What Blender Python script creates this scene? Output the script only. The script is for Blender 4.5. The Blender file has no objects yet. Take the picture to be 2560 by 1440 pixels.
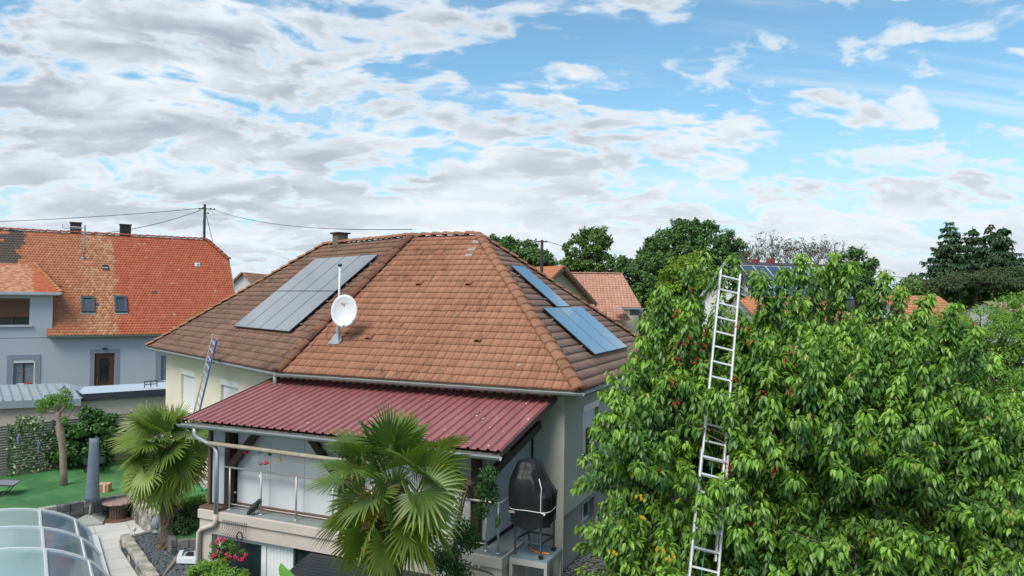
import bpy, math, random
import numpy as np
from mathutils import Vector, Matrix
R=math.radians
SC=bpy.context.scene
COL=SC.collection
random.seed(7); RNG=np.random.default_rng(11)

# ------------------------------------------------------------------ camera
F=1837.0; PITCH=R(0.8); ROLL=R(0.7)
cam_d=bpy.data.cameras.new('camera'); cam=bpy.data.objects.new('camera',cam_d); COL.objects.link(cam)
cam_d.sensor_width=36.0; cam_d.lens=36.0*F/2560.0; cam_d.clip_start=0.1; cam_d.clip_end=6000
cam.rotation_mode='XYZ'
cam.matrix_world=(Matrix.Rotation(R(90)+PITCH,4,'X')@Matrix.Rotation(ROLL,4,'Z'))
SC.camera=cam

# ------------------------------------------------------------------ world + sun
SUN_EL=R(52); SUN_AZ=(-0.52,-0.854)      # direction towards the sun, in plan
w=bpy.data.worlds.new("World"); SC.world=w; w.use_nodes=True
class NT:
    def __init__(s,tree): s.t=tree; s.n=tree.nodes; s.l=tree.links
    def new(s,typ,**k):
        x=s.n.new(typ)
        for a,b in k.items(): setattr(x,a,b)
        return x
    def link(s,a,b): s.l.new(a,b)
    def put(s,inp,v):
        if hasattr(v,'is_output') or isinstance(v,bpy.types.NodeSocket): s.l.new(v,inp)
        elif isinstance(v,(tuple,list)) and len(v)==3 and inp.type=='RGBA': inp.default_value=(*v,1)
        else: inp.default_value=v
    def m(s,op,a,b=None,c=None,clamp=False):
        x=s.new('ShaderNodeMath',operation=op); x.use_clamp=clamp
        s.put(x.inputs[0],a)
        if b is not None: s.put(x.inputs[1],b)
        if c is not None: s.put(x.inputs[2],c)
        return x.outputs[0]
    def vm(s,op,a,b=None):
        x=s.new('ShaderNodeVectorMath',operation=op); s.put(x.inputs[0],a)
        if b is not None: s.put(x.inputs[1],b)
        return x.outputs[0]
    def mix(s,f,a,b,bt='MIX'):
        x=s.new('ShaderNodeMix',data_type='RGBA',blend_type=bt); x.clamp_factor=True
        s.put(x.inputs[0],f); s.put(x.inputs[6],a); s.put(x.inputs[7],b); return x.outputs[2]
    def ss(s,v,a,b,lo=0.0,hi=1.0):
        x=s.new('ShaderNodeMapRange',interpolation_type='SMOOTHSTEP')
        s.put(x.inputs[0],v); s.put(x.inputs[1],a); s.put(x.inputs[2],b); s.put(x.inputs[3],lo); s.put(x.inputs[4],hi); return x.outputs[0]
    def noise(s,vec,scale,detail=4,rough=.5,dist=0.0,out=0):
        x=s.new('ShaderNodeTexNoise'); 
        if vec is not None: s.put(x.inputs['Vector'],vec)
        x.inputs['Scale'].default_value=scale; x.inputs['Detail'].default_value=detail
        x.inputs['Roughness'].default_value=rough; x.inputs['Distortion'].default_value=dist
        return x.outputs[out]
    def xyz(s,v):
        x=s.new('ShaderNodeSeparateXYZ'); s.put(x.inputs[0],v); return x.outputs
    def comb(s,a,b,c=0.0):
        x=s.new('ShaderNodeCombineXYZ'); s.put(x.inputs[0],a); s.put(x.inputs[1],b); s.put(x.inputs[2],c); return x.outputs[0]
W=NT(w.node_tree); W.n.clear()
tc=W.new('ShaderNodeTexCoord').outputs['Generated']
sky=W.new('ShaderNodeTexSky',sky_type='NISHITA'); sky.sun_disc=False
sky.sun_elevation=SUN_EL; sky.sun_rotation=math.atan2(SUN_AZ[0],SUN_AZ[1]); sky.air_density=1.0; sky.dust_density=0.6; sky.ozone_density=2.0
K=0.10
dx,dy,dz=W.xyz(tc)
zz=W.m('ADD',W.m('MAXIMUM',dz,0.0),0.30)
px_=W.m('DIVIDE',dx,zz); py_=W.m('DIVIDE',dy,zz)
P=W.comb(px_,py_,0.0)
rot=W.new('ShaderNodeMapping'); W.put(rot.inputs['Vector'],P); rot.inputs['Rotation'].default_value=(0,0,R(-22)); rot.inputs['Scale'].default_value=(0.85,1.2,1); rot.inputs['Location'].default_value=(9.2,4.4,0)
Pm=rot.outputs[0]
warp=W.noise(Pm,1.6,3,.5,out=1)
Pw=W.vm('ADD',Pm,W.vm('MULTIPLY',W.vm('SUBTRACT',warp,(.5,.5,.5)),(0.42,0.42,0.0)))
big=W.noise(Pw,2.0,4,.55)
soft=W.noise(Pm,2.3,5,.55)
dap=W.noise(Pw,5.6,10,.55)
# open blue sky to the upper right, closed deck to the left
side=W.m('ADD',dx,W.m('MULTIPLY',dz,1.0))
right=W.ss(side,0.02,0.62)
lowr=W.ss(dz,0.03,0.20)
bias=W.m('MULTIPLY_ADD',W.m('MULTIPLY',right,lowr),-0.168,0.008)
fine_=W.noise(Pw,13.0,6,.5)
dens=W.m('ADD',W.m('ADD',W.m('MULTIPLY',big,0.50),W.m('MULTIPLY',dap,1.0)),W.m('MULTIPLY',W.m('SUBTRACT',fine_,.42),0.55))
dens=W.m('ADD',dens,W.m('ADD',bias,W.ss(dz,0.12,0.30,0.07,0.0)))
cov=W.ss(dens,0.64,0.82)
rc=W.new('ShaderNodeMapping'); W.put(rc.inputs['Vector'],P); rc.inputs['Rotation'].default_value=(0,0,R(30)); rc.inputs['Scale'].default_value=(0.45,2.6,1)
cir=W.ss(W.noise(rc.outputs[0],1.7,7,.62,0.4),0.50,0.76)
cov2=W.m('MAXIMUM',cov,W.m('MULTIPLY',cir,0.62))
leftd=W.ss(dx,-0.60,0.40,1.0,0.60)
# light side of each puff against its shaded underside
lit=W.noise(W.vm('ADD',Pw,(0.03,0.06,0.0)),5.6,10,.55)
emb=W.ss(W.m('SUBTRACT',dap,lit),-0.10,0.10)
thick=W.ss(dens,0.70,0.90)
g0=W.m('MULTIPLY',thick,W.m('ADD',W.m('MULTIPLY',W.ss(soft,.36,.62),0.78),W.m('MULTIPLY',emb,0.30)))
grey=W.m('MULTIPLY',g0,leftd,clamp=True)
hiz=W.ss(dz,0.04,0.30,0.55,1.0)
grey=W.m('MULTIPLY',grey,hiz)
white=(0.56/K,0.60/K,0.635/K); gcol=(0.215/K,0.26/K,0.325/K)
ccol=W.mix(grey,white,gcol)
skyc=W.mix(1.0,sky.outputs[0],(0.92,1.20,1.14),'MULTIPLY')
hz=W.ss(dz,0.0,0.26,0.92,0.0)
skyc=W.mix(hz,skyc,(0.37/K,0.475/K,0.55/K))
full=W.mix(cov2,skyc,ccol)
full=W.mix(W.ss(dz,0.0,0.05,0.50,0.0),full,(0.44/K,0.50/K,0.555/K))
full=W.mix(W.ss(dz,-0.02,0.0,1.0,0.0),full,(0.12/K,0.13/K,0.10/K))
bg=W.new('ShaderNodeBackground'); bg.inputs['Strength'].default_value=K; W.link(full,bg.inputs[0])
wo=W.new('ShaderNodeOutputWorld'); W.link(bg.outputs[0],wo.inputs[0])

sl=bpy.data.lights.new('sun','SUN'); sl.energy=2.3; sl.angle=R(32); sl.color=(1.0,0.93,0.82)
so=bpy.data.objects.new('sun',sl); COL.objects.link(so)
sd=Vector((SUN_AZ[0]*math.cos(SUN_EL),SUN_AZ[1]*math.cos(SUN_EL),math.sin(SUN_EL))).normalized()
so.rotation_euler=sd.to_track_quat('Z','Y').to_euler(); so.location=(-20,-20,30)
SC.view_settings.view_transform='Standard'; SC.view_settings.look='None'; SC.view_settings.exposure=0.66; SC.view_settings.gamma=1.0
SC.render.engine='CYCLES'
SC.cycles.max_bounces=6; SC.cycles.diffuse_bounces=3; SC.cycles.transparent_max_bounces=8

# ------------------------------------------------------------------ pixel rays of the photograph -> points on real planes
cr,sr,cp,sp=math.cos(ROLL),math.sin(ROLL),math.cos(PITCH),math.sin(PITCH)
def ray(u,v):
    x=(u-1280)/F; z=-(v-720)/F
    x2=x*cr-z*sr; z2=x*sr+z*cr
    return np.array([x2,cp-z2*sp,sp+z2*cp])
def at(u,v,z): r=ray(u,v); return r*(z/r[2])
def aty(u,v,y): r=ray(u,v); return r*(y/r[1])
def plane(p,n): n=np.array(n,float); n/=np.linalg.norm(n); return n,float(n@np.array(p))
def plane3(a,b,c): return plane(a,np.cross(b-a,c-a))
def hit(u,v,pl): r=ray(u,v); return r*(pl[1]/(pl[0]@r))
def un(a): a=np.array(a,float); return a/np.linalg.norm(a)
A=lambda *a: np.array(a,float)
Z=A(0,0,1); X=A(1,0,0); Y=A(0,1,0)
def invproj(Pn):
    ex=(ray(1281,720)-ray(1280,720))*F; ez=-(ray(1280,721)-ray(1280,720))*F; ey=ray(1280,720)
    c=np.linalg.solve(np.array([ex,ey,ez]).T,np.array(Pn).T)
    return 1280+F*c[0]/c[1],720-F*c[2]/c[1],c[1]

# ------------------------------------------------------------------ materials
def principled(nt,**k):
    b=nt.new('ShaderNodeBsdfPrincipled'); o=nt.new('ShaderNodeOutputMaterial'); nt.link(b.outputs[0],o.inputs[0])
    for a,v in k.items():
        nt.put(b.inputs[a.replace('_',' ')],v)
    return b,o
MC={}
def mat(name,c,rough=.7,var=.12,scale=3.0,bump=0.0,bscale=40.0,metal=0.0,c2=None,dirt=0.0,dirtc=(.05,.05,.04),spec=.5,stretch=(1,1,1),coat=0.0,fine=.06):
    if name in MC: return MC[name]
    m=bpy.data.materials.new(name); m.use_nodes=True; t=NT(m.node_tree); t.n.clear()
    co=t.new('ShaderNodeTexCoord').outputs['Object']
    if stretch!=(1,1,1): co=t.vm('MULTIPLY',co,stretch)
    n1=t.noise(co,scale,5,.6); n2=t.noise(co,scale*12,3,.6)
    f=t.m('ADD',t.m('MULTIPLY',t.m('SUBTRACT',n1,.5),var*3.2),t.m('MULTIPLY',t.m('SUBTRACT',n2,.5),fine*3))
    val=t.m('ADD',f,1.0)
    base=c
    if c2 is not None: base=t.mix(t.ss(n1,.40,.62),c,c2)
    col=t.vm('MULTIPLY',base,t.comb(val,val,val))
    if dirt>0:
        n3=t.noise(co,scale*1.7,8,.7,.6)
        col=t.mix(t.ss(n3,.62-dirt*.3,.80,0,.75),col,dirtc)
    b,o=principled(t,Roughness=rough,Metallic=metal); t.put(b.inputs['Base Color'],col)
    b.inputs['Specular IOR Level'].default_value=spec
    if coat: b.inputs['Coat Weight'].default_value=coat
    r2=t.m('ADD',t.m('MULTIPLY',t.m('SUBTRACT',n1,.5),.25),rough,clamp=True); t.put(b.inputs['Roughness'],r2)
    if bump>0:
        bn=t.new('ShaderNodeBump'); bn.inputs['Strength'].default_value=bump; bn.inputs['Distance'].default_value=.02
        t.link(t.noise(co,bscale,4,.6),bn.inputs['Height']); t.link(bn.outputs[0],b.inputs['Normal'])
    MC[name]=m; return m
def mat_leaf(name,dark,light,rough=.42,trans=.30,spec=.45,tip=None):
    """foliage; per-leaf age in the vertex attribute 'age' picks the colour"""
    if name in MC: return MC[name]
    m=bpy.data.materials.new(name); m.use_nodes=True; t=NT(m.node_tree); t.n.clear()
    at_=t.new('ShaderNodeAttribute',attribute_name='age'); a=at_.outputs['Fac']
    col=t.mix(a,dark,light)
    if tip is not None: col=t.mix(t.ss(a,.88,1.0),col,tip)
    b=t.new('ShaderNodeBsdfPrincipled'); t.put(b.inputs['Base Color'],col); b.inputs['Roughness'].default_value=rough; b.inputs['Specular IOR Level'].default_value=spec
    tr=t.new('ShaderNodeBsdfTranslucent'); t.put(tr.inputs[0],t.mix(1.0,col,(1.25,1.35,.55),'MULTIPLY'))
    mx=t.new('ShaderNodeMixShader'); mx.inputs[0].default_value=trans; t.link(b.outputs[0],mx.inputs[1]); t.link(tr.outputs[0],mx.inputs[2])
    o=t.new('ShaderNodeOutputMaterial'); t.link(mx.outputs[0],o.inputs[0])
    MC[name]=m; return m

# ------------------------------------------------------------------ mesh builder
class MB:
    def __init__(s): s.v=[]; s.f=[]; s.uv=[]; s.hasuv=False
    def add(s,vs,fs,uvs=None):
        o=len(s.v); s.v.extend([tuple(map(float,p)) for p in vs]); s.f.extend([tuple(i+o for i in q) for q in fs])
        if uvs is not None: s.hasuv=True; s.uv.extend(uvs)
        else: s.uv.extend([(0,0)]*len(vs))
        return s
    def box(s,c,size,ax=(X,Y,Z)):
        c=A(*c); a,b,d=[un(q)*h/2 for q,h in zip(ax,size)]
        vs=[c+i*a+j*b+k*d for i in(-1,1) for j in(-1,1) for k in(-1,1)]
        return s.add(vs,[(0,1,3,2),(4,6,7,5),(0,4,5,1),(2,3,7,6),(0,2,6,4),(1,5,7,3)])
    def bar(s,p0,p1,w,h,up=Z):
        p0=A(*p0);p1=A(*p1); d=p1-p0; L=np.linalg.norm(d); d=d/L
        side=np.cross(d,up); 
        if np.linalg.norm(side)<1e-3: side=np.cross(d,X)
        side=un(side); u2=np.cross(side,d)
        return s.box((p0+p1)/2,(L,w,h),(d,side,u2))
    def prism(s,poly,vec):
        n=len(poly); vec=A(*vec); p=[A(*q) for q in poly]
        nr=np.zeros(3)
        for i in range(n): nr+=np.cross(p[i],p[(i+1)%n])
        if nr@vec>0: p=p[::-1]
        vs=p+[q+vec for q in p]
        return s.add(vs,[tuple(range(n)),tuple(range(2*n-1,n-1,-1))]+[(i,i+n,(i+1)%n+n,(i+1)%n) for i in range(n)])
    def tube(s,pts,r,seg=8,cap=True):
        pts=[A(*p) for p in pts]; n=len(pts); rr=[r]*n if np.isscalar(r) else list(r)
        vs=[];fs=[]; prev=None
        for i,p in enumerate(pts):
            d=un(pts[min(i+1,n-1)]-pts[max(i-1,0)])
            if prev is None: ref=Z if abs(d[2])<.9 else X; a=un(np.cross(d,ref))
            else: a=un(prev-d*(prev@d))
            prev=a; b=np.cross(d,a)
            for k in range(seg):
                t=2*math.pi*k/seg; vs.append(p+rr[i]*(math.cos(t)*a+math.sin(t)*b))
        for i in range(n-1):
            for k in range(seg): k2=(k+1)%seg; fs.append((i*seg+k,i*seg+k2,(i+1)*seg+k2,(i+1)*seg+k))
        if cap: fs.append(tuple(range(seg-1,-1,-1))); fs.append(tuple((n-1)*seg+k for k in range(seg)))
        return s.add(vs,fs)
    def lathe(s,c,prof,seg=20,ax=(X,Y,Z),sx=1,sy=1):
        c=A(*c); vs=[];fs=[]; n=len(prof)
        for (r,z) in prof:
            for k in range(seg):
                t=2*math.pi*k/seg; vs.append(c+ax[0]*r*sx*math.cos(t)+ax[1]*r*sy*math.sin(t)+ax[2]*z)
        for i in range(n-1):
            for k in range(seg): k2=(k+1)%seg; fs.append((i*seg+k,i*seg+k2,(i+1)*seg+k2,(i+1)*seg+k))
        fs.append(tuple(range(seg-1,-1,-1))); fs.append(tuple((n-1)*seg+k for k in range(seg)))
        return s.add(vs,fs)
    def sweep(s,prof,p0,p1,side,up):
        """closed 2D profile [(a,b)] in axes side,up swept from p0 to p1"""
        p0=A(*p0);p1=A(*p1);n=len(prof)
        vs=[p0+a*side+b*up for a,b in prof]+[p1+a*side+b*up for a,b in prof]
        return s.add(vs,[(i,(i+1)%n,(i+1)%n+n,i+n) for i in range(n)]+[tuple(range(n-1,-1,-1)),tuple(range(n,2*n))])
    def build(s,name,m,parent=None,smooth=False,bevel=0,origin=None):
        return mkmesh(name,s.v,s.f,m,parent,smooth,bevel,origin,s.uv if s.hasuv else None)
ORG={}
def worg(o):
    return ORG.get(o.name,A(0,0,0))
def mkmesh(name,v,f,m,parent=None,smooth=False,bevel=0,origin=None,uv=None,age=None,loops=None):
    me=bpy.data.meshes.new(name); v=np.asarray(v,dtype=np.float64).reshape(-1,3)
    po=worg(parent) if parent is not None else A(0,0,0)
    o_=A(*origin) if origin is not None else (po if parent is not None else (A(v[:,0].mean(),v[:,1].mean(),v[:,2].min()) if len(v) else A(0,0,0)))
    v=v-o_
    if loops is None:
        me.from_pydata([tuple(p) for p in v],[],f)
    else:   # fast path: triangles/quads arrays
        k=loops.shape[1]; me.vertices.add(len(v)); me.vertices.foreach_set('co',v.ravel())
        me.loops.add(loops.size); me.loops.foreach_set('vertex_index',loops.ravel().astype(np.int32))
        me.polygons.add(len(loops)); me.polygons.foreach_set('loop_start',np.arange(len(loops),dtype=np.int32)*k)
        me.polygons.foreach_set('loop_total',np.full(len(loops),k,dtype=np.int32)); me.update(calc_edges=True)
    if uv is not None:
        ul=me.uv_layers.new(name='UVMap'); li=np.empty(len(me.loops),dtype=np.int32); me.loops.foreach_get('vertex_index',li)
        ul.data.foreach_set('uv',np.asarray(uv,dtype=np.float32)[li].ravel())
    if age is not None:
        a=me.attributes.new('age','FLOAT','POINT'); a.data.foreach_set('value',np.asarray(age,dtype=np.float32))
    me.materials.append(m)
    if smooth: me.polygons.foreach_set('use_smooth',np.ones(len(me.polygons),dtype=bool))
    ob=bpy.data.objects.new(name,me); COL.objects.link(ob); ob.location=Vector(o_-po)
    ORG[ob.name]=o_
    if parent is not None: ob.parent=parent
    if bevel:
        b=ob.modifiers.new('bevel','BEVEL'); b.width=bevel; b.segments=2; b.limit_method='ANGLE'
    return ob
def tag(o,label=None,cat=None,group=None,kind=None):
    if label: o['label']=label
    if cat: o['category']=cat
    if group: o['group']=group
    if kind: o['kind']=kind
    return o
def thing(name,loc,label,cat,group=None):
    o=bpy.data.objects.new(name,None); COL.objects.link(o); o.location=Vector(A(*loc)); o.empty_display_size=.2
    ORG[o.name]=A(*loc); return tag(o,label,cat,group)
def copytree(o,delta,label=None,parent=None):
    c=o.copy(); COL.objects.link(c)
    ORG[c.name]=ORG[o.name]+A(*delta)
    if parent is None: c.location=o.location+Vector(A(*delta))
    else: c.parent=parent
    if label: c['label']=label
    for ch in list(o.children): copytree(ch,delta,None,c)
    return c

# leaves -------------------------------------------------------------
def leaves(name,pos,d,nrm,L,Wd,age,m,parent=None,droop=.35,fold=.25,origin=None):
    """bent, folded leaf blades: 5 verts, 4 triangles each"""
    pos=np.asarray(pos);N=len(pos); d=d/np.linalg.norm(d,axis=1,keepdims=True)
    s=np.cross(d,nrm); s/=np.maximum(np.linalg.norm(s,axis=1,keepdims=True),1e-6); n=np.cross(s,d)
    L=np.broadcast_to(np.asarray(L,float),(N,))[:,None]; Wd=np.broadcast_to(np.asarray(Wd,float),(N,))[:,None]
    b=pos; mid=pos+d*L*.45; l=mid+s*Wd*.5+n*Wd*fold; r=mid-s*Wd*.5+n*Wd*fold
    tip=pos+d*L*(.94)-n*L*droop*.5; tip[:,2]-=(L*droop*.4)[:,0]
    V=np.stack([b,l,mid,r,tip],1).reshape(-1,3)
    o=(np.arange(N)*5)[:,None]
    T=np.concatenate([o+[0,2,1],o+[0,3,2],o+[1,2,4],o+[2,3,4]],0)
    return mkmesh(name,V,None,m,parent,False,0,origin,None,np.repeat(age,5),T)
def leaves7(name,pos,d,nrm,L,Wd,age,m,parent=None,droop=.35,fold=.2):
    """oval pointed leaf blades: 7 verts, 6 triangles each"""
    pos=np.asarray(pos);N=len(pos); d=d/np.linalg.norm(d,axis=1,keepdims=True)
    s=np.cross(d,nrm); s/=np.maximum(np.linalg.norm(s,axis=1,keepdims=True),1e-6); n=np.cross(s,d)
    L=np.asarray(L,float)[:,None]; Wd=np.asarray(Wd,float)[:,None]; dn=Z*np.ones((N,3))
    def P(t,w,dr): 
        c=pos+d*L*t-n*L*droop*dr-dn*L*droop*dr; return (c+s*Wd*w+n*Wd*fold*abs(w)*2,c-s*Wd*w+n*Wd*fold*abs(w)*2) if w else c
    b=pos; m1=P(.48,0,.10); l1,r1=P(.26,.42,.03); l2,r2=P(.64,.40,.18); tip=P(1.0,0,.50)
    V=np.stack([b,l1,l2,tip,r2,r1,m1],1).reshape(-1,3); o=(np.arange(N)*7)[:,None]
    T=np.concatenate([o+list(q) for q in((0,6,1),(1,6,2),(2,6,3),(3,6,4),(4,6,5),(5,6,0))],0)
    return mkmesh(name,V,None,m,parent,False,0,None,None,np.repeat(age,7),T)
def rdir(N):
    v=RNG.normal(size=(N,3)); return v/np.linalg.norm(v,axis=1,keepdims=True)

# ================================================================== GROUND
GZ=-6.0
def in_basin(x,y): return (x<-0.3 and y<17.2 and x>-7.2)
grass_m=mat('field_grass',(.055,.085,.028),.9,.25,.6,.5,30,c2=(.09,.11,.04))
def ground():
    xs=np.concatenate([np.array([-1500,-700,-300,-120,-60,-35]),np.linspace(-25,25,61),np.array([35,60,120,300,700,1500])])
    ys=np.concatenate([np.array([-60,-20,-5,2]),np.linspace(6,34,41),np.array([40,50,70,110,180,300,600,1200,2500])])
    vs=[];fs=[]
    for y in ys:
        for x in xs:
            z=GZ-.55
            if in_basin(x,y): z=-7.6
            vs.append((x,y,z))
    n=len(xs)
    for j in range(len(ys)-1):
        for i in range(n-1): a=j*n+i; fs.append((a,a+1,a+n+1,a+n))
    tag(mkmesh('ground',vs,fs,grass_m,origin=(0,0,GZ)),kind='structure')
ground()

# ================================================================== MAIN HOUSE
ER=at(1449,985,-2.0); EL=at(697,936,-2.0); LL=at(370,870,-2.0)
d=un(ER-EL); n=A(-d[1],d[0],0); d3=un(EL-LL); n3=A(-d3[1],d3[0],0)
RUN=4.66; ZE=-1.93; ZR=1.86
ER[2]=EL[2]=LL[2]=ZE
R2=ER-d*RUN+n*RUN; R2[2]=ZR
R0=LL+d3*RUN+n3*RUN; R0[2]=ZR
def isect(p,a,q,b):
    t=np.linalg.solve(np.array([[a[0],-b[0]],[a[1],-b[1]]]),(q-p)[:2]); r=p+a*t[0]; return r
R1=isect(ER+n*RUN,d,EL+n3*RUN,d3); R1[2]=ZR
EBR=ER+n*2*RUN; EBL=LL+n3*2*RUN
EBM=isect(EBR,d,EBL,d3); EBM[2]=ZE; EBR[2]=EBL[2]=ZE

def mat_tile(name,c1,c2,moss,wear,seed=0,tint=(.30,.16,.10),dark=(.045,.035,.03),zones=False,joint=.46):
    if name in MC: return MC[name]
    m=bpy.data.materials.new(name); m.use_nodes=True; t=NT(m.node_tree); t.n.clear()
    uv=t.new('ShaderNodeUVMap').outputs[0]; co=t.new('ShaderNodeTexCoord').outputs['Object']
    u,v,_=t.xyz(uv)
    cell=t.comb(t.m('FLOOR',u),t.m('FLOOR',v),seed)
    wn=t.new('ShaderNodeTexWhiteNoise'); t.put(wn.inputs['Vector'],cell); r1=wn.outputs['Value']; r2,r3,_q=t.xyz(wn.outputs['Color'])
    big=t.noise(co,.55,4,.6)
    col=t.mix(t.m('ADD',t.m('MULTIPLY',r1,.55),t.m('MULTIPLY',t.ss(big,.3,.7),.45),clamp=True),c1,c2)
    col=t.mix(t.ss(r2,.90,1.0,0,.45),col,tint)
    # weather streaks run down the slope
    st=t.noise(t.comb(t.m('MULTIPLY',u,2.6),t.m('MULTIPLY',v,.55),seed+3.0),1.0,7,.68)
    patch=t.noise(co,.8,5,.65,.4)
    wv=t.m('ADD',t.m('MULTIPLY',st,.75),t.m('MULTIPLY',patch,.42))
    wv=t.m('ADD',wv,t.m('MULTIPLY',t.m('SUBTRACT',r3,.5),.09))
    a=.70-.22*wear
    col=t.mix(t.ss(wv,a,a+.20,0,.82),col,dark)
    col=t.mix(t.ss(t.noise(co,2.3,6,.7),.60,.80,0,moss),col,(.16,.15,.13))
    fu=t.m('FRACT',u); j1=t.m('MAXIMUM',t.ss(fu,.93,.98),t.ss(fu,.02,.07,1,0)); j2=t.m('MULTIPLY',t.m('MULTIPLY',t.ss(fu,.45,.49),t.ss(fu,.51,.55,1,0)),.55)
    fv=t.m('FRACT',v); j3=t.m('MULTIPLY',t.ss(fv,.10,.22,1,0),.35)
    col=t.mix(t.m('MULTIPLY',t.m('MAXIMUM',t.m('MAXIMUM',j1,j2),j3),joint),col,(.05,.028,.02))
    # rough mottling inside the tile
    mt=t.noise(co,38,3,.7); mv=t.m('MULTIPLY_ADD',mt,.7,.65); col=t.vm('MULTIPLY',col,t.comb(mv,mv,mv))
    b,o=principled(t,Roughness=.82); t.put(b.inputs['Base Color'],col); b.inputs['Specular IOR Level'].default_value=.3
    bn=t.new('ShaderNodeBump'); bn.inputs['Strength'].default_value=.35; bn.inputs['Distance'].default_value=.01
    t.link(t.noise(co,60,3,.6),bn.inputs['Height']); t.link(bn.outputs[0],b.inputs['Normal'])
    MC[name]=m; return m

def facet(name,a,b,top,m,parent,tw=.21,ex=.255,lip=.048,rnd=.0025,sub=4,groove=.022,ofs=0.0,seed=1,tail=False):
    """courses of roof tiles over the polygon a,b (eave) .. top points; real steps and grooves"""
    a=A(*a);b=A(*b); e=un(b-a); W_=np.linalg.norm(b-a)
    tops=[A(*p) for p in top]
    q=tops[0]-a; s=un(q-e*(q@e)); nn=un(np.cross(e,s)); 
    if nn[2]<0: nn=-nn
    H=max((p-a)@s for p in tops)
    # left/right limits as piecewise linear functions of height
    tl=sorted([((p-a)@e,(p-a)@s) for p in tops])
    left=[(0,0)]+[tl[0]]; right=[(W_,0)]+[tl[-1]]
    if len(tl)==4: left=[(0,0),tl[0],tl[1]]; right=[(W_,0),tl[3],tl[2]]
    def lim(L,h):
        for i in range(len(L)-1):
            if h<=L[i+1][1]+1e-9 or i==len(L)-2:
                den=(L[i+1][1]-L[i][1]); 
                if abs(den)<1e-6: continue
                t=(h-L[i][1])/den; return L[i][0]+t*(L[i+1][0]-L[i][0])
        return L[-1][0]
    nc=int(round(H/ex)); ex=H/nc; rg=np.random.default_rng(seed)
    V=[];Fq=[];UV=[]
    for k in range(nc):
        h0=k*ex; h1=min((k+1)*ex+.03,H)
        stag=(.5 if k%2 else 0.0)
        i0=int(math.floor(min(lim(left,h0),lim(left,h1))/tw))-1; i1=int(math.ceil(max(lim(right,h0),lim(right,h1))/tw))+1
        us=[];lifts=[]
        for i in range(i0,i1+1):
            j=rg.normal()*rnd
            for q_,fr in enumerate((0,.045,.50,.955)):
                us.append((i+fr+ (stag if tail else 0))*tw); lifts.append((0 if q_ else -groove)+(j if q_ else 0)-(.008 if q_==2 else 0))
        us=np.array(us); lf=np.array(lifts)
        wob=rg.normal(0,.004,len(us))
        o=len(V); nu=len(us)
        rows=[(h0-(.012),0.0,0),(h0-(.012),1.0,0),(h1,0.12,1)]
        for ri,(h,li,tp) in enumerate(rows):
            hh=min(max(h,0),H); L0=lim(left,hh); L1=lim(right,hh)
            for ui,uu in enumerate(us):
                uc=min(max(uu,L0),L1); dh=0
                if tail and ri<2: fr=(uu/tw)%1.0; 
                lift=lip*li+(lf[ui] if ri==1 else (lf[ui]*.6 if ri==2 else 0))+ofs
                hz_=h+(wob[ui] if ri<2 else 0)
                if tail and ri<2:
                    fr=((ui%sub)/sub); hz_+= .045*(1-math.sin(math.pi*fr)) if sub>2 else 0
                V.append(a+e*uc+s*hz_+nn*lift)
                UV.append((uu/tw+.001,k+.02+ (.9 if ri==2 else .1)))
        for r_ in range(2):
            for ui in range(nu-1):
                p=o+r_*nu+ui; Fq.append((p,p+1,p+nu+1,p+nu))
    V=np.array(V); Fq=np.array(Fq)
    # drop collapsed quads
    dd=np.linalg.norm(V[Fq[:,0]]-V[Fq[:,1]],axis=1)+np.linalg.norm(V[Fq[:,2]]-V[Fq[:,3]],axis=1)
    Fq=Fq[dd>1e-4]
    return mkmesh(name,V,None,m,parent,False,0,None,UV,None,Fq)

def ridge(name,p0,p1,m,parent,r=.12,step=.36,lift=.02,seed=3,flat=.75):
    """overlapping half-round cap tiles from p0 (low) to p1 (high)"""
    p0=A(*p0);p1=A(*p1); D=p1-p0; L=np.linalg.norm(D); D/=L; side=un(np.cross(D,Z)); up=un(np.cross(side,D))
    N=max(2,int(L/step)); st=L/N; V=[];Fq=[];UV=[]; rg=np.random.default_rng(seed); S=8
    for i in range(N):
        a0=i*st-.02; a1=(i+1)*st+.035; j=rg.normal()*.006
        o=len(V)
        for (aa,rr,zl) in((a0,r*.72,lift-.03+j),(a0,r*1.04,lift+.02+j),(a0+.05,r*1.04,lift+.02+j),(a1,r*.88,lift-.012+j)):
            for k in range(S+1):
                t=math.pi*k/S; V.append(p0+D*aa+side*(rr*math.cos(t)*1.15+rg.normal()*.001)+up*(rr*math.sin(t)*flat+zl)); UV.append((i+.5,seed+.5))
        for q in range(3):
            for k in range(S): p=o+q*(S+1)+k; Fq.append((p,p+1,p+S+2,p+S+1))
    return mkmesh(name,V,None,m,parent,False,0,None,UV,None,np.array(Fq))

house=thing('hip_roof_house',(ER+EL)/2*A(1,1,0)+A(0,0,GZ),'cream house with a large brown tiled hip roof behind the burgundy terrace roof','house')
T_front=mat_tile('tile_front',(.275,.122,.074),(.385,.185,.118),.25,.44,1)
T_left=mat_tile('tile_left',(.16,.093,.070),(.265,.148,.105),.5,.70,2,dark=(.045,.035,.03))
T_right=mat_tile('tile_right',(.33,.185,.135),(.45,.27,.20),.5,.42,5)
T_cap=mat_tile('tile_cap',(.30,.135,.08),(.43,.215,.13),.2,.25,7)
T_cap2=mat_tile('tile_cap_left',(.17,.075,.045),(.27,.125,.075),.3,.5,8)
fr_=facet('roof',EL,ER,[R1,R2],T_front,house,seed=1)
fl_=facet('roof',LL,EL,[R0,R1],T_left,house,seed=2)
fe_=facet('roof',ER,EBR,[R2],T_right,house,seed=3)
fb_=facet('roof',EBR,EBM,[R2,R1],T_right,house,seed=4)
fb2=facet('roof',EBM,EBL,[R1,R0],T_right,house,seed=5)
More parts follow.
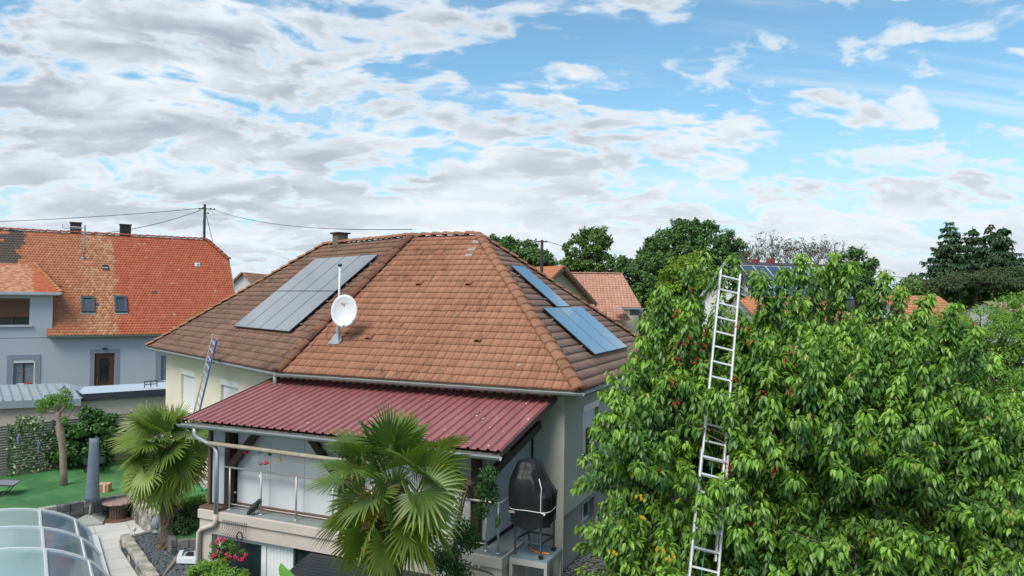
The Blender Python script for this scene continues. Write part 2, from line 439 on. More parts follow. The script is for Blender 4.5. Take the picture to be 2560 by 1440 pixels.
fle=facet('roof',EBL,LL,[R0],T_left,house,seed=6)
ridge('ridge_tiles',ER-A(0,0,.0),R2,T_cap,fr_,.135,.34,seed=3)
ridge('ridge_tiles',EBR,R2,T_cap,fe_,.11,.34,seed=4)
ridge('ridge_tiles',EL,R1,T_cap2,fl_,.13,.38,.045,seed=5)
ridge('ridge_tiles',LL,R0,T_cap,fl_,.11,.36,seed=6)
ridge('ridge_tiles',EBL,R0,T_cap,fle,.11,.36,seed=7)
ridge('ridge_tiles',R1,R2,T_cap,fr_,.115,.34,seed=8)
ridge('ridge_tiles',R0,R1,T_cap,fl_,.11,.34,seed=9)
# small clay vent tiles
PF=plane3(EL,ER,R1); PL=plane3(LL,EL,R1); PR=plane3(ER,EBR,R2)
def upn(pl): return pl[0] if pl[0][2]>0 else -pl[0]
nF,nL,nR=upn(PF),upn(PL),upn(PR)
vent_m=mat('vent_clay',(.23,.09,.05),.8)
hole_m=mat('dark_hole',(.012,.010,.009),.9,.02)
sF=un(np.cross(nF,d)); 
if sF[2]<0: sF=-sF
for (u,v) in ((1047,717),(1171,717),(922,852),(1194,858)):
    p=hit(u,v,PF)+nF*.02
    mb=MB(); ax=(d,sF,nF)
    prof=[(-.10,0),(-.07,.07),(0,.10),(.07,.07),(.10,0)]
    vs=[p+d*x+nF*z for x,z in prof]+[p+sF*.28+d*x*.6+nF*z*.15 for x,z in prof]
    mb.add(vs,[(i,i+1,i+6,i+5) for i in range(4)])
    vt=mb.build('roof_vent',vent_m,fr_)
    hb=MB(); hb.add([q*.97+p*.03+sF*.012 for q in vs[:5]],[(0,1,2,3,4)]); hb.build('vent_opening',hole_m,vt) if False else None
# patched pale tiles near the ridge and one replaced tile
pale_m=mat('lichen_tile',(.33,.29,.25),.9,.3,9)
for (u,v,a_,b_) in ((1190,607,.20,.16),(1180,625,.24,.16),(1172,640,.22,.14),(1298,915,.10,.05)):
    p=hit(u,v,PF)+nF*.032
    MB().box(p,(a_,b_,.012),(d,sF,nF)).build('replaced_tile',pale_m,fr_)

# walls -------------------------------------------------------------
cream=mat('cream_render',(.69,.64,.52),.9,.07,1.2,.25,90,fine=.03)
greige=mat('grey_cream_render',(.58,.57,.50),.9,.06,1.0,.25,90,fine=.03)
plinthm=mat('plinth_render',(.37,.34,.31),.9,.08,1.0,.25,60,fine=.03)
o_=.5
Cw=ER+(-d+n)*o_; Lw=LL+(d3+n3)*o_; Bw=EBR+(-d-n)*o_; BLw=EBL+(d3-n3)*o_
bis=isect(Cw,d,Lw,d3); Mw=A(bis[0],bis[1],0)
b2=isect(Bw,d,BLw,d3); MBw=A(b2[0],b2[1],0)
FZ=-4.8
def wallquad(mb,p,q,z0,z1,t=.25):
    p=A(p[0],p[1],z0);q=A(q[0],q[1],z0); dd=un(q-p); nr=A(dd[1],-dd[0],0)
    mb.add([p,q,q+Z*(z1-z0),p+Z*(z1-z0)],[(0,1,2,3)])
def wall_with_holes(mb,p,q,z0,z1,holes,depth=.18):
    """holes: (s0,s1,za,zb) along p->q; outward normal is to the right of p->q"""
    p=A(p[0],p[1],0);q=A(q[0],q[1],0); L=np.linalg.norm(q-p); e=(q-p)/L; out=A(e[1],-e[0],0)
    ss=sorted(set([0,L]+[h for H in holes for h in H[:2]])); zs=sorted(set([z0,z1]+[h for H in holes for h in H[2:]]))
    for i in range(len(ss)-1):
        for j in range(len(zs)-1):
            cs=(ss[i]+ss[i+1])/2; cz=(zs[j]+zs[j+1])/2
            if any(H[0]<cs<H[1] and H[2]<cz<H[3] for H in holes): continue
            a_,b_=p+e*ss[i],p+e*ss[i+1]
            mb.add([a_+Z*zs[j],b_+Z*zs[j],b_+Z*zs[j+1],a_+Z*zs[j+1]],[(0,1,2,3)])
    for H in holes:
        c=[p+e*H[0]+Z*H[2],p+e*H[1]+Z*H[2],p+e*H[1]+Z*H[3],p+e*H[0]+Z*H[3]]
        k=[x-out*depth for x in c]
        mb.add(c+k,[(0,1,5,4),(1,2,6,5),(2,3,7,6),(3,0,4,7)])
    return e,out,p
glass=mat('window_glass',(.018,.022,.026),.06,.02,1,spec=.9)
white=mat('white_pvc',(.80,.81,.82),.35,.02,1)
shut=mat('white_shutter',(.74,.76,.78),.45,.02,1)
def window(parent,p,e,out,s0,s1,z0,z1,depth,fm,name='window',cols=1,shutter=0.0,fw=.06,gm=None,sill=True,sm=None,shm=None,curtain=None):
    """window set into a wall opening: frame, panes, optional roller shutter and sill"""
    gm=gm or glass; base=p-out*(depth-.02)
    mb=MB(); ax=(e,out,Z)
    def bx(a0,a1,b0,b1,t=.06,o=0): mb.box(base+e*(a0+a1)/2+Z*(b0+b1)/2+out*o,(a1-a0,t,b1-b0),ax)
    bx(s0,s0+fw,z0,z1);bx(s1-fw,s1,z0,z1);bx(s0+fw,s1-fw,z0,z0+fw);bx(s0+fw,s1-fw,z1-fw,z1)
    for c in range(1,cols):
        x=s0+(s1-s0)*c/cols; bx(x-fw*.7,x+fw*.7,z0+fw,z1-fw)
    f=mb.build(name,fm,parent,bevel=.004)
    MB().box(base+e*(s0+s1)/2+Z*(z0+z1)/2-out*.012,(s1-s0-.02,.012,z1-z0-.02),ax).build('pane',gm,f)
    if shutter>0:
        zs=z1-(z1-z0)*shutter; S=MB(); N=max(3,int((z1-.16-zs)/.06)); 
        for i in range(N):
            a0=zs+(z1-.16-zs)*i/N; a1=zs+(z1-.16-zs)*(i+1)/N
            S.box(base+e*(s0+s1)/2+Z*(a0+a1)/2+out*.075,(s1-s0-.04,.012,(a1-a0)*.86),ax)
            S.box(base+e*(s0+s1)/2+Z*(a0+a1)/2+out*.070,(s1-s0-.04,.008,(a1-a0)),ax)
        S.build('roller_shutter',sm or shut,f)
        MB().box(base+e*(s0+s1)/2+Z*(z1-.085)+out*.105,(s1-s0+.0,.15,.17),ax).build('shutter_box',shm or white,f,bevel=.01)
    if sill:
        MB().box(p+e*(s0+s1)/2+Z*(z0-.03)+out*.035,(s1-s0+.10,.16,.05),ax).build('sill',shm or white,f,bevel=.005)
    return f
# left (cream) wing wall: two shuttered windows
mb=MB()
hl=[(1.69,3.14,-3.95,-2.62),(5.50,6.93,-3.95,-2.62)]
e_,out_,p_=wall_with_holes(mb,Lw,Mw,GZ,ZE-.05,hl)
mb.build('wall',cream,house)
for (a0,a1,b0,b1) in hl: 
    f=window(house,p_,e_,out_,a0+.001,a1,b0,b1,.18,white,cols=1,shutter=.82 if a0>3 else 1.0,sm=shut)
    MB().box(p_+e_*(a0+.22)+Z*(b1-.085)-out_*.012,(.30,.06,.05),(e_,out_,Z)).build('shutter_vent',hole_m,f)
# front wall (mostly under the terrace roof)
mb=MB(); wallquad(mb,Mw,Cw,GZ-1.6,ZE-.05); mb.build('wall',greige,house)
# right wall with two windows, plinth recessed below it
mb=MB(); hr=[(1.33,2.65,-3.92,-2.52),(4.6,6.0,-3.92,-2.52)]
e_,out_,p_=wall_with_holes(mb,Cw,Bw,FZ+.02,ZE-.05,hr); mb.build('wall',greige,house)
for (a0,a1,b0,b1) in hr: window(house,p_,e_,out_,a0,a1,b0,b1,.18,white,shutter=.45)
pi_=Cw-d*.04; mb=MB(); hp=[(1.42,2.5,-5.45,-4.92)]
e_,out_,p_=wall_with_holes(mb,A(pi_[0],pi_[1],0),A(*(Bw-d*.04)[:2],0),GZ-.6,FZ+.02,hp); mb.build('plinth',plinthm,house)
window(house,p_,e_,out_,1.42,2.5,-5.45,-4.92,.18,white,cols=2,sill=False)
mb=MB(); wallquad(mb,Bw,MBw,GZ,ZE-.05); wallquad(mb,MBw,BLw,GZ,ZE-.05); wallquad(mb,BLw,Lw,GZ,ZE-.05); mb.build('wall',cream,house)
# eaves: soffit + fascia + half-round zinc gutters
zinc=mat('zinc',(.24,.27,.28),.62,.12,3,metal=.25,c2=(.26,.30,.31),dirt=.25,dirtc=(.2,.19,.17))
soff=mat('soffit_wood',(.10,.075,.055),.8)
poly=[EL,ER,EBR,EBM,EBL,LL]; iw=[A(*q[:2],0) for q in (Mw,Cw,Bw,MBw,BLw,Lw)]
mb=MB()
for i in range(6):
    a,b=poly[i],poly[(i+1)%6]; c,d_=iw[(i+1)%6],iw[i]
    mb.add([a+Z*-.06,b+Z*-.06,A(c[0],c[1],ZE-.06),A(d_[0],d_[1],ZE-.06)],[(0,1,2,3)])
    mb.add([a+Z*-.06,b+Z*-.06,b+Z*.02,a+Z*.02],[(0,1,2,3)])
mb.build('soffit',soff,house)
def gutter(p,q,out,r=.075,parent=None,m=zinc,name='gutter',seams=True,drop=-.05):
    p=A(*p)+out*r+Z*drop;q=A(*q)+out*r+Z*drop; S=9
    prof=[(r*math.cos(math.pi+math.pi*k/S),r*math.sin(math.pi+math.pi*k/S)) for k in range(S+1)]
    inner=[(x*.88,y*.88) for x,y in prof[::-1]]
    mb=MB(); mb.sweep(prof+inner,p,q,out,Z)
    mb.tube([p+out*r,q+out*r],.008,6)
    L=np.linalg.norm(q-p); e=(q-p)/L
    if seams:
        for k in range(1,int(L/1.0)):
            c=p+e*k*1.0
            mb.sweep([(x*1.06,y*1.06) for x,y in prof]+[(x*.99,y*.99) for x,y in prof[::-1]],c-e*.012,c+e*.012,out,Z)
    return mb.build(name,m,parent)
gutter(EL,ER+d*.12,-n,parent=house); gutter(LL-d3*.1,EL,-n3,parent=house); gutter(ER-n*.12,EBR,d,parent=house); gutter(EBR,EBM,n,parent=house); gutter(EBM,EBL,n3,parent=house)
# bend downpipe at EL
pg=EL-n3*.08-d3*.05
MB().tube([pg+Z*-.08,pg+Z*-.30,pg+n3*.12+Z*-.5,A(*(Mw-n3*.06-d3*.1)[:2],-2.75),A(*(Mw-n3*.06-d3*.1)[:2],GZ)],.048,10).build('downpipe',zinc,house,smooth=True)
# chimney behind the ridge
chm=mat('chimney_brown',(.17,.13,.105),.85,.1,4)
pc=aty(850.5,600,(R0[1]*.6+R1[1]*.4)+1.0)
mb=MB(); wz=.40
ax=(d3,n3,Z); top=aty(850.5,586,pc[1])[2]
mb.box((pc[0],pc[1],(top+.6)/2),(wz,wz,top-.6),ax)
ch=mb.build('chimney',chm,fl_,bevel=.008)
MB().box((pc[0],pc[1],top+.035),(wz+.14,wz+.14,.05),ax).build('chimney_cap',mat('cap_dark',(.05,.04,.04),.7),fl_,bevel=.006)

# ================================================================== SOLAR ARRAYS
def mat_panel():
    m=bpy.data.materials.new('solar_glass'); m.use_nodes=True; t=NT(m.node_tree); t.n.clear()
    b,o=principled(t,Roughness=.11,Base_Color=(.010,.014,.026)); b.inputs['Specular IOR Level'].default_value=1.0; b.inputs['IOR'].default_value=2.9
    b.inputs['Coat Weight'].default_value=1.0; b.inputs['Coat Roughness'].default_value=.03
    return m
solar=mat_panel(); pfr=mat('panel_frame',(.015,.015,.018),.35,.02,1); alu=mat('aluminium',(.62,.64,.66),.35,.06,5,metal=.85)
def array(corner,eu,ev,cells,pw,pl,label,hgt=.11,rails=True):
    """cells: (i,j) panel positions; eu across, ev up the slope; frame + glass face per panel"""
    nn=un(np.cross(eu,ev)); nn=nn if nn[2]>0 else -nn
    t=thing('solar_array',corner,label,'solar panels')
    for (i,j) in cells:
        c=corner+eu*(i+.5)*pw+ev*(j+.5)*pl+nn*hgt
        fm=MB(); g=.008
        fm.box(c-nn*.004,(pw-2*g,pl-2*g,.034),(eu,ev,nn))
        pn=fm.build('solar_panel',pfr,t,bevel=.003)
        MB().box(c+nn*.015,(pw-2*g-.022,pl-2*g-.022,.006),(eu,ev,nn)).build('glass',solar,pn)
    js=sorted(set(j for _,j in cells))
    rb=MB()
    for j in js:
        ii=[i for i,k in cells if k==j]
        for fr in (.22,.78):
            s_=corner+ev*(j+fr)*pl+nn*(hgt-.045)
            rb.box(s_+eu*((min(ii)+max(ii)+1)/2)*pw,((max(ii)-min(ii)+1)*pw+.10,.04,.035),(eu,ev,nn))
            for q in np.arange(min(ii)*pw+.2,(max(ii)+1)*pw,.9): rb.box(s_+eu*q-nn*.04,(.05,.14,.06),(eu,ev,nn))
    rb.build('mounting_rail',alu,t)
    return t
sL=un(np.cross(nL,d3)); sL=sL if sL[2]>0 else -sL
sR=un(np.cross(nR,n)); sR=sR if sR[2]>0 else -sR
h_=.13
PLs=(nL,PL[1]*(1 if PL[0]@nL>0 else -1)+h_); PRs=(nR,PR[1]*(1 if PR[0]@nR>0 else -1)+h_)
a0=hit(586,816,PLs);a1=hit(726,828,PLs);a2=hit(940,637,PLs);a3=hit(786,645,PLs)
pw=(np.linalg.norm(a1-a0)+np.linalg.norm(a2-a3))/8; pl_=(np.linalg.norm(a2-a1)+np.linalg.norm(a3-a0))/4
print('array L',pw,pl_, 'skew',(a3-a0)@d3,(a2-a1)@d3)
cen=(a0+a1+a2+a3)/4
co_=cen-d3*pw*2-sL*pl_-nL*h_
array(co_,d3,sL,[(i,j) for j in(0,1) for i in range(4)],pw,pl_,'eight dark solar panels on the left roof slope reflecting pale clouds')
b0=hit(1489,886,PRs);b1=hit(1366,769,PRs);b2_=hit(1463,769,PRs);b3=hit(1290,668,PRs);b4=hit(1325,671,PRs);b5=hit(1396,768,PRs)
pl2=np.linalg.norm(b1-b0); pw2=np.linalg.norm(b2_-b1)/3
print('array R',pw2,pl2,(b1-b0)@n,(b3-b5)@n,np.linalg.norm(b3-b5))
array(b0-nR*h_,n,sR,[(0,0),(1,0),(2,0)],pw2,pl2,'three blue reflecting solar panels side by side on the right roof slope')
array(b5-nR*h_ - n*0.0+sR*.02,n,sR,[(0,0)],pw2,pl2,'single blue solar panel higher up the right slope beside the hip tiles')

# ================================================================== COVERED TERRACE
CW0=A(Cw[0],Cw[1],0)
def TP(s,o,z): return CW0+d*s+n*o+Z*z
TX=(d,n,Z)
beigeslab=mat('slab_paint',(.50,.45,.41),.8,.07,1.5,.12,50,dirt=.15,dirtc=(.25,.22,.2))
floor_t=mat('terrace_tiles',(.22,.25,.26),.55,.10,2)
dwood=mat('dark_timber',(.045,.028,.020),.75,.15,4,stretch=(1,1,.2))
bframe=mat('brown_frame',(.12,.075,.06),.55,.06,3)
sheetm=mat('burgundy_sheet',(.30,.108,.112),.36,.16,1.6,spec=.5,dirt=.34,dirtc=(.36,.21,.20),stretch=(1.8,.22,1),fine=.05)
steel=mat('brushed_steel',(.50,.50,.49),.5,.05,8,metal=.6)
screenm=mat('screen_fabric',(.57,.59,.62),.8,.04,1.2,fine=.02)
ter=thing('covered_terrace',TP(-4,-1.4,GZ),'raised terrace under a burgundy corrugated metal roof with steel railing','terrace')
lo=hit(1238,1129,plane(TP(0,-3.0,0),n)); lo2=hit(455,1046,plane(TP(0,-3.0,0),n))
sr_=(lo-CW0)@d+.12; sl_=(lo2-CW0)@d; zl=(lo[2]*.7+lo2[2]*.3)
print('metal roof low',sr_,sl_,lo[2],lo2[2])
zt=-2.16
# trapezoidal sheet
def metal_roof():
    pitch=.2067; N=int(round((sr_-sl_)/pitch)); pitch=(sr_-sl_)/N
    us=[];hs=[]
    for i in range(N):
        for f_,h in((0,0),(.52,0),(.62,.036),(.80,.036),(.90,0)):
            us.append(sl_+(i+f_)*pitch); hs.append(h)
    us.append(sr_);hs.append(0)
    up=un(np.cross(d,TP(0,0,zt)-TP(0,-3,zl))); 
    V=[];Fq=[]
    K=7; rg=np.random.default_rng(5)
    for k in range(K+1):
        t=k/K; o=-3.0+3.02*t; z=zl+(zt-zl)*t
        for u_,h in zip(us,hs): V.append(TP(u_,o,z)+up*(h+rg.normal()*.0012))
    m_=len(us)
    for k in range(K):
        for i in range(m_-1): a=k*m_+i; Fq.append((a,a+1,a+m_+1,a+m_))
    nv=len(V); V+= [p-up*.004 for p in V]; Fq+=[(q[3]+nv,q[2]+nv,q[1]+nv,q[0]+nv) for q in Fq]
    r=mkmesh('roof_sheet',V,Fq,sheetm,ter)
    for q_ in (sr_+.01,sl_-.01): MB().bar(TP(q_,-3.0,zl-.03),TP(q_,0.0,zt-.03),.02,.10,up).build('verge_trim',mat('verge',(.10,.06,.06),.6),r)
    s=MB()
    for _ in range(17):
        t=rg.random(); u_=sl_+rg.random()*(sr_-sl_)*1.0; 
        if rg.random()<.6: u_=sr_-rg.random()*1.6
        c=TP(u_,-3+3*t,zl+(zt-zl)*t)+up*.038; rr=.008+.011*rg.random()
        s.lathe(c,[(rr,0),(rr*.5,.004)],7,(d,un(np.cross(up,d)),up),1,1.5)
    s.build('bird_droppings',mat('droppings',(.75,.73,.70),.8),r)
    return up
upm=metal_roof()
gutter(TP(sl_-.02,-3.0,zl-.07),TP(sr_+.02,-3.0,zl-.07),-n,.07,ter,drop=-.02)
# timber: fascia, purlins, rafters, posts, braces
mb=MB(); mb.bar(TP(sl_+.1,-2.93,zl-.12),TP(sr_-.05,-2.93,zl-.12),.04,.12); mb.build('fascia_board',mat('grey_fascia',(.16,.15,.14),.8,.25,6),ter)
mb=MB(); mb.bar(TP(sl_+.2,-2.55,zl-.10),TP(sr_-.05,-2.55,zl-.10),.14,.16); mb.build('beam',dwood,ter)
for s_ in np.linspace(sl_+1.1,sr_-.14,8):
    MB().bar(TP(s_,-2.95,zl-.075),TP(s_,-.05,zt-.075),.09,.12,upm).build('rafter',dwood,ter)
MB().bar(TP(-.42,-2.75,-3.22),TP(-.42,-.45,-2.72),.10,.16,upm).build('brace_beam',dwood,ter)
for s_,o_1 in ((-7.12,-2.50),(-.92,-2.50),(-4.0,-2.50)):
    MB().box(TP(s_,o_1,(FZ+zl-.2)/2),(.17,.17,zl-.2-FZ),TX).build('post',dwood,ter,bevel=.006)
for s0_,s1_ in ((-7.05,-6.25),(-4.1,-4.9),(-3.9,-3.1),(-1.0,-1.8)):
    MB().bar(TP(s0_,-2.52,FZ+.95),TP(s1_,-2.52,zl-.17),.11,.15).build('brace',dwood,ter)
# slab + lower wall
MB().box(TP((-7.65-.2)/2,-1.45,FZ-.10),(7.45,2.86,.20),TX).build('slab',beigeslab,ter,bevel=.012)
MB().box(TP((-7.65-.2)/2,-1.43,FZ+.004),(7.37,2.76,.008),TX).build('floor',floor_t,ter)
mb=MB(); 
W0=TP(-7.63,-2.83,0); W1=TP(-.22,-2.83,0)
holes=[(.36,2.36,-8.0,-5.31),(2.36,4.1,-8.0,-5.31)]
e_,out_,p_=wall_with_holes(mb,W0,W1,-7.6,FZ-.2,[(.36,5.2,-7.45,-5.31)],.22)
wallquad(mb,TP(-.22,-2.83,0),TP(-.22,0,0),-7.6,FZ-.2); wallquad(mb,TP(-7.63,0,0),TP(-7.63,-2.83,0),-7.6,FZ-.2)
mb.build('base_wall',beigeslab,ter)
# lower joinery: white window, white door panel, dark glazed door
bp=W0-out_*.20
wf=mat('white_joinery',(.78,.81,.84),.4,.02,1)
darkg=mat('dark_glass',(.02,.035,.04),.08,.02,1,spec=.8)
f=window(ter,W0,e_,out_,.36,1.76,-6.9,-5.31,.20,wf,name='window',sill=False,fw=.13,gm=darkg)
dp=MB(); dp.box(bp+e_*2.13+Z*-6.38,(.72,.05,2.14),(e_,out_,Z)); dpo=dp.build('door',wf,ter,bevel=.006)
g=MB(); [g.box(bp+e_*(1.86+k*.09)+Z*-6.38+out_*.027,(.012,.004,2.0),(e_,out_,Z)) for k in range(7)]; g.build('door_grooves',mat('groove',(.68,.71,.74),.5,.02),dpo)
MB().box(bp+e_*3.86+Z*-6.38,(2.72,.03,2.14),(e_,out_,Z)).build('glazing',darkg,ter)
[MB().box(bp+e_*x+Z*-6.38+out_*.03,(.06,.05,2.14),(e_,out_,Z)).build('glazing_frame',mat('anthracite',(.04,.045,.05),.4),ter) for x in (2.53,3.5,5.17)]
# screens enclosing the terrace
mb=MB(); mb.add([TP(-7.0,-2.36,FZ+.10),TP(-.76,-2.36,FZ+.10),TP(-.76,-2.36,zl-.02),TP(-7.0,-2.36,zl-.02)],[(0,1,2,3)])
for k in range(1,7): mb.box(TP(-7.0+k*.93,-2.365,(FZ+zl)/2),(.02,.012,zl-FZ-.12),TX)
mb.build('screen',screenm,ter)
mb=MB(); mb.add([TP(-.76,-2.36,FZ+.06),TP(-.76,-.02,FZ+.06),TP(-.76,-.02,zt-.1),TP(-.76,-2.36,zl-.02)],[(0,1,2,3)]); mb.build('screen',screenm,ter)
MB().bar(TP(-7.0,-2.38,FZ+.06),TP(-.76,-2.38,FZ+.06),.05,.09).build('screen_rail',bframe,ter)
MB().bar(TP(-.74,-2.36,FZ+.04),TP(-.74,-.03,FZ+.04),.03,.06).build('screen_rail',hole_m,ter)
MB().box(TP(-.74,-.03,-3.45),(.03,.03,2.6),TX).build('screen_edge',hole_m,ter)
# glazed left side
mb=MB(); 
for o1 in (-2.62,-1.75,-.85): mb.box(TP(-7.56,o1,(FZ+zl)/2),(.07,.07,zl-FZ-.15),TX)
for z1 in (FZ+.06,FZ+.88,zl-.25): mb.bar(TP(-7.56,-2.62,z1),TP(-7.56,-.1,z1),.07,.09)
sf=mb.build('side_frame',bframe,ter)
MB().box(TP(-7.56,-1.35,(FZ+zl)/2),(.012,2.5,zl-FZ-.3),TX).build('side_pane',mat('pale_glass',(.38,.43,.47),.12,.03),sf)
MB().box(TP(-7.35,-2.66,FZ+.03),(.62,.34,.05),TX).build('corner_sill',bframe,ter)
MB().box(TP(-7.32,-2.60,(FZ+zl)/2+.0),(.34,.03,zl-FZ-.2),TX).build('corner_panel',mat('pale_glass',(.38,.43,.47),.12,.03),ter)
# downpipe: gutter -> post -> down past the slab
pcm=mat('zinc_pipe',(.42,.45,.47),.45,.10,3,metal=.5)
g0=TP(sl_+.45,-3.06,zl-.14)
MB().tube([g0,g0-Z*.12,g0-Z*.20+d*.05,TP(-7.22,-2.86,zl-.55),TP(-7.09,-2.90,zl-.66),TP(-7.09,-2.90,FZ-.05)],.05,12).build('downpipe',pcm,ter,smooth=True)
MB().tube([TP(-7.09,-2.90,FZ-.04),TP(-7.09,-2.90,FZ-.20),TP(-7.14,-2.90,FZ-.28),TP(-7.50,-2.90,FZ-.42),TP(-7.58,-2.90,FZ-.52),TP(-7.60,-2.90,-7.6)],.056,12).build('downpipe',beigeslab,ter,smooth=True)
# railing (steel): front + return + right side
rz=-3.86
def railpost(s,o): 
    m_=MB(); m_.tube([TP(s,o,FZ),TP(s,o,rz)],.021,8); m_.lathe(TP(s,o,FZ+.008),[(.045,0),(.045,.02),(.02,.03)],10); return m_.build('railing_post',steel,ter,smooth=True)
for s in (-6.94,-6.05,-5.1,-4.15,-3.2,-2.25,-1.3,-.63): railpost(s,-2.66)
railpost(-.36,-2.70); railpost(-.36,-1.5); railpost(-.36,-.12)
MB().tube([TP(-7.14,-2.62,rz),TP(-.63,-2.66,rz),TP(-.36,-2.68,rz),TP(-.36,-.05,rz)],.024,8).build('handrail',steel,ter,smooth=True)
MB().tube([TP(-7.0,-2.62,FZ+.13),TP(-.65,-2.62,FZ+.13)],.010,6).build('lower_rail',steel,ter)

# round timber pole hung under the eave
pole=mat('weathered_pole',(.34,.30,.25),.9,.25,3,.5,30,stretch=(1,1,1),dirt=.3)
pp=[TP(-7.28,-2.95,-3.29)+ (TP(-3.0,-2.95,-3.33)-TP(-7.28,-2.95,-3.29))*t + Z*.004*math.sin(t*7) for t in np.linspace(0,1,12)]
tag(MB().tube(pp,.048,8).build('timber_pole',pole,smooth=True),'weathered pale round pole hung horizontally under the terrace gutter','pole')

# hanging mobile
mo=thing('hanging_mobile',TP(-6.1,-2.80,-3.7),'driftwood mobile with small red and yellow birds hanging from the round pole','mobile')
tw=mat('twig',(.12,.09,.07),.9)
pl_front=plane(TP(0,-2.86,0),n)
H_=lambda u,v: hit(u,v,pl_front)
MB().tube([H_(644,1134),H_(668,1128),H_(684,1124),H_(697,1121)],[.012,.014,.011,.006],6).build('twig',tw,mo)
MB().tube([H_(670,1107),H_(668,1127)],.003,5).build('string',tw,mo)
for (u,v,u2,v2,c) in ((650,1133,651,1160,(.12,.12,.13)),(662,1130,663,1159,(.42,.03,.05)),(672,1129,668,1157,(.42,.03,.05)),(675,1128,675,1136,(.05,.14,.10)),(700,1122,700,1150,(.40,.28,.03)),(616,1110,616,1132,(.42,.03,.05))):
    MB().tube([H_(u,v),H_(u2,v2)],.0025,4).build('string',tw,mo)
    c0=H_(u2,v2); b=MB(); b.lathe(c0,[(.004,-.045),(.022,-.03),(.034,0),(.022,.03),(.008,.045)],8,(Z,n,d)); b.add([c0+d*.03+Z*.01,c0-d*.02+Z*.06,c0-d*.05-Z*.01],[(0,1,2)]); b.add([c0-d*.03,c0-d*.085+Z*.02,c0-d*.08-Z*.025],[(0,1,2)])
    b.build('bird_charm',mat('charm%d%d'%(u,v),c,.6),mo,smooth=True)
# crystal drop
tag(MB().lathe(H_(649,1192),[(.004,.05),(.02,.01),(.024,-.02),(.004,-.045)],6).tube([H_(650,1172),H_(649,1188)],.002,4).build('crystal_drop',mat('crystal',(.7,.78,.85),.1,.02,1,spec=.9)),'small clear crystal drop hanging before the first railing bay','ornament')

# raven figure on the slab edge
crow=mat('raven_black',(.030,.034,.036),.6,.1,6)
def raven():
    b=TP(-6.22,-2.74,FZ); t=thing('raven_figure',b,'dark raven figure perched on the terrace edge beside a railing post','figurine')
    ax0=un(d*.62+Z*.75); back=-ax0; cc=b+Z*.0
    st=[(-.20,.010,.02),(-.13,.035,.03),(-.04,.060,.06),(.05,.075,.085),(.14,.070,.08),(.20,.048,.055),(.24,.046,.05),(.28,.040,.045),(.305,.022,.02),(.335,.006,.008)]
    path=[cc+Z*.13+un(d*.70+Z*.68)*x + (Z*.02 if x>.2 else A(0,0,0)) for x,_,_ in st]
    path[-2]=path[-3]+d*.035; path[-1]=path[-2]+d*.05-Z*.012
    MB().tube(path,[(a_+b_)/2 for _,a_,b_ in st],12).build('body',crow,t,smooth=True)
    for sg in (-1,1):
        w0=path[4]+n*.055*sg; MB().tube([w0,path[3]+n*.065*sg,path[2]+n*.05*sg-Z*.01,path[1]+n*.03*sg,path[0]+n*.01*sg-Z*.02],[.03,.045,.035,.022,.006],8).build('wing',crow,t,smooth=True)
        MB().tube([path[3]+n*.03*sg-Z*.04,b+n*.03*sg+Z*.02+d*.03,b+n*.03*sg+Z*.008+d*.07],[.012,.007,.006],6).build('leg',crow,t)
raven()

# wire trellis against the lower wall
trm=mat('dark_wire',(.05,.05,.05),.5,.05,3,metal=.4)
def trellis():
    mb=MB(); s0,s1=-6.88,-6.22
    for i in range(12):
        s=s0+(s1-s0)*i/11
        mb.tube([TP(s,-2.90,-4.93),TP(s,-2.91,-5.04),TP(s-.01,-2.92,-5.14),TP(s-.05,-2.98,-5.22),TP(s-.03,-2.95,-5.31),TP(s+.02,-2.92,-5.40),TP(s+.02,-2.90,-5.75)],.004,4)
    for z in (-4.95,-5.02,-5.24,-5.30,-5.52,-5.74): mb.tube([TP(s0-.02 if z>-5.2 else s0-.05,-2.91,z),TP(s1+.02,-2.91,z)],.004,4)
    tag(mb.build('wire_trellis',trm),'dark wire trellis grid with bent bars on the wall below the terrace','trellis')
trellis()
# garden hook with a round eye
mb=MB(); c=H_(609,1338)-n*.12
mb.tube([c+d*.075*math.sin(t)+Z*.10*math.cos(t) for t in np.linspace(-.25+math.pi,2*math.pi+math.pi-.9,16)],.015,7); mb.tube([c-Z*.10,c-Z*.55,c-Z*1.6],.008,6)
tag(mb.build('garden_hook',trm,smooth=True),'black metal garden hook with an oval ring in front of the lower window','garden hook')
# dark canopy under the terrace
can=thing('door_canopy',TP(-3.9,-3.3,-6.1),'dark slate coloured canopy on pale posts over the lower door','canopy')
cm=mat('canopy_dark',(.022,.028,.036),.5,.15,2,stretch=(1,1,1))
q0=TP(-4.55,-2.86,-5.33);q1=TP(-1.7,-2.86,-5.33);q2=TP(-1.7,-4.1,-5.62);q3=TP(-4.55,-4.1,-5.62)
mb=MB(); mb.prism([q0,q1,q2,q3],(0,0,-.035)); cr_=mb.build('canopy_roof',cm,can,bevel=.005)
mb=MB()
for k in range(1,13):
    t=k/13; a_,b_=q0+(q3-q0)*t+Z*.004,q1+(q2-q1)*t+Z*.004; mb.bar(a_,b_,.012,.008)
mb.build('seams',cm,cr_)
for s in (-4.45,-3.1,-1.8): MB().box(TP(s,-4.0,-6.6),(.07,.07,2.0),TX).build('post',beigeslab,can)
MB().bar(q3-Z*.05,q2-Z*.05,.05,.06).build('front_rail',beigeslab,can)
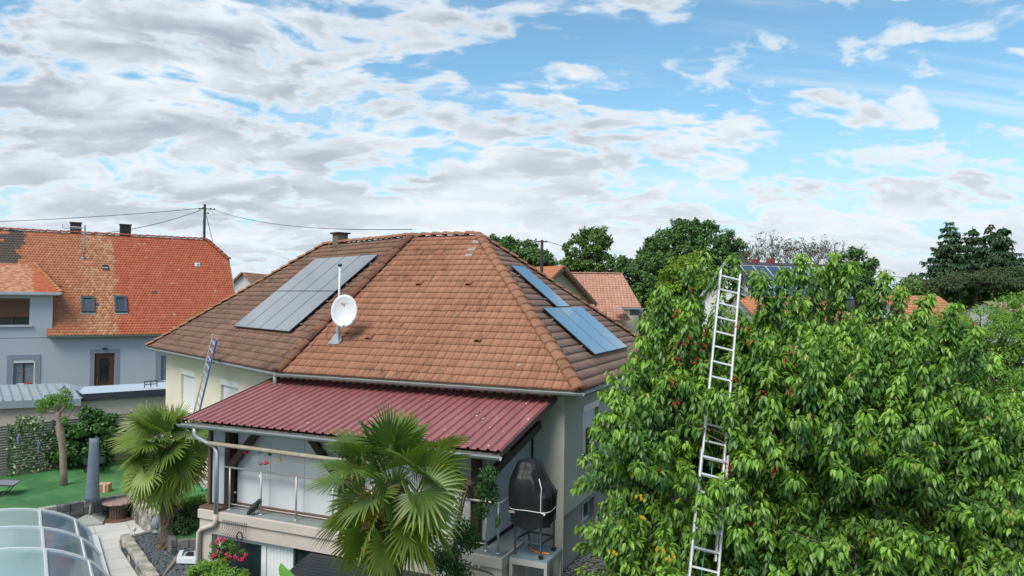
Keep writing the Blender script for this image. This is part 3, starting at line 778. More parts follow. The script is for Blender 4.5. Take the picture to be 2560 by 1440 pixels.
# leaning pale board and wheel
tag(MB().box(H_(610,1432)-n*.5-Z*.75+d*-.22*0-d*(-.245)*-1,(.32,.04,1.95),(un(d+Z*.35),n,un(Z-d*.35))).build('folded_lounger_board',mat('grey_board',(.38,.40,.42),.6),bevel=.01),'pale grey folded board leaning beside the rose bush','board')
wh=thing('bicycle_wheel',H_(672,1442)-n*.7,'spoked round wheel just rising into view at the bottom edge','wheel')
c=H_(672,1447)-n*.7
MB().tube([c+d*.13*math.sin(t)+Z*.13*math.cos(t) for t in np.linspace(0,2*math.pi,25)],.016,8).build('tyre',trm,wh,smooth=True); MB().tube([c+n*.03,A(*(c+n*.03)[:2],-7.6)],.015,6).build('stand',trm,wh)
mb=MB(); [mb.tube([c,c+d*.125*math.sin(t)+Z*.125*math.cos(t)],.003,4) for t in np.linspace(0,2*math.pi,13)[:-1]]; mb.build('spokes',steel,wh)

# ------------------------------------------------------------------ side table platform + covered barbecue
tabm=mat('grey_table_paint',(.44,.44,.42),.6,.06,2)
ptx=thing('side_platform',TP(.2,-2.2,-6.0),'pale grey platform table with blue grey glass top beside the terrace end','table')
s0,s1,o0,o1=-.16,.60,-2.64,-1.78
mb=MB(); zt_=-4.84
for (a,b,c_,e) in ((s0,s1,o0,o0+.05),(s0,s1,o1-.05,o1),(s0,s0+.05,o0+.05,o1-.05),(s1-.05,s1,o0+.05,o1-.05)): mb.box(TP((a+b)/2,(c_+e)/2,zt_-.06),(b-a,e-c_,.11),TX)
mb.build('frame',tabm,ptx,bevel=.004)
MB().box(TP((s0+s1)/2,(o0+o1)/2,zt_+.006),(s1-s0-.01,o1-o0-.01,.022),TX).build('table_top',mat('bluegrey_top',(.20,.28,.33),.35,.15,6),ptx,bevel=.003)
for a,b in ((s0+.035,o0+.035),(s1-.035,o0+.035),(s0+.035,o1-.035),(s1-.035,o1-.035)): MB().box(TP(a,b,(zt_-.11+GZ-.5)/2),(.06,.06,zt_-.11-GZ+.5),TX).build('leg',tabm,ptx)
bq=thing('covered_barbecue',TP(.2,-2.25,zt_),'tall wheeled barbecue under a shiny black cover tied with white cord','barbecue')
gst=mat('grey_steel',(.10,.13,.17),.45,.05,3,metal=.5)
L4=[(-.10,-2.50),(.44,-2.56),(.50,-2.02),(-.03,-1.96)]
for i,(a,b) in enumerate(L4):
    lg=MB().box(TP(a,b,zt_+.42),(.032,.032,.78),TX).build('leg',gst,bq)
    if i in(1,2): MB().lathe(TP(a,b,zt_+.06),[(.02,-.018),(.046,-.014),(.046,.014),(.02,.018)],14,(d,Z,n)).build('castor',hole_m,lg)
for i in range(4):
    a,b=L4[i],L4[(i+1)%4]; MB().bar(TP(*a,zt_+.30),TP(*b,zt_+.30),.025,.035).build('brace',gst,bq)
def cover():
    m=bpy.data.materials.new('black_plastic'); m.use_nodes=True; t=NT(m.node_tree); t.n.clear()
    b,o=principled(t,Roughness=.55,Base_Color=(.013,.014,.017)); b.inputs['Specular IOR Level'].default_value=.45
    co=t.new('ShaderNodeTexCoord').outputs['Object']; bn=t.new('ShaderNodeBump'); bn.inputs['Strength'].default_value=.6; bn.inputs['Distance'].default_value=.03
    t.link(t.noise(t.vm('MULTIPLY',co,(1,1,.45)),9,3,.5,.8),bn.inputs['Height']); t.link(bn.outputs[0],b.inputs['Normal'])
    rg=np.random.default_rng(9); S=56; rows=[]
    # ring outline: bigger front-left dome + lower right shoulder
    lev=[(0,.50,1.0),(.05,.49,1.02),(.18,.50,1.0),(.35,.52,1.0),(.52,.53,1.0),(.66,.54,.98),(.80,.53,.96),(.86,.49,.9),(.89,.41,.8),(.95,.36,.7),(1.02,.33,.6),(1.06,.29,.5),(1.08,.20,.3),(1.09,.08,.1)]
    z0=zt_+.60; V=[];Fq=[]
    ph=rg.random(6)*6
    for k,(z,w_,sc_) in enumerate(lev):
        for i in range(S):
            t_=2*math.pi*i/S; c_,s_=math.cos(t_),math.sin(t_)
            ex=5.0 if z<.8 else 3.0
            r=(abs(c_)**ex+abs(s_)**ex)**(-1/ex)
            x=c_*r*w_*.76; y=s_*r*w_*.70
            if z>.62 : x=x*(.96)-.05*(z-.62)-(.06 if z>.87 else 0)
            wr=.016*math.sin(9*t_+ph[0]+z*2)+.012*math.sin(14*t_+ph[1]-z*3)+.008*math.sin(23*t_+ph[2]+z)
            hem=(.05*math.sin(2*t_+1.2)+.03*math.sin(5*t_)) if k==0 else 0
            zz=z0+z*1.08+hem
            if z>.5 and x>.08: zz-=min(.26,(x-.08)*1.3)*min(1,(z-.5)/.3)
            V.append(TP(.18+x*(1+wr*2),-2.27+y*(1+wr*2),zz))
    for k in range(len(lev)-1):
        for i in range(S): i2=(i+1)%S; Fq.append((k*S+i,k*S+i2,(k+1)*S+i2,(k+1)*S+i))
    Fq.append(tuple(range((len(lev)-1)*S,len(lev)*S)))
    cv=mkmesh('cover',V,Fq,m,bq,True)
    cord=mat('white_cord',(.75,.74,.72),.7)
    def P_(z,ang,ex=1.03):
        c_,s_=math.cos(ang),math.sin(ang); r=(abs(c_)**4+abs(s_)**4)**-.25
        return TP(.18+c_*r*.395*ex,-2.27+s_*r*.365*ex,z)
    zc=z0+.30
    MB().tube([P_(zc+.01*math.sin(3*t_),t_) for t_ in np.linspace(0,2*math.pi,49)],.008,5).build('cord',cord,cv)
    MB().tube([P_(zc,-.95),P_(zc+.25,-.95),P_(zc+.44,-.93),TP(.32,-2.42,z0+.92),TP(.30,-2.2,z0+.97),TP(.35,-2.05,z0+.85)],.008,5).build('cord',cord,cv)
    MB().tube([P_(zc,-.95,1.06),P_(zc-.03,-.80,1.10),P_(zc-.05,-.86,1.1)],.014,6).build('knot',cord,cv)
    MB().box(TP(-.13,-2.60,z0+.24),(.13,.02,.05),(un(d+Z*.05),n,Z)).build('clip',mat('pink_clip',(.62,.42,.46),.6),cv,bevel=.008)
cover()
sl_t=thing('slingshot_tool',TP(.2,-2.4,zt_+.02),'curved orange hand tool lying on the blue grey platform top','hand tool')
og=mat('orange_plastic',(.85,.20,.03),.5)
def onp(u,v,z): return at(u,v,z)
zq=zt_+.035
MB().tube([onp(1321,1366,zq),onp(1331,1375,zq),onp(1341,1380,zq),onp(1350,1382,zq)],[.012,.014,.013,.013],7).build('arm',og,sl_t,smooth=True)
MB().tube([onp(1352,1382,zq),onp(1374,1385,zq)],.021,8).build('handle',mat('orange_light',(.9,.35,.10),.5),sl_t,smooth=True)
# water tap assembly at slab corner
tp=thing('garden_tap',TP(-.6,-2.9,-5.1),'small brass and steel garden tap manifold on the slab face','tap')
brs=mat('dark_brass',(.12,.11,.10),.4,.1,4,metal=.6)
MB().tube([TP(-.95,-2.95,-5.02),TP(-.45,-2.95,-5.06),TP(-.36,-2.95,-5.09)],.018,8).build('pipe',brs,tp)
for s in (-.76,-.62): MB().lathe(TP(s,-2.96,-5.0),[(.02,-.04),(.03,0),(.025,.05),(.012,.06)],10).build('valve',steel,tp,smooth=True)
MB().tube([TP(-.36,-2.95,-5.09),TP(-.25,-2.97,-5.13),TP(-.22,-2.97,-5.24),TP(-.32,-2.97,-5.33),TP(-.5,-2.97,-5.3),TP(-.62,-2.97,-5.15)],.007,6).build('hose',brs,tp,smooth=True)
cab=MB(); cab.box(TP(-.68,-2.93,-5.33),(.22,.15,.03),TX); tag(cab.tube([TP(-.72,-2.98,-5.25),TP(-.85,-3.15,-5.38),TP(-1.05,-3.35,-5.6)],.035,8).build('tool_bracket',mat('blue_grey_metal',(.22,.28,.34),.4,.1,4,metal=.5)),'blue grey metal bracket and tube fixed under the garden tap','bracket')
# watering can behind table leg
wc=thing('watering_can',at(1345,1436,-6.0),'small green and grey watering can half hidden under the platform table','watering can')
c=at(1350,1440,-5.85)
MB().lathe(c,[(.09,-.12),(.10,-.05),(.08,.06),(.06,.09)],12).build('body',mat('can_grey',(.32,.36,.35),.5),wc,smooth=True)
MB().tube([c+A(-.05,0,.02),c+A(-.12,0,.10),c+A(-.12,0,.18)],.018,6).build('spout',mat('can_green',(.05,.35,.15),.5),wc)
# ------------------------------------------------------------------ satellite dish with pole
def sat():
    foot=hit(840,858,PF)+nF*.04
    top_=aty(850,663,foot[1]+.0); 
    t=thing('satellite_dish',foot,'white satellite dish on a roof mast with red round marks and grey lettering','satellite dish')
    wm=mat('dish_white',(.66,.68,.70),.45,.04,2,fine=.02); gm_=mat('galvanised',(.45,.48,.50),.4,.1,6,metal=.6)
    b0=hit(848,845,PF)+nF*.02
    MB().tube([A(foot[0]+.06,foot[1],foot[2]+.05),A(top_[0],foot[1],top_[2])],.027,12).build('mast',wm,t,smooth=True)
    cp_=MB().lathe(A(top_[0],foot[1],top_[2]),[(.02,-.035),(.055,-.02),(.058,.01),(.035,.035),(.01,.04)],14).build('mast_cap',mat('rubber',(.02,.02,.022),.5),t,smooth=True)
    sk=MB(); sk.add([foot+d*a_+sF*b_+nF*.01 for a_,b_ in((-.19,-.08),(.15,-.08),(.17,.06),(-.05,.16))]+[A(foot[0]+.06,foot[1],foot[2]+.22)+d*a_+n*b_ for a_,b_ in((-.05,-.05),(.05,-.05),(.05,.05),(-.05,.05))],[(0,1,5,4),(1,2,6,5),(2,3,7,6),(3,0,4,7)])
    sk.lathe(A(foot[0]+.065,foot[1],foot[2]+.20),[(.052,0),(.054,.12),(.030,.34)],14)
    sk.build('flashing',gm_,t)
    MB().lathe(A(foot[0]+.065,foot[1],foot[2]+.26),[(.060,0),(.060,.07)],14).build('collar',mat('collar_grey',(.30,.36,.40),.4),t)
    # dish
    c=aty(860,777,foot[1]-.22); s_=foot[1]/F
    face=un(A(-.02,-1,.20)); ax_=un(np.cross(face,Z)); 
    if ax_[0]<0: ax_=-ax_
    up=un(np.cross(ax_,-face)); up=up if up[2]>0 else -up
    rx,rz_=32.5*s_,41*s_
    V=[];Fq=[];S=40;K=7
    for k in range(K+1):
        r=k/K
        for i in range(S):
            a=2*math.pi*i/S; x=math.cos(a)*r; y=math.sin(a)*r
            if y<-.75 and r>.9: y=-.75-(y+.75)*-1*.9 if False else y
            yy=y*1.0
            if k==K and abs(x)<.42 and y<0: yy=-(1.06-abs(x)*.42)
            elif k==K-1 and abs(x)<.42 and y<0: yy=-(.90-abs(x)*.30)
            V.append(c+ax_*x*rx+up*yy*rz_+face*(-.085*(1-r*r)))
    for k in range(K):
        for i in range(S): i2=(i+1)%S; Fq.append((k*S+i,k*S+i2,(k+1)*S+i2,(k+1)*S+i))
    nv=len(V); V=V+[p-face*.014 for p in V]; Fq+=[(q[3]+nv,q[2]+nv,q[1]+nv,q[0]+nv) for q in Fq]+[(K*S+i,K*S+(i+1)%S,K*S+(i+1)%S+nv,K*S+i+nv) for i in range(S)]
    ds=mkmesh('dish',V,Fq,wm,t,True)
    red=mat('logo_red',(.42,.10,.14),.5); gl=mat('logo_grey',(.22,.20,.22),.5)
    def onface(x,y): r2=min(1,x*x+y*y); return c+ax_*x*rx+up*y*rz_+face*(-.085*(1-r2)+.006)
    for (x,y) in ((-.24,.47),(-.07,.37)): MB().lathe(onface(x,y),[(.026,0),(.026,.002)],14,(ax_,up,face)).build('logo_mark',red,ds)
    tcv=bpy.data.curves.new('lettering','FONT'); tcv.body='TRIAX'; tcv.size=.075; tcv.extrude=.001; tcv.align_x='CENTER'
    to=bpy.data.objects.new('tmp',tcv); COL.objects.link(to); bpy.context.view_layer.update()
    me=bpy.data.meshes.new_from_object(to.evaluated_get(bpy.context.evaluated_depsgraph_get())); bpy.data.objects.remove(to)
    me.materials.clear(); me.materials.append(gl)
    o=bpy.data.objects.new('lettering',me); COL.objects.link(o); o.parent=ds; p=onface(.14,.43)
    Mx=Matrix(((ax_[0],up[0],face[0],0),(ax_[1],up[1],face[1],0),(ax_[2],up[2],face[2],0),(0,0,0,1))); o.matrix_local=Matrix.Translation(Vector(p-ORG[t.name]))@Mx
    # arm and receiver
    bot=c-up*rz_*.95
    arm=MB(); arm.tube([bot-face*.03,bot+face*.26+ax_*.10-up*.03],.012,6); arm.tube([bot-ax_*.02,bot+face*.24+ax_*.12-up*.0],.008,6); arm.build('feed_arm',mat('feed_dark',(.16,.14,.13),.6),t)
    rc=aty(884,804,c[1]-.30); MB().lathe(rc,[(.022,-.05),(.030,-.03),(.030,.03),(.018,.05)],12,(ax_,un(np.cross(up,ax_)),up)).build('receiver',mat('lnb_grey',(.16,.19,.21),.5),t,smooth=True)
    MB().tube([hit(821,853,PF)+nF*.02,hit(817,838,PF)+nF*.06,hit(826,828,PF)+nF*.12,hit(838,824,PF)+nF*.18],.007,5).build('cable',mat('cable_black',(.02,.02,.02),.5),t)
    MB().tube([hit(832,855,PF)+nF*.03,aty(841,835,foot[1]-.05),aty(845,815,foot[1]-.05),A(foot[0]+.05,foot[1]-.04,c[2]-.1)],.008,6).build('cable',wm,t,smooth=True)
sat()

# blue and aluminium ladder leaning on the left gutter
PLg=plane(LL-n3*.24,n3); gt=hit(521,908,PLg); l0=at(450,1197,-5.88); ld=un(gt-l0); l1=l0+ld*np.linalg.norm(gt-l0)
tpp=[l1+ld*x for x in np.linspace(.2,2.0,60)]; l1=min(tpp,key=lambda q:abs(invproj(q)[1]-842))
bl_=thing('roof_ladder',l0,'narrow aluminium ladder with blue outer rail leaning on the left gutter','ladder')
ls_=un(np.cross(ld,n3)); ls_=ls_ if ls_[0]>0 else -ls_; ln_=un(np.cross(ls_,ld)); w2=.085
blm=mat('ladder_blue',(.05,.13,.42),.4,.1,6); al2=mat('ladder_grey',(.50,.53,.56),.4,.1,4,metal=.4)
MB().bar(l0-ls_*.20,l1-ls_*.15,.05,.03,ln_).build('rail',al2,bl_); MB().bar(l0+ls_*.20,l1+ls_*.17,.045,.03,ln_).build('rail',blm,bl_)
MB().bar(l0+ls_*.12-ln_*.04,l1+ls_*.10-ln_*.04,.05,.03,ln_).build('inner_rail',al2,bl_)
x=.2
while x<np.linalg.norm(l1-l0)-.1: q=l0+ld*x; MB().bar(q-ls_*.17,q+ls_*.17,.03,.03,ln_).build('rung',al2,bl_); x+=.28

# ================================================================== LEFT GARDEN
LZ=-5.88; PZ=-6.42; BZ=-6.22      # lawn, patio, gravel bed
turf=mat('artificial_turf',(.040,.165,.048),.85,.20,.9,.8,90,c2=(.075,.215,.065),fine=.2)
patm=None
def mat_pave():
    m=bpy.data.materials.new('paving'); m.use_nodes=True; t=NT(m.node_tree); t.n.clear()
    co=t.new('ShaderNodeTexCoord').outputs['Object']
    mp=t.new('ShaderNodeMapping'); t.put(mp.inputs['Vector'],co); mp.inputs['Rotation'].default_value=(0,0,R(-34))
    br=t.new('ShaderNodeTexBrick'); t.link(mp.outputs[0],br.inputs['Vector']); br.offset=0; br.inputs['Scale'].default_value=1; br.inputs['Brick Width'].default_value=.8; br.inputs['Row Height'].default_value=.8; br.inputs['Mortar Size'].default_value=.012
    br.inputs['Color1'].default_value=(.56,.55,.53,1); br.inputs['Color2'].default_value=(.50,.49,.47,1); br.inputs['Mortar'].default_value=(.30,.29,.28,1)
    n_=t.noise(co,1.3,6,.6); v_=t.m('MULTIPLY_ADD',n_,.3,.85)
    b,o=principled(t,Roughness=.75); t.put(b.inputs['Base Color'],t.vm('MULTIPLY',br.outputs[0],t.comb(v_,v_,v_))); return m
def sheet(name,poly,z,thick,m):
    if name=='lawn':
        from mathutils.geometry import tessellate_polygon
        vs=[(x,y,z) for x,y in poly]; tr=tessellate_polygon([[Vector(q) for q in vs]]); n_=len(vs); mb=MB()
        tr=[tuple(q) if np.cross(A(*vs[q[1]])-A(*vs[q[0]]),A(*vs[q[2]])-A(*vs[q[0]]))[2]>0 else tuple(q)[::-1] for q in tr]
        mb.add(vs,tr); mb.add(vs+[(x,y,z-thick) for x,y in poly],[(i,(i+1)%n_,(i+1)%n_+n_,i+n_) for i in range(n_)])
        #print('lawn poly',[(round(a,2),round(b,2)) for a,b in poly],tr)
        return tag(mb.build(name,m),kind='structure')
    return tag(MB().prism([A(x,y,z) for x,y in poly],(0,0,-thick)).build(name,m),kind='structure')
g=lambda u,v,z: tuple(at(u,v,z)[:2])
w1=g(95,1272,LZ);w2=g(338,1230,LZ);w3=g(402,1292,LZ)   # inner top edge of the retaining wall
wl=Lw+(-n3)*.55; wr=Mw-n3*.55
# lawn polygon : along wall top, to planter, to the house, back to the fence
fl=at(0,1192,LZ); fr=at(290,1150,LZ); fd=un(fr-fl); fn=A(-fd[1],fd[0],0)
FL=fl-fd*9; FR=fr+fd*3.0
lawn=[(w1[0]-8,w1[1]-1.6),w1,w2,w3,g(430,1325,LZ),(-7.9,17.6),(-7.0,18.0),tuple(wr[:2]),tuple(wl[:2]),tuple((FR)[:2]),tuple(FL[:2])]
sheet('lawn',lawn,LZ,.8,turf)
# pebble strip along the cream wall
def mat_peb(name,c1,c2,sc,joint=(.05,.05,.05)):
    m=bpy.data.materials.new(name); m.use_nodes=True; t=NT(m.node_tree); t.n.clear()
    co=t.new('ShaderNodeTexCoord').outputs['Object']
    vo=t.new('ShaderNodeTexVoronoi'); t.put(vo.inputs['Vector'],co); vo.inputs['Scale'].default_value=sc
    r_,g_,b_=t.xyz(vo.outputs['Color']); col=t.mix(r_,c1,c2); col=t.mix(t.ss(vo.outputs['Distance'],.30,.62),col,joint)
    b,o=principled(t,Roughness=.8); t.put(b.inputs['Base Color'],col)
    bn=t.new('ShaderNodeBump'); bn.inputs['Strength'].default_value=1; bn.inputs['Distance'].default_value=.03; bn.invert=True; t.link(vo.outputs['Distance'],bn.inputs['Height']); t.link(bn.outputs[0],b.inputs['Normal']); return m
peb=mat_peb('pale_pebbles',(.42,.38,.33),(.60,.56,.50),17,(.2,.18,.16)); dpeb=mat_peb('slate_gravel',(.045,.055,.065),(.13,.145,.165),15,(.015,.017,.02)); mpeb=mat_peb('mixed_pebbles',(.10,.10,.10),(.42,.41,.39),20,(.05,.05,.05))
def stones(name,poly,z,m,count,r0,label=None,seed=1):
    """loose stones over a polygon, one stuff object"""
    poly=np.array(poly); lo_,hi=poly.min(0),poly.max(0); rg=np.random.default_rng(seed); V=[];T=[]
    base=np.array([(1,0,0),(-1,0,0),(0,1,0),(0,-1,0),(0,0,1),(0,0,-.5)],float); tf=[(0,2,4),(2,1,4),(1,3,4),(3,0,4),(2,0,5),(1,2,5),(3,1,5),(0,3,5)]
    k=0
    while k<count:
        p=lo_+rg.random(2)*(hi-lo_); ins=False; j=len(poly)-1
        for i in range(len(poly)):
            if (poly[i][1]>p[1])!=(poly[j][1]>p[1]) and p[0]<(poly[j][0]-poly[i][0])*(p[1]-poly[i][1])/(poly[j][1]-poly[i][1]+1e-9)+poly[i][0]: ins=not ins
            j=i
        if not ins: k+=.2; continue
        k+=1; a=rg.random()*6.28; s=r0*(.5+rg.random()); sc=np.array([s*(1+rg.random()),s,s*.7])
        b=base*sc*(1+rg.normal(0,.15,(6,3))); ca,sa=math.cos(a),math.sin(a); b=np.stack([b[:,0]*ca-b[:,1]*sa,b[:,0]*sa+b[:,1]*ca,b[:,2]],1)
        o=len(V); V.extend(b+[p[0],p[1],z]); T.extend([(x+o,y+o,q+o) for x,y,q in tf])
    ob=mkmesh(name,np.array(V),None,m,None,False,0,(lo_[0],lo_[1],z),None,None,np.array(T)); tag(ob,label,'gravel',kind='stuff'); return ob
pbs=[tuple(wl[:2]),tuple(wr[:2]),tuple((Mw+n3*.1)[:2]),tuple((Lw+n3*.1)[:2])]
sheet('pebble_path',pbs,LZ+.02,.3,peb)
stones('pale_pebble_strip',pbs,LZ+.03,mat('pebble_light',(.50,.46,.41),.85,.35,9),1500,.035,'strip of pale rounded pebbles along the cream wall',2)
# right side pebbles, dark soil, lawn
rs=[tuple((Cw+d*0-n*3)[:2]),tuple((Cw+d*1.05-n*3)[:2]),tuple((Bw+d*1.05)[:2]),tuple(Bw[:2])]
sheet('pebble_bed',rs,GZ-.01,.3,mpeb)
stones('dark_pebble_strip',rs,GZ,mat('pebble_mixed',(.26,.26,.25),.85,.6,14),1800,.03,'strip of mixed grey pebbles along the right house wall',3)
# gravel bed with the palm, bounded by low stone walls
b1=g(300,1338,BZ+.12); b2=g(390,1316,BZ+.12); b3=g(372,1445,BZ+.12)
bed=[b1,b2,w3,(-7.9,17.5),(-7.25,17.15),(-7.25,14.5),(b3[0],14.5),b3]
sheet('gravel_bed',bed,BZ,.5,dpeb)
stones('slate_gravel_bed',bed,BZ+.01,mat('slate_chip',(.085,.10,.115),.6,.45,11),5200,.034,'dark blue grey slate gravel around the garden palm trunk',4)
# patio
pave=mat_pave()
sheet('patio',[(-30,24),(-30,12),(b3[0]+.2,12),(b3[0]+.1,b3[1]),b1,b2,w3,w2,w1,(w1[0]-8,w1[1]-1.6)],PZ,.3,pave)
# stone walls ----------------------------------------------------------
def mat_stone(name,c1,c2,dirt=.4):
    return mat(name,c1,.9,.28,3.5,.8,35,c2=c2,dirt=dirt,dirtc=(.05,.05,.045),fine=.12)
sd_=[mat_stone('stone_dark',(.10,.105,.11),(.17,.17,.165)),mat_stone('stone_mid',(.19,.185,.17),(.28,.27,.24)),mat_stone('stone_pale',(.30,.285,.255),(.42,.40,.36),.25)]
def stonewall(path,z0,z1,th,label,seed,inward,weights=(.5,.4,.1),cap=None,name='stone_wall'):
    rg=np.random.default_rng(seed); t=thing(name,A(path[0][0],path[0][1],z0),label,'wall')
    mbs=[MB(),MB(),MB()]
    for (p,q) in zip(path[:-1],path[1:]):
        p=A(*p,0);q=A(*q,0);L=np.linalg.norm(q-p);e=(q-p)/L;nn_=A(-e[1],e[0],0)*inward
        rows=max(1,int(round((z1-z0)/.17))); rh=(z1-z0)/rows
        for r_ in range(rows):
            x=0
            while x<L:
                w_=min(.16+.26*rg.random(),L-x); 
                if L-x-w_<.1: w_=L-x
                k=2 if (r_==rows-1 and cap) else rg.choice(3,p=weights)
                tt=th*(1+.08*rg.normal())
                mbs[k].box(p+e*(x+w_/2)+nn_*(th/2)+Z*(z0+rh*(r_+.5)),(w_-.012,tt,rh-.010+ (.015*rg.random() if r_==rows-1 else 0)),(e,nn_,Z))
                x+=w_
    for b,m_ in zip(mbs,sd_):
        if b.v: b.build('stonework',m_,t,bevel=.014)
    return t
stonewall([w1,w2],PZ,LZ+.03,.20,'low dark stone block wall between lawn and patio behind the spool table',5,-1)
stonewall([w2,w3],PZ,LZ+.10,.24,'pale stained stone wall running forward from the lawn corner',6,-1,(.1,.4,.5),True)
stonewall([(b3[0]+.35*.3,b3[1]-1.6),b3,b1],PZ,BZ+.14,.22,'low pale stone kerb wall along the left side of the gravel bed',7,-1,(.05,.45,.5),True)
stonewall([b1,b2],PZ,BZ+.06,.14,'thin low stone edging behind the gravel bed below the stone head',8,-1,(.3,.6,.1))

stonewall([w3,g(430,1325,LZ),(-7.9,17.6),(-7.0,18.0)],BZ,LZ+.04,.16,'dark stone block wall behind the evergreen bush under the planter',9,-1,(.8,.2,.0))
stonewall([b3,(b3[0],14.5),(-7.25,14.5),(-7.25,17.0)],-7.6,BZ+.03,.15,'dark stone retaining wall of the gravel bed facing the sunken door area',10,-1,(.8,.2,.0))
# fence with base boards
fence=thing('slat_fence',fl,'weathered grey horizontal slat fence overgrown with variegated ivy','fence')
fw_=mat('weathered_slats',(.15,.15,.145),.9,.25,3,.5,30,stretch=(.4,.4,3),dirt=.3); fpost=mat('fence_post',(.10,.11,.12),.8)
FA=fl-fd*6; FB=fr+fd*.5; LF=np.linalg.norm(FB-FA)
zf0=LZ; zf1=LZ+1.62
mb=MB()
for k in range(17): mb.box(A(*((FA+FB)/2)[:2],zf0+.22+.084*k)+fn*.03,(LF,.02,.066),(fd,fn,Z))
mb.build('slats',fw_,fence)
MB().box(A(*((FA+FB)/2)[:2],zf0+.09)+fn*.01,(LF,.06,.18),(fd,fn,Z)).build('base_board',mat('base_board',(.25,.22,.19),.85,.2,3),fence)
for k in range(9): MB().box(FA+fd*k*(LF/8)+Z*(.82),(.09,.09,1.66),(fd,fn,Z)).build('post',fpost,fence,bevel=.01)

# closed parasol
def parasol():
    b=at(222,1306,PZ); t=thing('closed_parasol',b,'tall closed parasol in a blue grey cover on a square base','parasol')
    cvm=mat('parasol_cover',(.12,.16,.21),.7,.18,4,.4,14,fine=.1)
    yb=b[1]; p0=aty(229,1252,yb+.02); p1=aty(236,1096,yb+.12); foot=b+Z*.05
    w=lambda px: px*yb/F
    ax=un(p1-p0); K=14; V=[];Fq=[];S=18; rg=np.random.default_rng(3); L=np.linalg.norm(p1-p0)
    for k in range(K+1):
        f_=k/K; r=w(17.0)*(1-f_)+w(10.5)*f_; 
        c=p0+ax*L*f_
        for i in range(S):
            a=2*math.pi*i/S; rr=r*(1+.10*math.sin(3*a+f_*2.2)+.05*math.sin(7*a+f_*5))
            V.append(c+X*rr*math.cos(a)+Y*rr*.8*math.sin(a)+Z*((.03*math.sin(2*a)) if k in(0,K) else 0))
    for k in range(K):
        for i in range(S): i2=(i+1)%S; Fq.append((k*S+i,k*S+i2,(k+1)*S+i2,(k+1)*S+i))
    Fq.append(tuple(range(K*S,K*S+S))); Fq.append(tuple(range(S-1,-1,-1)))
    mkmesh('cover',V,Fq,cvm,t,True)
    MB().tube([foot,p0+Z*.1],.028,10).build('pole',mat('grey_pole',(.40,.43,.43),.45,.05,3,metal=.4),t,smooth=True)
    bs=MB(); a_=.40; e1=un(A(.93,.38,0)); e2=A(-e1[1],e1[0],0)
    bs.add([b+e1*x*a_+e2*y*a_ for x,y in((-1,-1),(1,-1),(1,1),(-1,1))]+[b+e1*x*a_+e2*y*a_+Z*.06 for x,y in((-1,-1),(1,-1),(1,1),(-1,1))]+[b+e1*x*.09+e2*y*.09+Z*.20 for x,y in((-1,-1),(1,-1),(1,1),(-1,1))],[(0,1,5,4),(1,2,6,5),(2,3,7,6),(3,0,4,7),(4,5,9,8),(5,6,10,9),(6,7,11,10),(7,4,8,11),(8,9,10,11)])
    bs.build('base',mat('base_grey',(.30,.31,.29),.7,.12,4),t,bevel=.01)
parasol()
# cable spool table
def spool():
    b=at(296,1296,PZ); t=thing('spool_table',b,'round wooden cable spool table standing on the patio by the stone wall','table')
    wd=mat('spool_wood',(.13,.08,.055),.7,.35,6,.3,30,dirt=.3); topm=mat('mosaic_top',(.30,.13,.10),.5,.5,16,c2=(.34,.30,.27),fine=.3)
    s=b[1]/F
    MB().lathe(b,[(40*s,0),(40*s,.035)],32).build('base_disc',wd,t,bevel=.006)
    mb=MB(); 
    for k in range(22):
        a=2*math.pi*k/22; mb.box(b+A(math.cos(a),math.sin(a),0)*19.5*s+Z*.25,(.05,.03,.44),(A(-math.sin(a),math.cos(a),0),A(math.cos(a),math.sin(a),0),Z))
    mb.lathe(b,[(18.5*s,.03),(18.5*s,.47)],22); mb.build('drum',wd,t)
    MB().lathe(b,[(37*s,.46),(37*s,.50)],32).build('table_top',topm,t,bevel=.006)
spool()
# carved stone head
def head():
    b=at(392,1331,BZ+.06); t=thing('stone_head',b,'pale blue grey stone head sculpture on the wall corner beside the palm','sculpture')
    sm=mat('grey_stone',(.30,.34,.38),.8,.2,6,.6,40,dirt=.2); s=b[1]/F; fx=un(A(.45,-.9,0)); sx=A(-fx[1],fx[0],0)
    h=42*s
    prof=[(.19,0),(.20,.05),(.11,.12),(.10,.20),(.17,.28),(.225,.40),(.245,.52),(.25,.64),(.23,.76),(.17,.87),(.10,.93),(.09,.98),(.05,1.03),(.01,1.05)]
    o=MB().lathe(b,[(r*h*1.15,z*h) for r,z in prof],22,(sx,fx,Z)).build('head',sm,t,smooth=True)
    nz=MB(); c=b+fx*.25*h*1.15+Z*.5*h; nz.add([c+Z*.12*h,c-Z*.05*h+sx*.035*h,c-Z*.05*h-sx*.035*h,c-Z*.04*h+fx*.07*h],[(0,1,3),(0,3,2),(1,2,3)]); nz.build('nose',sm,t)
    for sg in(-1,1):
        MB().lathe(b+fx*.255*h+sx*sg*.10*h+Z*.58*h,[(.045*h,-.01),(.03*h,.012),(.004,.02)],10,(sx,Z,fx),1,.5).build('eye',sm,t,smooth=True)
        MB().lathe(b+sx*sg*.285*h+Z*.48*h,[(.02*h,-.16*h),(.04*h,-.05*h),(.045*h,.08*h),(.01*h,.13*h)],8).build('ear',sm,t,smooth=True)
    MB().lathe(b+fx*.25*h+Z*.355*h,[(.06*h,-.01),(.045*h,.02),(.004,.03)],10,(sx,Z,fx),1,.4).build('mouth',sm,t,smooth=True)
head()
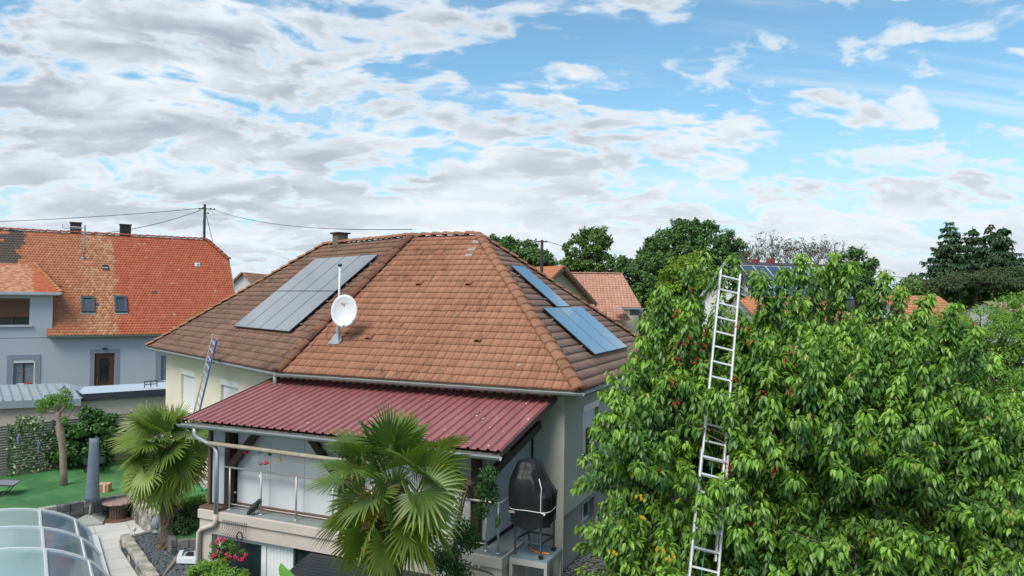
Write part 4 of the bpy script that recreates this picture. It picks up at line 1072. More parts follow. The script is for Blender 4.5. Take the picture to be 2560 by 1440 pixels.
# garden light on a thin stem
gl_=thing('garden_light',at(335,1342,BZ),'small glass ball garden light on a thin stem at the gravel bed edge','garden light')
c=at(336,1326,BZ+.18)
MB().tube([at(336,1345,BZ),c],.006,6).build('stem',steel,gl_)
MB().lathe(c+Z*.03,[(.01,-.05),(.04,-.03),(.05,0),(.04,.035),(.01,.05)],14).build('bulb',mat('ball_glass',(.55,.60,.62),.1,.05,3,spec=.9),gl_,smooth=True)
# cardboard parcel
def parcel():
    b=at(252,1232,LZ); t=thing('cardboard_box',b,'brown cardboard parcel with white labels lying on the artificial lawn','box')
    s=b[1]/F; e=un(A(1,.18,0)); q=A(-e[1],e[0],0); w_,dp_,h_=35*s,.28,20*s
    cb=mat('cardboard',(.42,.20,.09),.85,.1,4); tp_=mat('tape_white',(.68,.63,.58),.7)
    bx=MB().box(b+Z*h_/2+q*dp_/2,(w_,dp_,h_),(e,q,Z)).build('carton',cb,t,bevel=.004)
    MB().box(b+Z*h_*1.006+q*dp_/2,(w_*.99,dp_*.98,.006),(e,q,Z)).build('lid',mat('carton_top',(.47,.33,.20),.8),bx)
    MB().box(b+e*w_*.20+Z*h_*.5-q*.003,(w_*.10,.004,h_*.98),(e,q,Z)).build('tape',tp_,bx)
    MB().box(b-e*w_*.22+Z*h_*.30-q*.004,(w_*.26,.004,h_*.44),(e,q,Z)).build('label',mat('label_white',(.74,.76,.80),.6),bx)
    mb=MB(); [mb.box(b-e*w_*(.22)+Z*h_*(.36+.05*k)-q*.008,(w_*.18,.002,h_*.02),(e,q,Z)) for k in range(3)]; mb.build('label_print',mat('print_blue',(.10,.16,.34),.6),bx)
parcel()
# sun loungers
def lounger(b,ang,label,L=1.3):
    t=thing('sun_lounger',b,label,'sun lounger','grey mesh loungers on the lawn'); e=A(math.cos(ang),math.sin(ang),0); q=A(-e[1],e[0],0)
    fab=mat('grey_mesh',(.22,.23,.27),.6,.05,3); fr=mat('lounger_frame',(.03,.03,.035),.4)
    pts=[(-.85,.62),(-.45,.34),(-.1,.24),(.35,.38),(.8,.33)]
    V=[];Fq=[]
    for x,z in pts:
        for y in(-.3,.3): V.append(b+e*x+q*y+Z*z)
    Fq=[(2*i,2*i+1,2*i+3,2*i+2) for i in range(4)]; nv=len(V); V+=[p-Z*.025 for p in V]; Fq+=[(a+nv,b_+nv,c+nv,dd+nv) for a,b_,c,dd in Fq]
    mkmesh('seat',V,Fq,fab,t)
    for y in(-.3,.3): MB().tube([b+e*x+q*y+Z*z for x,z in pts],.016,6).build('side_rail',fr,t)
    MB().tube([b+e*-.5+q*-.28+Z*.34,b+e*-.2+q*-.28+Z*.02,b+e*.5+q*-.28+Z*.03,b+e*.75+q*-.28+Z*.33],.014,6).build('leg',fr,t,smooth=True)
    MB().tube([b+e*-.5+q*.28+Z*.34,b+e*-.2+q*.28+Z*.02,b+e*.5+q*.28+Z*.03,b+e*.75+q*.28+Z*.33],.014,6).build('leg',fr,t,smooth=True)
lounger(at(-38,1240,LZ),R(15),'grey mesh sun lounger cut by the left edge on the lawn')
lounger(at(236,1176,LZ),R(118),'grey mesh sun lounger standing upright behind the closed parasol')

# driftwood branch, white frame, planter
dm=mat('driftwood',(.24,.19,.14),.9,.3,5,.6,30,dirt=.25)
pts=[(462,1336,.12),(466,1352,.05),(464,1368,.04),(452,1384,.04),(440,1398,.04),(428,1416,.04),(414,1432,.03),(404,1446,.02)]
tag(MB().tube([at(u,v,BZ+h) for u,v,h in pts],[.075,.060,.058,.06,.055,.045,.03,.02],10).build('driftwood_branch',dm,smooth=True),'long curved driftwood branch lying on the slate gravel','driftwood')
wf_=MB(); a,b,c,e=[at(u,v,BZ+.06) for u,v in ((441,1408),(503,1410),(503,1372),(466,1372))]; f0=at(449,1386,BZ+.06)
poly=[a,b,c,e,f0]; cen=sum(poly)/5; inn=[cen+(p-cen)*.62 for p in poly]
V=poly+inn+[p+Z*.10 for p in poly]+[p+Z*.10 for p in inn]; Fq=[]
for i in range(5):
    j=(i+1)%5; Fq+=[(i+10,j+10,j+15,i+15),(i,j,j+10,i+10),(i+5,i+15,j+15,j+5),(i,i+5,j+5,j)]
lw=thing('light_well_cover',cen-Z*.06,'white angular plastic frame lying on the slate gravel beside the downpipe','cover')
mkmesh('rim',V,Fq,mat('white_plastic',(.70,.74,.79),.4),lw)
MB().add([cen+(p-cen)*.64+Z*.05 for p in poly],[(0,1,2,3,4)]).build('sheet',mat('pale_sheet',(.42,.50,.58),.3),lw)
MB().add([cen+(p-cen)*.36+Z*.056+A(.03,-.05,0) for p in poly],[(0,1,2,3,4)]).build('opening',hole_m,lw)
pb=at(478,1283,LZ-.1)
plt=thing('trough_planter',at(478,1290,BZ),'dark grey trough planter filled with low green plants on the lawn edge','planter')
e=un(at(513,1252,-5.5)-at(443,1268,-5.5)); q=A(-e[1],e[0],0); c=(at(513,1252,-5.5)+at(443,1268,-5.5))/2
mb=MB(); wl_,wd_=.40,.22
V=[c+e*x*wl_*s+q*y*wd_*s+Z*z for (s,z) in((1,0),(.92,-.20)) for x,y in((-1,-1),(1,-1),(1,1),(-1,1))]+[c+e*x*wl_*.9+q*y*wd_*.82+Z*z for z in(0,-.05) for x,y in((-1,-1),(1,-1),(1,1),(-1,1))]
mb.add(V,[(0,1,5,4),(1,2,6,5),(2,3,7,6),(3,0,4,7),(4,5,6,7),(0,1,9,8),(1,2,10,9),(2,3,11,10),(3,0,8,11),(8,9,13,12),(9,10,14,13),(10,11,15,14),(11,8,12,15),(12,13,14,15)]); mb.build('trough',mat('planter_dark',(.025,.03,.037),.5),plt)
MB().box(c-Z*.42,(.5,.25,.45),(e,q,Z)).build('stand',mat('planter_dark',(.025,.03,.037),.5),plt)
PLANTER=(c,e,q)
tag(MB().tube([at(500,1226,LZ+.02),at(506,1222,LZ+.04),at(513,1224,LZ+.03),at(518,1222,LZ+.02)],[.03,.045,.03,.02],6).build('green_nozzle',mat('can_green',(.03,.30,.12),.5)),'small bright green hose nozzle lying on the lawn by the glazing','hose nozzle')

# ------------------------------------------------------------------ pool enclosure
def pool():
    t=None
    F1=at(229,1345,PZ); F2=at(243,1398,PZ); ax=un(F2-F1)
    cr_=A(ax[1],-ax[0],0); 
    if cr_[0]>0: cr_=-cr_
    t=thing('pool_enclosure',F1,'low arched pool enclosure with white ribs and bluish translucent panels','pool enclosure')
    Wd=4.3; Hh=0.95
    wh=mat('enclosure_white',(.66,.70,.73),.35,.04,2); 
    m=bpy.data.materials.new('enclosure_panel'); m.use_nodes=True; q=NT(m.node_tree); q.n.clear()
    b,o=principled(q,Roughness=.12,Base_Color=(.42,.58,.58)); b.inputs['Specular IOR Level'].default_value=.8
    tr=q.new('ShaderNodeBsdfTransparent'); q.put(tr.inputs[0],(.75,.88,.90)); mx=q.new('ShaderNodeMixShader'); mx.inputs[0].default_value=.42
    q.link(b.outputs[0],mx.inputs[1]); q.link(tr.outputs[0],mx.inputs[2]); q.link(mx.outputs[0],o.inputs[0])
    m2=bpy.data.materials.new('enclosure_panel_dark'); m2.use_nodes=True; q=NT(m2.node_tree); q.n.clear()
    b,o=principled(q,Roughness=.10,Base_Color=(.17,.23,.30)); b.inputs['Specular IOR Level'].default_value=.8
    tr=q.new('ShaderNodeBsdfTransparent'); q.put(tr.inputs[0],(.7,.8,.9)); mx=q.new('ShaderNodeMixShader'); mx.inputs[0].default_value=.35
    q.link(b.outputs[0],mx.inputs[1]); q.link(tr.outputs[0],mx.inputs[2]); q.link(mx.outputs[0],o.inputs[0])
    def arc(s,th,gr): # th 0..1 over arch from right foot; gr growth
        a=R(12)+ (R(168)-R(12))*th
        cx=math.cos(a)/math.cos(R(12)); cz=(math.sin(a)-math.sin(R(12)))/(1-math.sin(R(12)))
        ctr=F1+ax*s+cr_*(Wd/2)
        return ctr-cr_*cx*(Wd/2+gr)+Z*(cz*(Hh+gr)+.06+ (PZ-F1[2]))
    secs=[(0,1.92,0.0),(1.86,3.80,.05),(3.74,5.68,.10)]
    cuts=[0,.16,.33,.52,.70,.86,1.0]
    for si,(s0,s1,gr) in enumerate(secs):
        for ci in range(6):
            V=[];Fq=[];K=5
            for k in range(K+1):
                th=cuts[ci]+(cuts[ci+1]-cuts[ci])*k/K
                V+= [arc(s0,th,gr),arc(s1,th,gr)]
            Fq=[(2*k,2*k+1,2*k+3,2*k+2) for k in range(K)]
            mkmesh('panel',V,Fq,m2 if ci in(0,1) else m,t,True)
        for s in (s0,s1-.03):
            mb=MB(); N=30
            for k in range(N):
                p,q_=arc(s,k/N,gr+.02),arc(s,(k+1)/N,gr+.02); dd=q_-p; up=un(np.cross(ax,dd)); mb.bar(p,q_+dd*.04,.07,.045,up)
            mb.build('rib',wh,t)
        for c_ in cuts: 
            p,q_=arc(s0,c_,gr+.015),arc(s1,c_,gr+.015); up=un(p-(F1+ax*s0+cr_*(Wd/2)-Z*1.5)); MB().bar(p,q_,.05,.03,up).build('purlin',wh,t)
    # back gable and base rails
    V=[F1+Z*.05]+[arc(0,k/16,-.01) for k in range(17)]+[F1+cr_*Wd+Z*.05]
    mkmesh('end_panel',V,[tuple(range(len(V)))],m,t)
    for sg,c0 in((0,F1),(1,F1+cr_*Wd)):
        MB().bar(c0+Z*.05-cr_*(.06 if sg==0 else -.06),c0+ax*7+Z*.05-cr_*(.06 if sg==0 else -.06),.14,.08).build('base_rail',wh,t,bevel=.01)
    # the pool under it
    wp=F1+cr_*.35+ax*.3
    water=mat('pool_water',(.03,.26,.30),.05,.08,2,spec=.6)
    tag(MB().prism([wp+Z*.012,wp+ax*7+Z*.012,wp+ax*7+cr_*3.6+Z*.012,wp+cr_*3.6+Z*.012],(0,0,-.01)).build('pool_water',water),kind='structure')
pool()

# ================================================================== BLUE HOUSE
bz=-2.5
be1=at(121,839.5,bz); be2=at(425,835,bz); bd=un(be2-be1); bn_=A(-bd[1],bd[0],0)
def bplane(p): s=bn_*math.cos(p)+Z*math.sin(p); return plane(be1,np.cross(bd,s)),s
best=min(((abs(hit(10,574,bplane(R(p))[0])[2]-hit(515,599,bplane(R(p))[0])[2]),p) for p in np.arange(38,64,.5)))
bp_=R(best[1]) if 44<best[1]<60 else R(50)
PB,bs=bplane(bp_); print('blue pitch',best,be1,be2,hit(10,574,PB),hit(515,599,PB))
nB=upn(PB)
rdg=hit(515,599,PB); RZ=(rdg[2]*.6+hit(10,574,PB)[2]*.4); RR=be1+bd*((rdg-be1)@bd)+bs*((RZ-bz)/math.sin(bp_))
clip=hit(571,649,PB); er=(clip-be1)@bd
Er=be1+bd*er; Elft=be1-bd*9.0
clipP=Er+bs*((clip-be1)@bs)
RL=be1-bd*9.0+bs*((RZ-bz)/math.sin(bp_))
RUNB=(RR-be1)@bn_
def mat_btile():
    m=bpy.data.materials.new('beaver_tiles'); m.use_nodes=True; t=NT(m.node_tree); t.n.clear()
    uv=t.new('ShaderNodeUVMap').outputs[0]; co=t.new('ShaderNodeTexCoord').outputs['Object']; u,v,_=t.xyz(uv)
    cell=t.comb(t.m('FLOOR',u),t.m('FLOOR',v),4.0); wn=t.new('ShaderNodeTexWhiteNoise'); t.put(wn.inputs['Vector'],cell); r=wn.outputs['Value']; r2,r3,_q=t.xyz(wn.outputs['Color'])
    xw=t.m('MULTIPLY',u,.17)  # metres along the eave from the left end
    jig=t.m('MULTIPLY',t.m('SUBTRACT',t.noise(t.comb(0.0,t.m('MULTIPLY',v,.35),1.0),1,3),.5),.9)
    x=t.m('ADD',xw,jig)
    red=t.mix(r,(.44,.105,.052),(.51,.150,.078)); oldo=t.mix(r,(.42,.15,.075),(.50,.205,.11)); pale=t.mix(r,(.46,.20,.11),(.58,.31,.19))
    col=t.mix(t.ss(x,REDX-.15,REDX+.15),oldo,red)
    pz=t.m('MULTIPLY',t.ss(x,REDX-2.4,REDX-1.4),t.ss(x,REDX-.1,REDX+.05,1,0)); pz=t.m('MULTIPLY',pz,t.ss(t.m('ADD',t.noise(co,1.2,4),t.m('MULTIPLY',r2,.35)),.45,.75)); col=t.mix(pz,col,pale)
    col=t.mix(t.ss(r3,.975,1.0,0,.6),col,(.60,.36,.25))
    # dark slate-coloured replaced patches at the far left
    dn=t.noise(t.comb(t.m('MULTIPLY',t.m('FLOOR',u),.10),t.m('MULTIPLY',t.m('FLOOR',v),.13),2.0),1.0,3,.5)
    dk=t.m('MULTIPLY',t.ss(x,DKX-.1,DKX+1.6,.26,-.12),t.ss(v,17.0,22.0)); dk=t.m('ADD',dk,t.m('MULTIPLY',t.m('GREATER_THAN',v,199.0),-.12)); dk=t.m('GREATER_THAN',t.m('ADD',dn,dk),.68); col=t.mix(dk,col,(.11,.085,.075))
    col=t.mix(t.ss(t.noise(co,.9,6,.7),.58,.78,0,.4),col,(.20,.09,.05))
    mv=t.m('MULTIPLY_ADD',t.noise(co,16,3,.7),.5,.75); col=t.vm('MULTIPLY',col,t.comb(mv,mv,mv))
    b,o=principled(t,Roughness=.8); t.put(b.inputs['Base Color'],col); b.inputs['Specular IOR Level'].default_value=.3; return m
REDX=(hit(290,740,PB)-Elft)@bd; DKX=(hit(20,640,PB)-Elft)@bd
btile=mat_btile()
blue=mat('blue_grey_render',(.43,.465,.54),.9,.05,.5,.12,40,fine=.02); btrim=mat('blue_trim',(.25,.27,.34),.85,.05,1)
bh=thing('blue_house',(be1+be2)/2*A(1,1,0)+A(0,0,GZ),'long pale blue house with steep orange tiled roof and two dark chimneys','house')
broof=facet('roof',Elft,Er,[RL,RR,clipP] if False else [RL,RR],btile,bh,tw=.17,ex=.21,lip=.03,rnd=.004,sub=4,groove=.008,seed=21,tail=True)
bpy.data.objects.remove(broof,do_unlink=True)
# front slope with clipped gable end: two pieces sharing the course lines
def limfacet(name,m,parent,a,W0,hc,W1,H,**k): 
    pass
hC=(clip-be1)@bs; HT=(RZ-bz)/math.sin(bp_); xR=(RR-Elft)@bd; xC=(clipP-Elft)@bd
def facet_poly(name,a,e,s,H,leftf,rightf,m,parent,tw,ex,lip=.028,rnd=.004,sub=4,groove=.008,seed=1,tail=True,kofs=0):
    nn=un(np.cross(e,s)); nn=nn if nn[2]>0 else -nn
    nc=int(round(H/ex)); ex=H/nc; rg=np.random.default_rng(seed); V=[];Fq=[];UV=[]
    for k in range(nc):
        h0=k*ex;h1=min((k+1)*ex+.03,H); i0=int(math.floor(min(leftf(h0),leftf(h1))/tw))-1; i1=int(math.ceil(max(rightf(h0),rightf(h1))/tw))+1
        stag=.5 if k%2 else 0; us=[];lf=[]
        for i in range(i0,i1+1):
            j=rg.normal()*rnd
            for q in range(sub): us.append((i+q/sub+stag)*tw); lf.append(-groove if q==0 else j)
        o=len(V); nu=len(us)
        for (h,li,tp) in((h0-.01,0,0),(h0-.01,1,0),(h1,.12,1)):
            hh=min(max(h,0),H); L0,L1=leftf(hh),rightf(hh)
            for ui,uu in enumerate(us):
                uc=min(max(uu,L0),L1); fr=(ui%sub)/sub; dh=(.05*(1-math.sin(math.pi*fr)) if (tail and not tp) else 0)
                V.append(a+e*uc+s*(h+dh)+nn*(lip*li+(lf[ui] if li==1 else lf[ui]*.5 if tp else 0))); UV.append(((uu/tw)-stag+.001,k+kofs+.1+.8*tp))
        for r_ in range(2):
            for ui in range(nu-1): p=o+r_*nu+ui; Fq.append((p,p+1,p+nu+1,p+nu))
    V=np.array(V);Fq=np.array(Fq); dd=np.linalg.norm(V[Fq[:,0]]-V[Fq[:,1]],axis=1)+np.linalg.norm(V[Fq[:,2]]-V[Fq[:,3]],axis=1); Fq=Fq[dd>1e-4]
    return mkmesh(name,V,None,m,parent,False,0,None,UV,None,Fq)
rf=lambda h: xC if h<hC else xC+(xR-xC)*(h-hC)/(HT-hC)
wcx=(hit(131,800,plane(Elft+bn_*.35,bn_))-Elft)@bd
broof=facet_poly('roof',Elft,bd,bs,HT,lambda h: wcx-.25 if h<2.9 else 0.0,rf,btile,bh,.17,.205,seed=21)
# back slope, gable end, half hip
bk=MB(); BkR=Er+bn_*2*RUNB; BkL=Elft+bn_*2*RUNB; clipB=clipP+bn_*2*(RUNB-(clipP-Er)@bn_)
bk.add([BkR,BkL,RL,RR,clipB],[(0,1,2,3,4)]); bk.add([clipP,clipB,RR],[(0,1,2)]); bk.build('roof',mat('tile_plain',(.34,.12,.06),.85,.2,3),bh)
wo=.35
gx=Er-bd*.25
mb=MB(); q=lambda p: p-bd*.25
mb.add([A(*(gx+bn_*wo)[:2],GZ-1),A(*(gx+bn_*(2*RUNB-wo))[:2],GZ-1),q(BkR)-bn_*wo-Z*.1,q(clipB)-Z*.12,q(clipP)-Z*.12,q(Er)+bn_*wo-Z*.1],[(0,1,2,3,4,5)]); mb.build('gable_wall',mat('gable_pale',(.55,.56,.57),.9,.05,1),bh)
# verge strip
MB().bar(Er+bd*.03,clipP+bd*.03,.05,.16,nB).build('verge',zinc,bh)
MB().bar(clipP+bd*.02,RR+bd*.02,.05,.14,nB).build('verge',zinc,bh)
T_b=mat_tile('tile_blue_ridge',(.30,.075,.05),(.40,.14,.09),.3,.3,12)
ridge('ridge_tiles',RL,RR,T_b,broof,.13,.38,.03,seed=31); ridge('ridge_tiles',clipP,RR,T_b,broof,.15,.34,.05,seed=32)
# walls: front with openings
wf0=Elft+bn_*wo; wf1=Er+bn_*wo-bd*.25; PW=plane(wf0,bn_)
def wx(u,v): p=hit(u,v,PW); return (p-wf0)@bd,p[2]
def rect(u0,v0,u1,v1): a=wx(u0,v0);b=wx(u1,v1); return (a[0],b[0],min(a[1],b[1]),max(a[1],b[1]))
win1=rect(31,899,86,966); door=rect(236.5,883.5,284.5,985); win2=rect(401,888,436,952); upw=rect(-60,745,73,812)
mb=MB(); H2=[win1,(door[0],door[1],GZ-.2,door[3]),win2]
e_,out_,p_=wall_with_holes(mb,wf0,wf1,GZ-1,bz-.05,H2,.16); mb.build('wall',blue,bh)
def trim(r,w_=.24,bottom=True):
    m_=MB(); s0,s1,z0,z1=r; ax=(e_,out_,Z)
    m_.box(p_+e_*(s0-w_/2)+Z*(z0+z1)/2+out_*.015,(w_,.05,z1-z0),ax);m_.box(p_+e_*(s1+w_/2)+Z*(z0+z1)/2+out_*.015,(w_,.05,z1-z0),ax);m_.box(p_+e_*(s0+s1)/2+Z*(z1+w_*.5)+out_*.015,(s1-s0+2*w_,.05,w_),ax)
    if bottom: m_.box(p_+e_*(s0+s1)/2+Z*(z0-w_*.5)+out_*.015,(s1-s0+2*w_,.05,w_),ax); m_.box(p_+e_*(s0+s1)/2+Z*(z0-.05)+out_*.06,(s1-s0+.3,.16,.07),ax)
    return m_
curt=mat('net_curtain',(.20,.22,.27),.5,.5,9,fine=.4)
f=window(bh,p_,e_,out_,*win1,.16,mat('dark_brown_frame',(.04,.028,.02),.5),cols=2,gm=curt,sill=False,fw=.05)
trim(win1,.26).build('surround',btrim,f); 
MB().box(p_+e_*(win1[0]+win1[1])/2+Z*(win1[3]-.10)-out_*.05,(win1[1]-win1[0],.08,.20),(e_,out_,Z)).build('shutter_box',white,f)
mb=MB(); [mb.box(p_+e_*x+Z*(win1[2]+win1[3])/2-out_*.05,(.05,.08,win1[3]-win1[2]),(e_,out_,Z)) for x in (win1[0]+.025,win1[1]-.025)]; mb.build('shutter_guides',white,f)
fp=MB(); [fp.lathe(p_+e_*(win1[0]+(win1[1]-win1[0])*x)+Z*(win1[2]+.06)-out_*.03,[(.05,0),(.07,.12),(.02,.2)],8) for x in (.55,.68,.8)]; fp.build('flower_pots',mat('pot_red',(.35,.06,.04),.7),f)
MB().box(p_+e_*(win1[0]+.42)+Z*(win1[2]+.12)-out_*.03,(.32,.06,.18),(e_,out_,Z)).build('white_pot',white,f)
f=window(bh,p_,e_,out_,*win2,.16,white,cols=1,gm=curt,sill=False,fw=.06); trim(win2,.26).build('surround',btrim,f)
# door
bb=p_-out_*.13; s0,s1,z0,z1=door; z0=max(z0,GZ)
drm=mat('brown_door',(.095,.04,.022),.5,.15,4,stretch=(1,1,.3))
dr=MB().box(bb+e_*(s0+s1)/2+Z*(GZ+z1)/2,(s1-s0,.06,z1-GZ),(e_,out_,Z)).build('door',drm,bh)
ov=MB(); c=bb+e_*(s0+s1)/2+Z*(z1-1.05)+out_*.035; hw=(s1-s0)*.27
ov.add([c+e_*x*hw+Z*y for x,y in((-.8,.72),(.0,.80),(.8,.72),(1,.4),(.85,0),(1,-.4),(.8,-.72),(0,-.8),(-.8,-.72),(-1,-.4),(-.85,0),(-1,.4))],[tuple(range(12))]); ov.build('pane',glass,dr)
MB().tube([bb+e_*(s0+.17)+Z*(z1-1.4)+out_*.08,bb+e_*(s0+.17)+Z*(z1-1.95)+out_*.08],.02,6).build('handle',mat('brass',(.5,.38,.2),.35,.05,3,metal=.8),dr)
trim((s0,s1,GZ,z1),.24,False).build('surround',btrim,dr)
lm=hit(262,871,PW)+out_*.1; MB().box(lm,(.24,.16,.09),(e_,out_,Z)).build('wall_lamp',mat('lamp_dark',(.04,.04,.045),.4),bh,bevel=.02)
gutter(Elft+bd*(wcx-.25),Er,-bn_,.085,bh,seams=False)
mb=MB(); mb.bar(Elft+bd*(wcx-.2)+bn_*.17-Z*.05,Er+bn_*.17-Z*.05,.36,.04); mb.build('soffit',soff,bh)
# wall dormer at the left: wall rises flush, own hipped roof
wc=hit(131,800,PW); ws=(wc-wf0)@bd; we=hit(130,727,PW); wz_=we[2]-.12
mb=MB(); up_=(max(upw[0],0.2),upw[1],upw[2],upw[3])
e2_,o2_,p2_=wall_with_holes(mb,wf0-bn_*.02,wf0-bn_*.02+bd*ws,bz-.10,wz_,[up_],.16)
cs=wf0-bn_*.02+bd*ws; hb_=(wz_-bz)/math.tan(bp_)+.2
mb.add([A(*cs[:2],bz-.1),A(*(cs+bn_*(hb_+.4))[:2],bz-.1),A(*(cs+bn_*(hb_+.4))[:2],wz_),A(*cs[:2],wz_)],[(0,1,2,3)]); dm_=mb.build('dormer_wall',blue,bh)
f=window(bh,p2_,e2_,o2_,*up_,.16,mat('dark_brown_frame',(.04,.028,.02),.5),cols=3,shutter=.70,sm=mat('brown_shutter',(.12,.055,.03),.6,.06,3),shm=mat('brown_shutter',(.12,.055,.03),.6,.06,3),sill=False)
MB().box(p2_+e2_*((up_[0]+up_[1])/2)+Z*(up_[2]-.06)+o2_*.04,(up_[1]-up_[0]+.3,.16,.10),(e2_,o2_,Z)).build('sill',mat('pale_sill',(.45,.47,.52),.7),f)
# dormer roof plane (shallower) from its eave back to the main slope
de=at(153,723,we[2]); dE1=A(*(cs-bn_*.42+bd*.42)[:2],wz_+.02); dE0=dE1-bd*14
ph=R(25.5); ds_=bn_*math.cos(ph)+Z*math.sin(ph); PD=plane(dE1,np.cross(bd,ds_))
# meeting line of both slopes
def meet(P0):
    # from point on dormer eave go up ds_ until on main plane
    t=(PB[1]-PB[0]@P0)/(PB[0]@ds_); return t
tm=meet(dE1); print('dormer depth',tm,wz_)
xr=(dE1-dE0)@bd
apx=hit(88,649,PD); hx=(apx-dE0)@bd; hh_=(apx-dE0)@ds_; print('dormer apex',hx,hh_,tm)
hh_=min(max(hh_,1.0),tm)
droof=facet_poly('roof',dE0,bd,ds_,tm,lambda h:0.0,lambda h: xr-(xr-hx)*min(1,h/hh_),btile,bh,.17,.16,lip=.02,seed=23,kofs=200)
hpT=dE0+bd*hx+ds_*hh_
ridge('ridge_tiles',dE1,hpT,mat_tile('tile_orange_cap',(.42,.17,.06),(.55,.27,.11),.3,.3,14),droof,.10,.33,.03,seed=33)
bs3=MB(); bs3.add([dE1,dE1+bn_*(hb_+.2)+Z*.0,hpT+bn_*.3],[(0,1,2)]); bs3.build('dormer_cheek_roof',mat('tile_plain',(.34,.12,.06),.85,.2,3),bh)
MB().bar(dE0-bn_*.02-Z*.05,dE1-bn_*.02-Z*.05,.10,.14).build('dormer_gutter',mat('pale_gutter',(.42,.46,.54),.5),bh)
MB().bar(dE0+bn_*.2-Z*.14,dE1+bn_*.2-Z*.14-bd*.1,.40,.05).build('dormer_soffit',white,bh)
# skylights
bfr=mat('skylight_frame',(.045,.055,.07),.4)
skg=mat('skylight_glass',(.03,.045,.065),.06,.03,1,spec=1.0)
for i,(u0,v0,u1,v1) in enumerate(((202,743,238,782),(285,742,319,782))):
    a=hit(u0,v0,PB);b=hit(u1,v1,PB); s0=(a-Elft)@bd;s1=(b-Elft)@bd;h1=(a-Elft)@bs;h0=(b-Elft)@bs; c=Elft+bd*(s0+s1)/2+bs*(h0+h1)/2; w_=s1-s0;l_=h1-h0
    fm=MB()
    for (x,y,a_,b_) in((-w_/2+.06,0,.12,l_),(w_/2-.06,0,.12,l_),(0,l_/2-.09,w_-.24,.18),(0,-l_/2+.06,w_-.24,.12)): fm.box(c+bd*x+bs*y+nB*.07,(a_,b_,.14),(bd,bs,nB))
    k=fm.build('skylight',bfr,bh,bevel=.01)
    MB().box(c+nB*.075,(w_-.24,l_-.30,.02),(bd,bs,nB)).build('pane',skg,k)
    MB().box(c-bs*(l_/2+.05)+nB*.03,(w_+.06,.16,.02),(bd,bs,nB)).build('flashing',zinc,k)
# roof vent, small hatch
c=hit(262,670,PB); MB().box(c+nB*.08,(.36,.26,.16),(bd,bs,nB)).build('roof_vent',hole_m,bh); MB().box(c+nB*.10-bs*.12,(.34,.10,.16),(bd,bs,nB)).build('vent_front',zinc,bh)
c=hit(493,663,PB); MB().box(c+nB*.05,(.34,.34,.06),(bd,bs,nB)).lathe(c+nB*.08,[(.10,0),(.09,.08),(.02,.12)],10,(bd,bs,nB)).build('roof_hatch',mat('pale_metal',(.50,.52,.55),.5),bh)
# chimneys on the ridge
bch=mat('chimney_dark',(.030,.026,.026),.9,.1,3)
for (u0,u1,vt) in((176,202,556),(300,326,561)):
    yc=RR[1]+ ( (invproj(RR)[0]-u0)*0)+.7
    pR=hit((u0+u1)/2,590,plane(RR+bn_*.5,bn_)); tp=aty((u0+u1)/2,vt,pR[1])[2]; w_=(u1-u0)*pR[1]/F
    MB().box((pR[0],pR[1],(tp+RZ-1.2)/2),(w_*.92,w_*.8,tp-RZ+1.2),(bd,bn_,Z)).build('chimney',bch,broof)
    MB().box((pR[0],pR[1],tp-.03),(w_*1.05,w_*.92,.07),(bd,bn_,Z)).build('chimney_rim',mat('chimney_rim',(.10,.085,.08),.8),broof)
# TV aerial on the roof
am=mat('aerial_metal',(.34,.37,.40),.5,.05,3,metal=.5)
f0=hit(209,646,PB); tpz=aty(213,563,f0[1]-.3)
ta=thing('tv_aerial',f0,'thin grey TV aerial mast with yagi rods fixed on the orange roof','aerial')
MB().tube([f0+nB*.05,f0-bn_*.3+Z*.4,A(tpz[0],f0[1]-.3,tpz[2])],.045,8).build('mast',am,ta)
MB().lathe(f0+nB*.02,[(.14,0),(.11,.05),(.05,.10)],10,(bd,bs,nB)).build('foot',zinc,ta)
mb=MB(); y_=f0[1]-.3; a=aty(211,569,y_);b=aty(156,566,y_); mb.tube([a,b],.02,6); mb.tube([a-Z*.05,aty(160,572,y_)],.015,5)
for t_ in np.linspace(0.05,1,9): c=a+(b-a)*t_; mb.tube([c-Z*.12-Y*.1,c+Z*.12+Y*.1],.010,4)
mb.tube([aty(156,560,y_),aty(157,571,y_)],.02,5); mb.build('yagi',am,ta)
# electricity mast on the ridge + wires
mm=mat('mast_dark',(.05,.045,.045),.6,.1,3,metal=.3)
em=thing('electricity_mast',RR-bd*.1,'dark steel electricity mast rising from the right end of the blue house ridge','mast')
mp0=RR-bd*.12-Z*.1; mt=aty(516,511,mp0[1]); mx_=A(mp0[0],mp0[1],mt[2])
MB().tube([mp0,mx_],.085,10).build('pole',mm,em)
ins=mat('insulator',(.10,.07,.06),.3)
for (du,dv) in ((-8,520-511),(-18,11),(10,11),(20,12),(4,22)):
    c=aty(516+du,511+dv,mp0[1]); mb=MB(); mb.tube([A(mp0[0],mp0[1],c[2]),c],.025,5); mb.lathe(c,[(.03,-.06),(.06,-.02),(.06,.03),(.02,.07)],8); mb.build('insulator',ins,em)
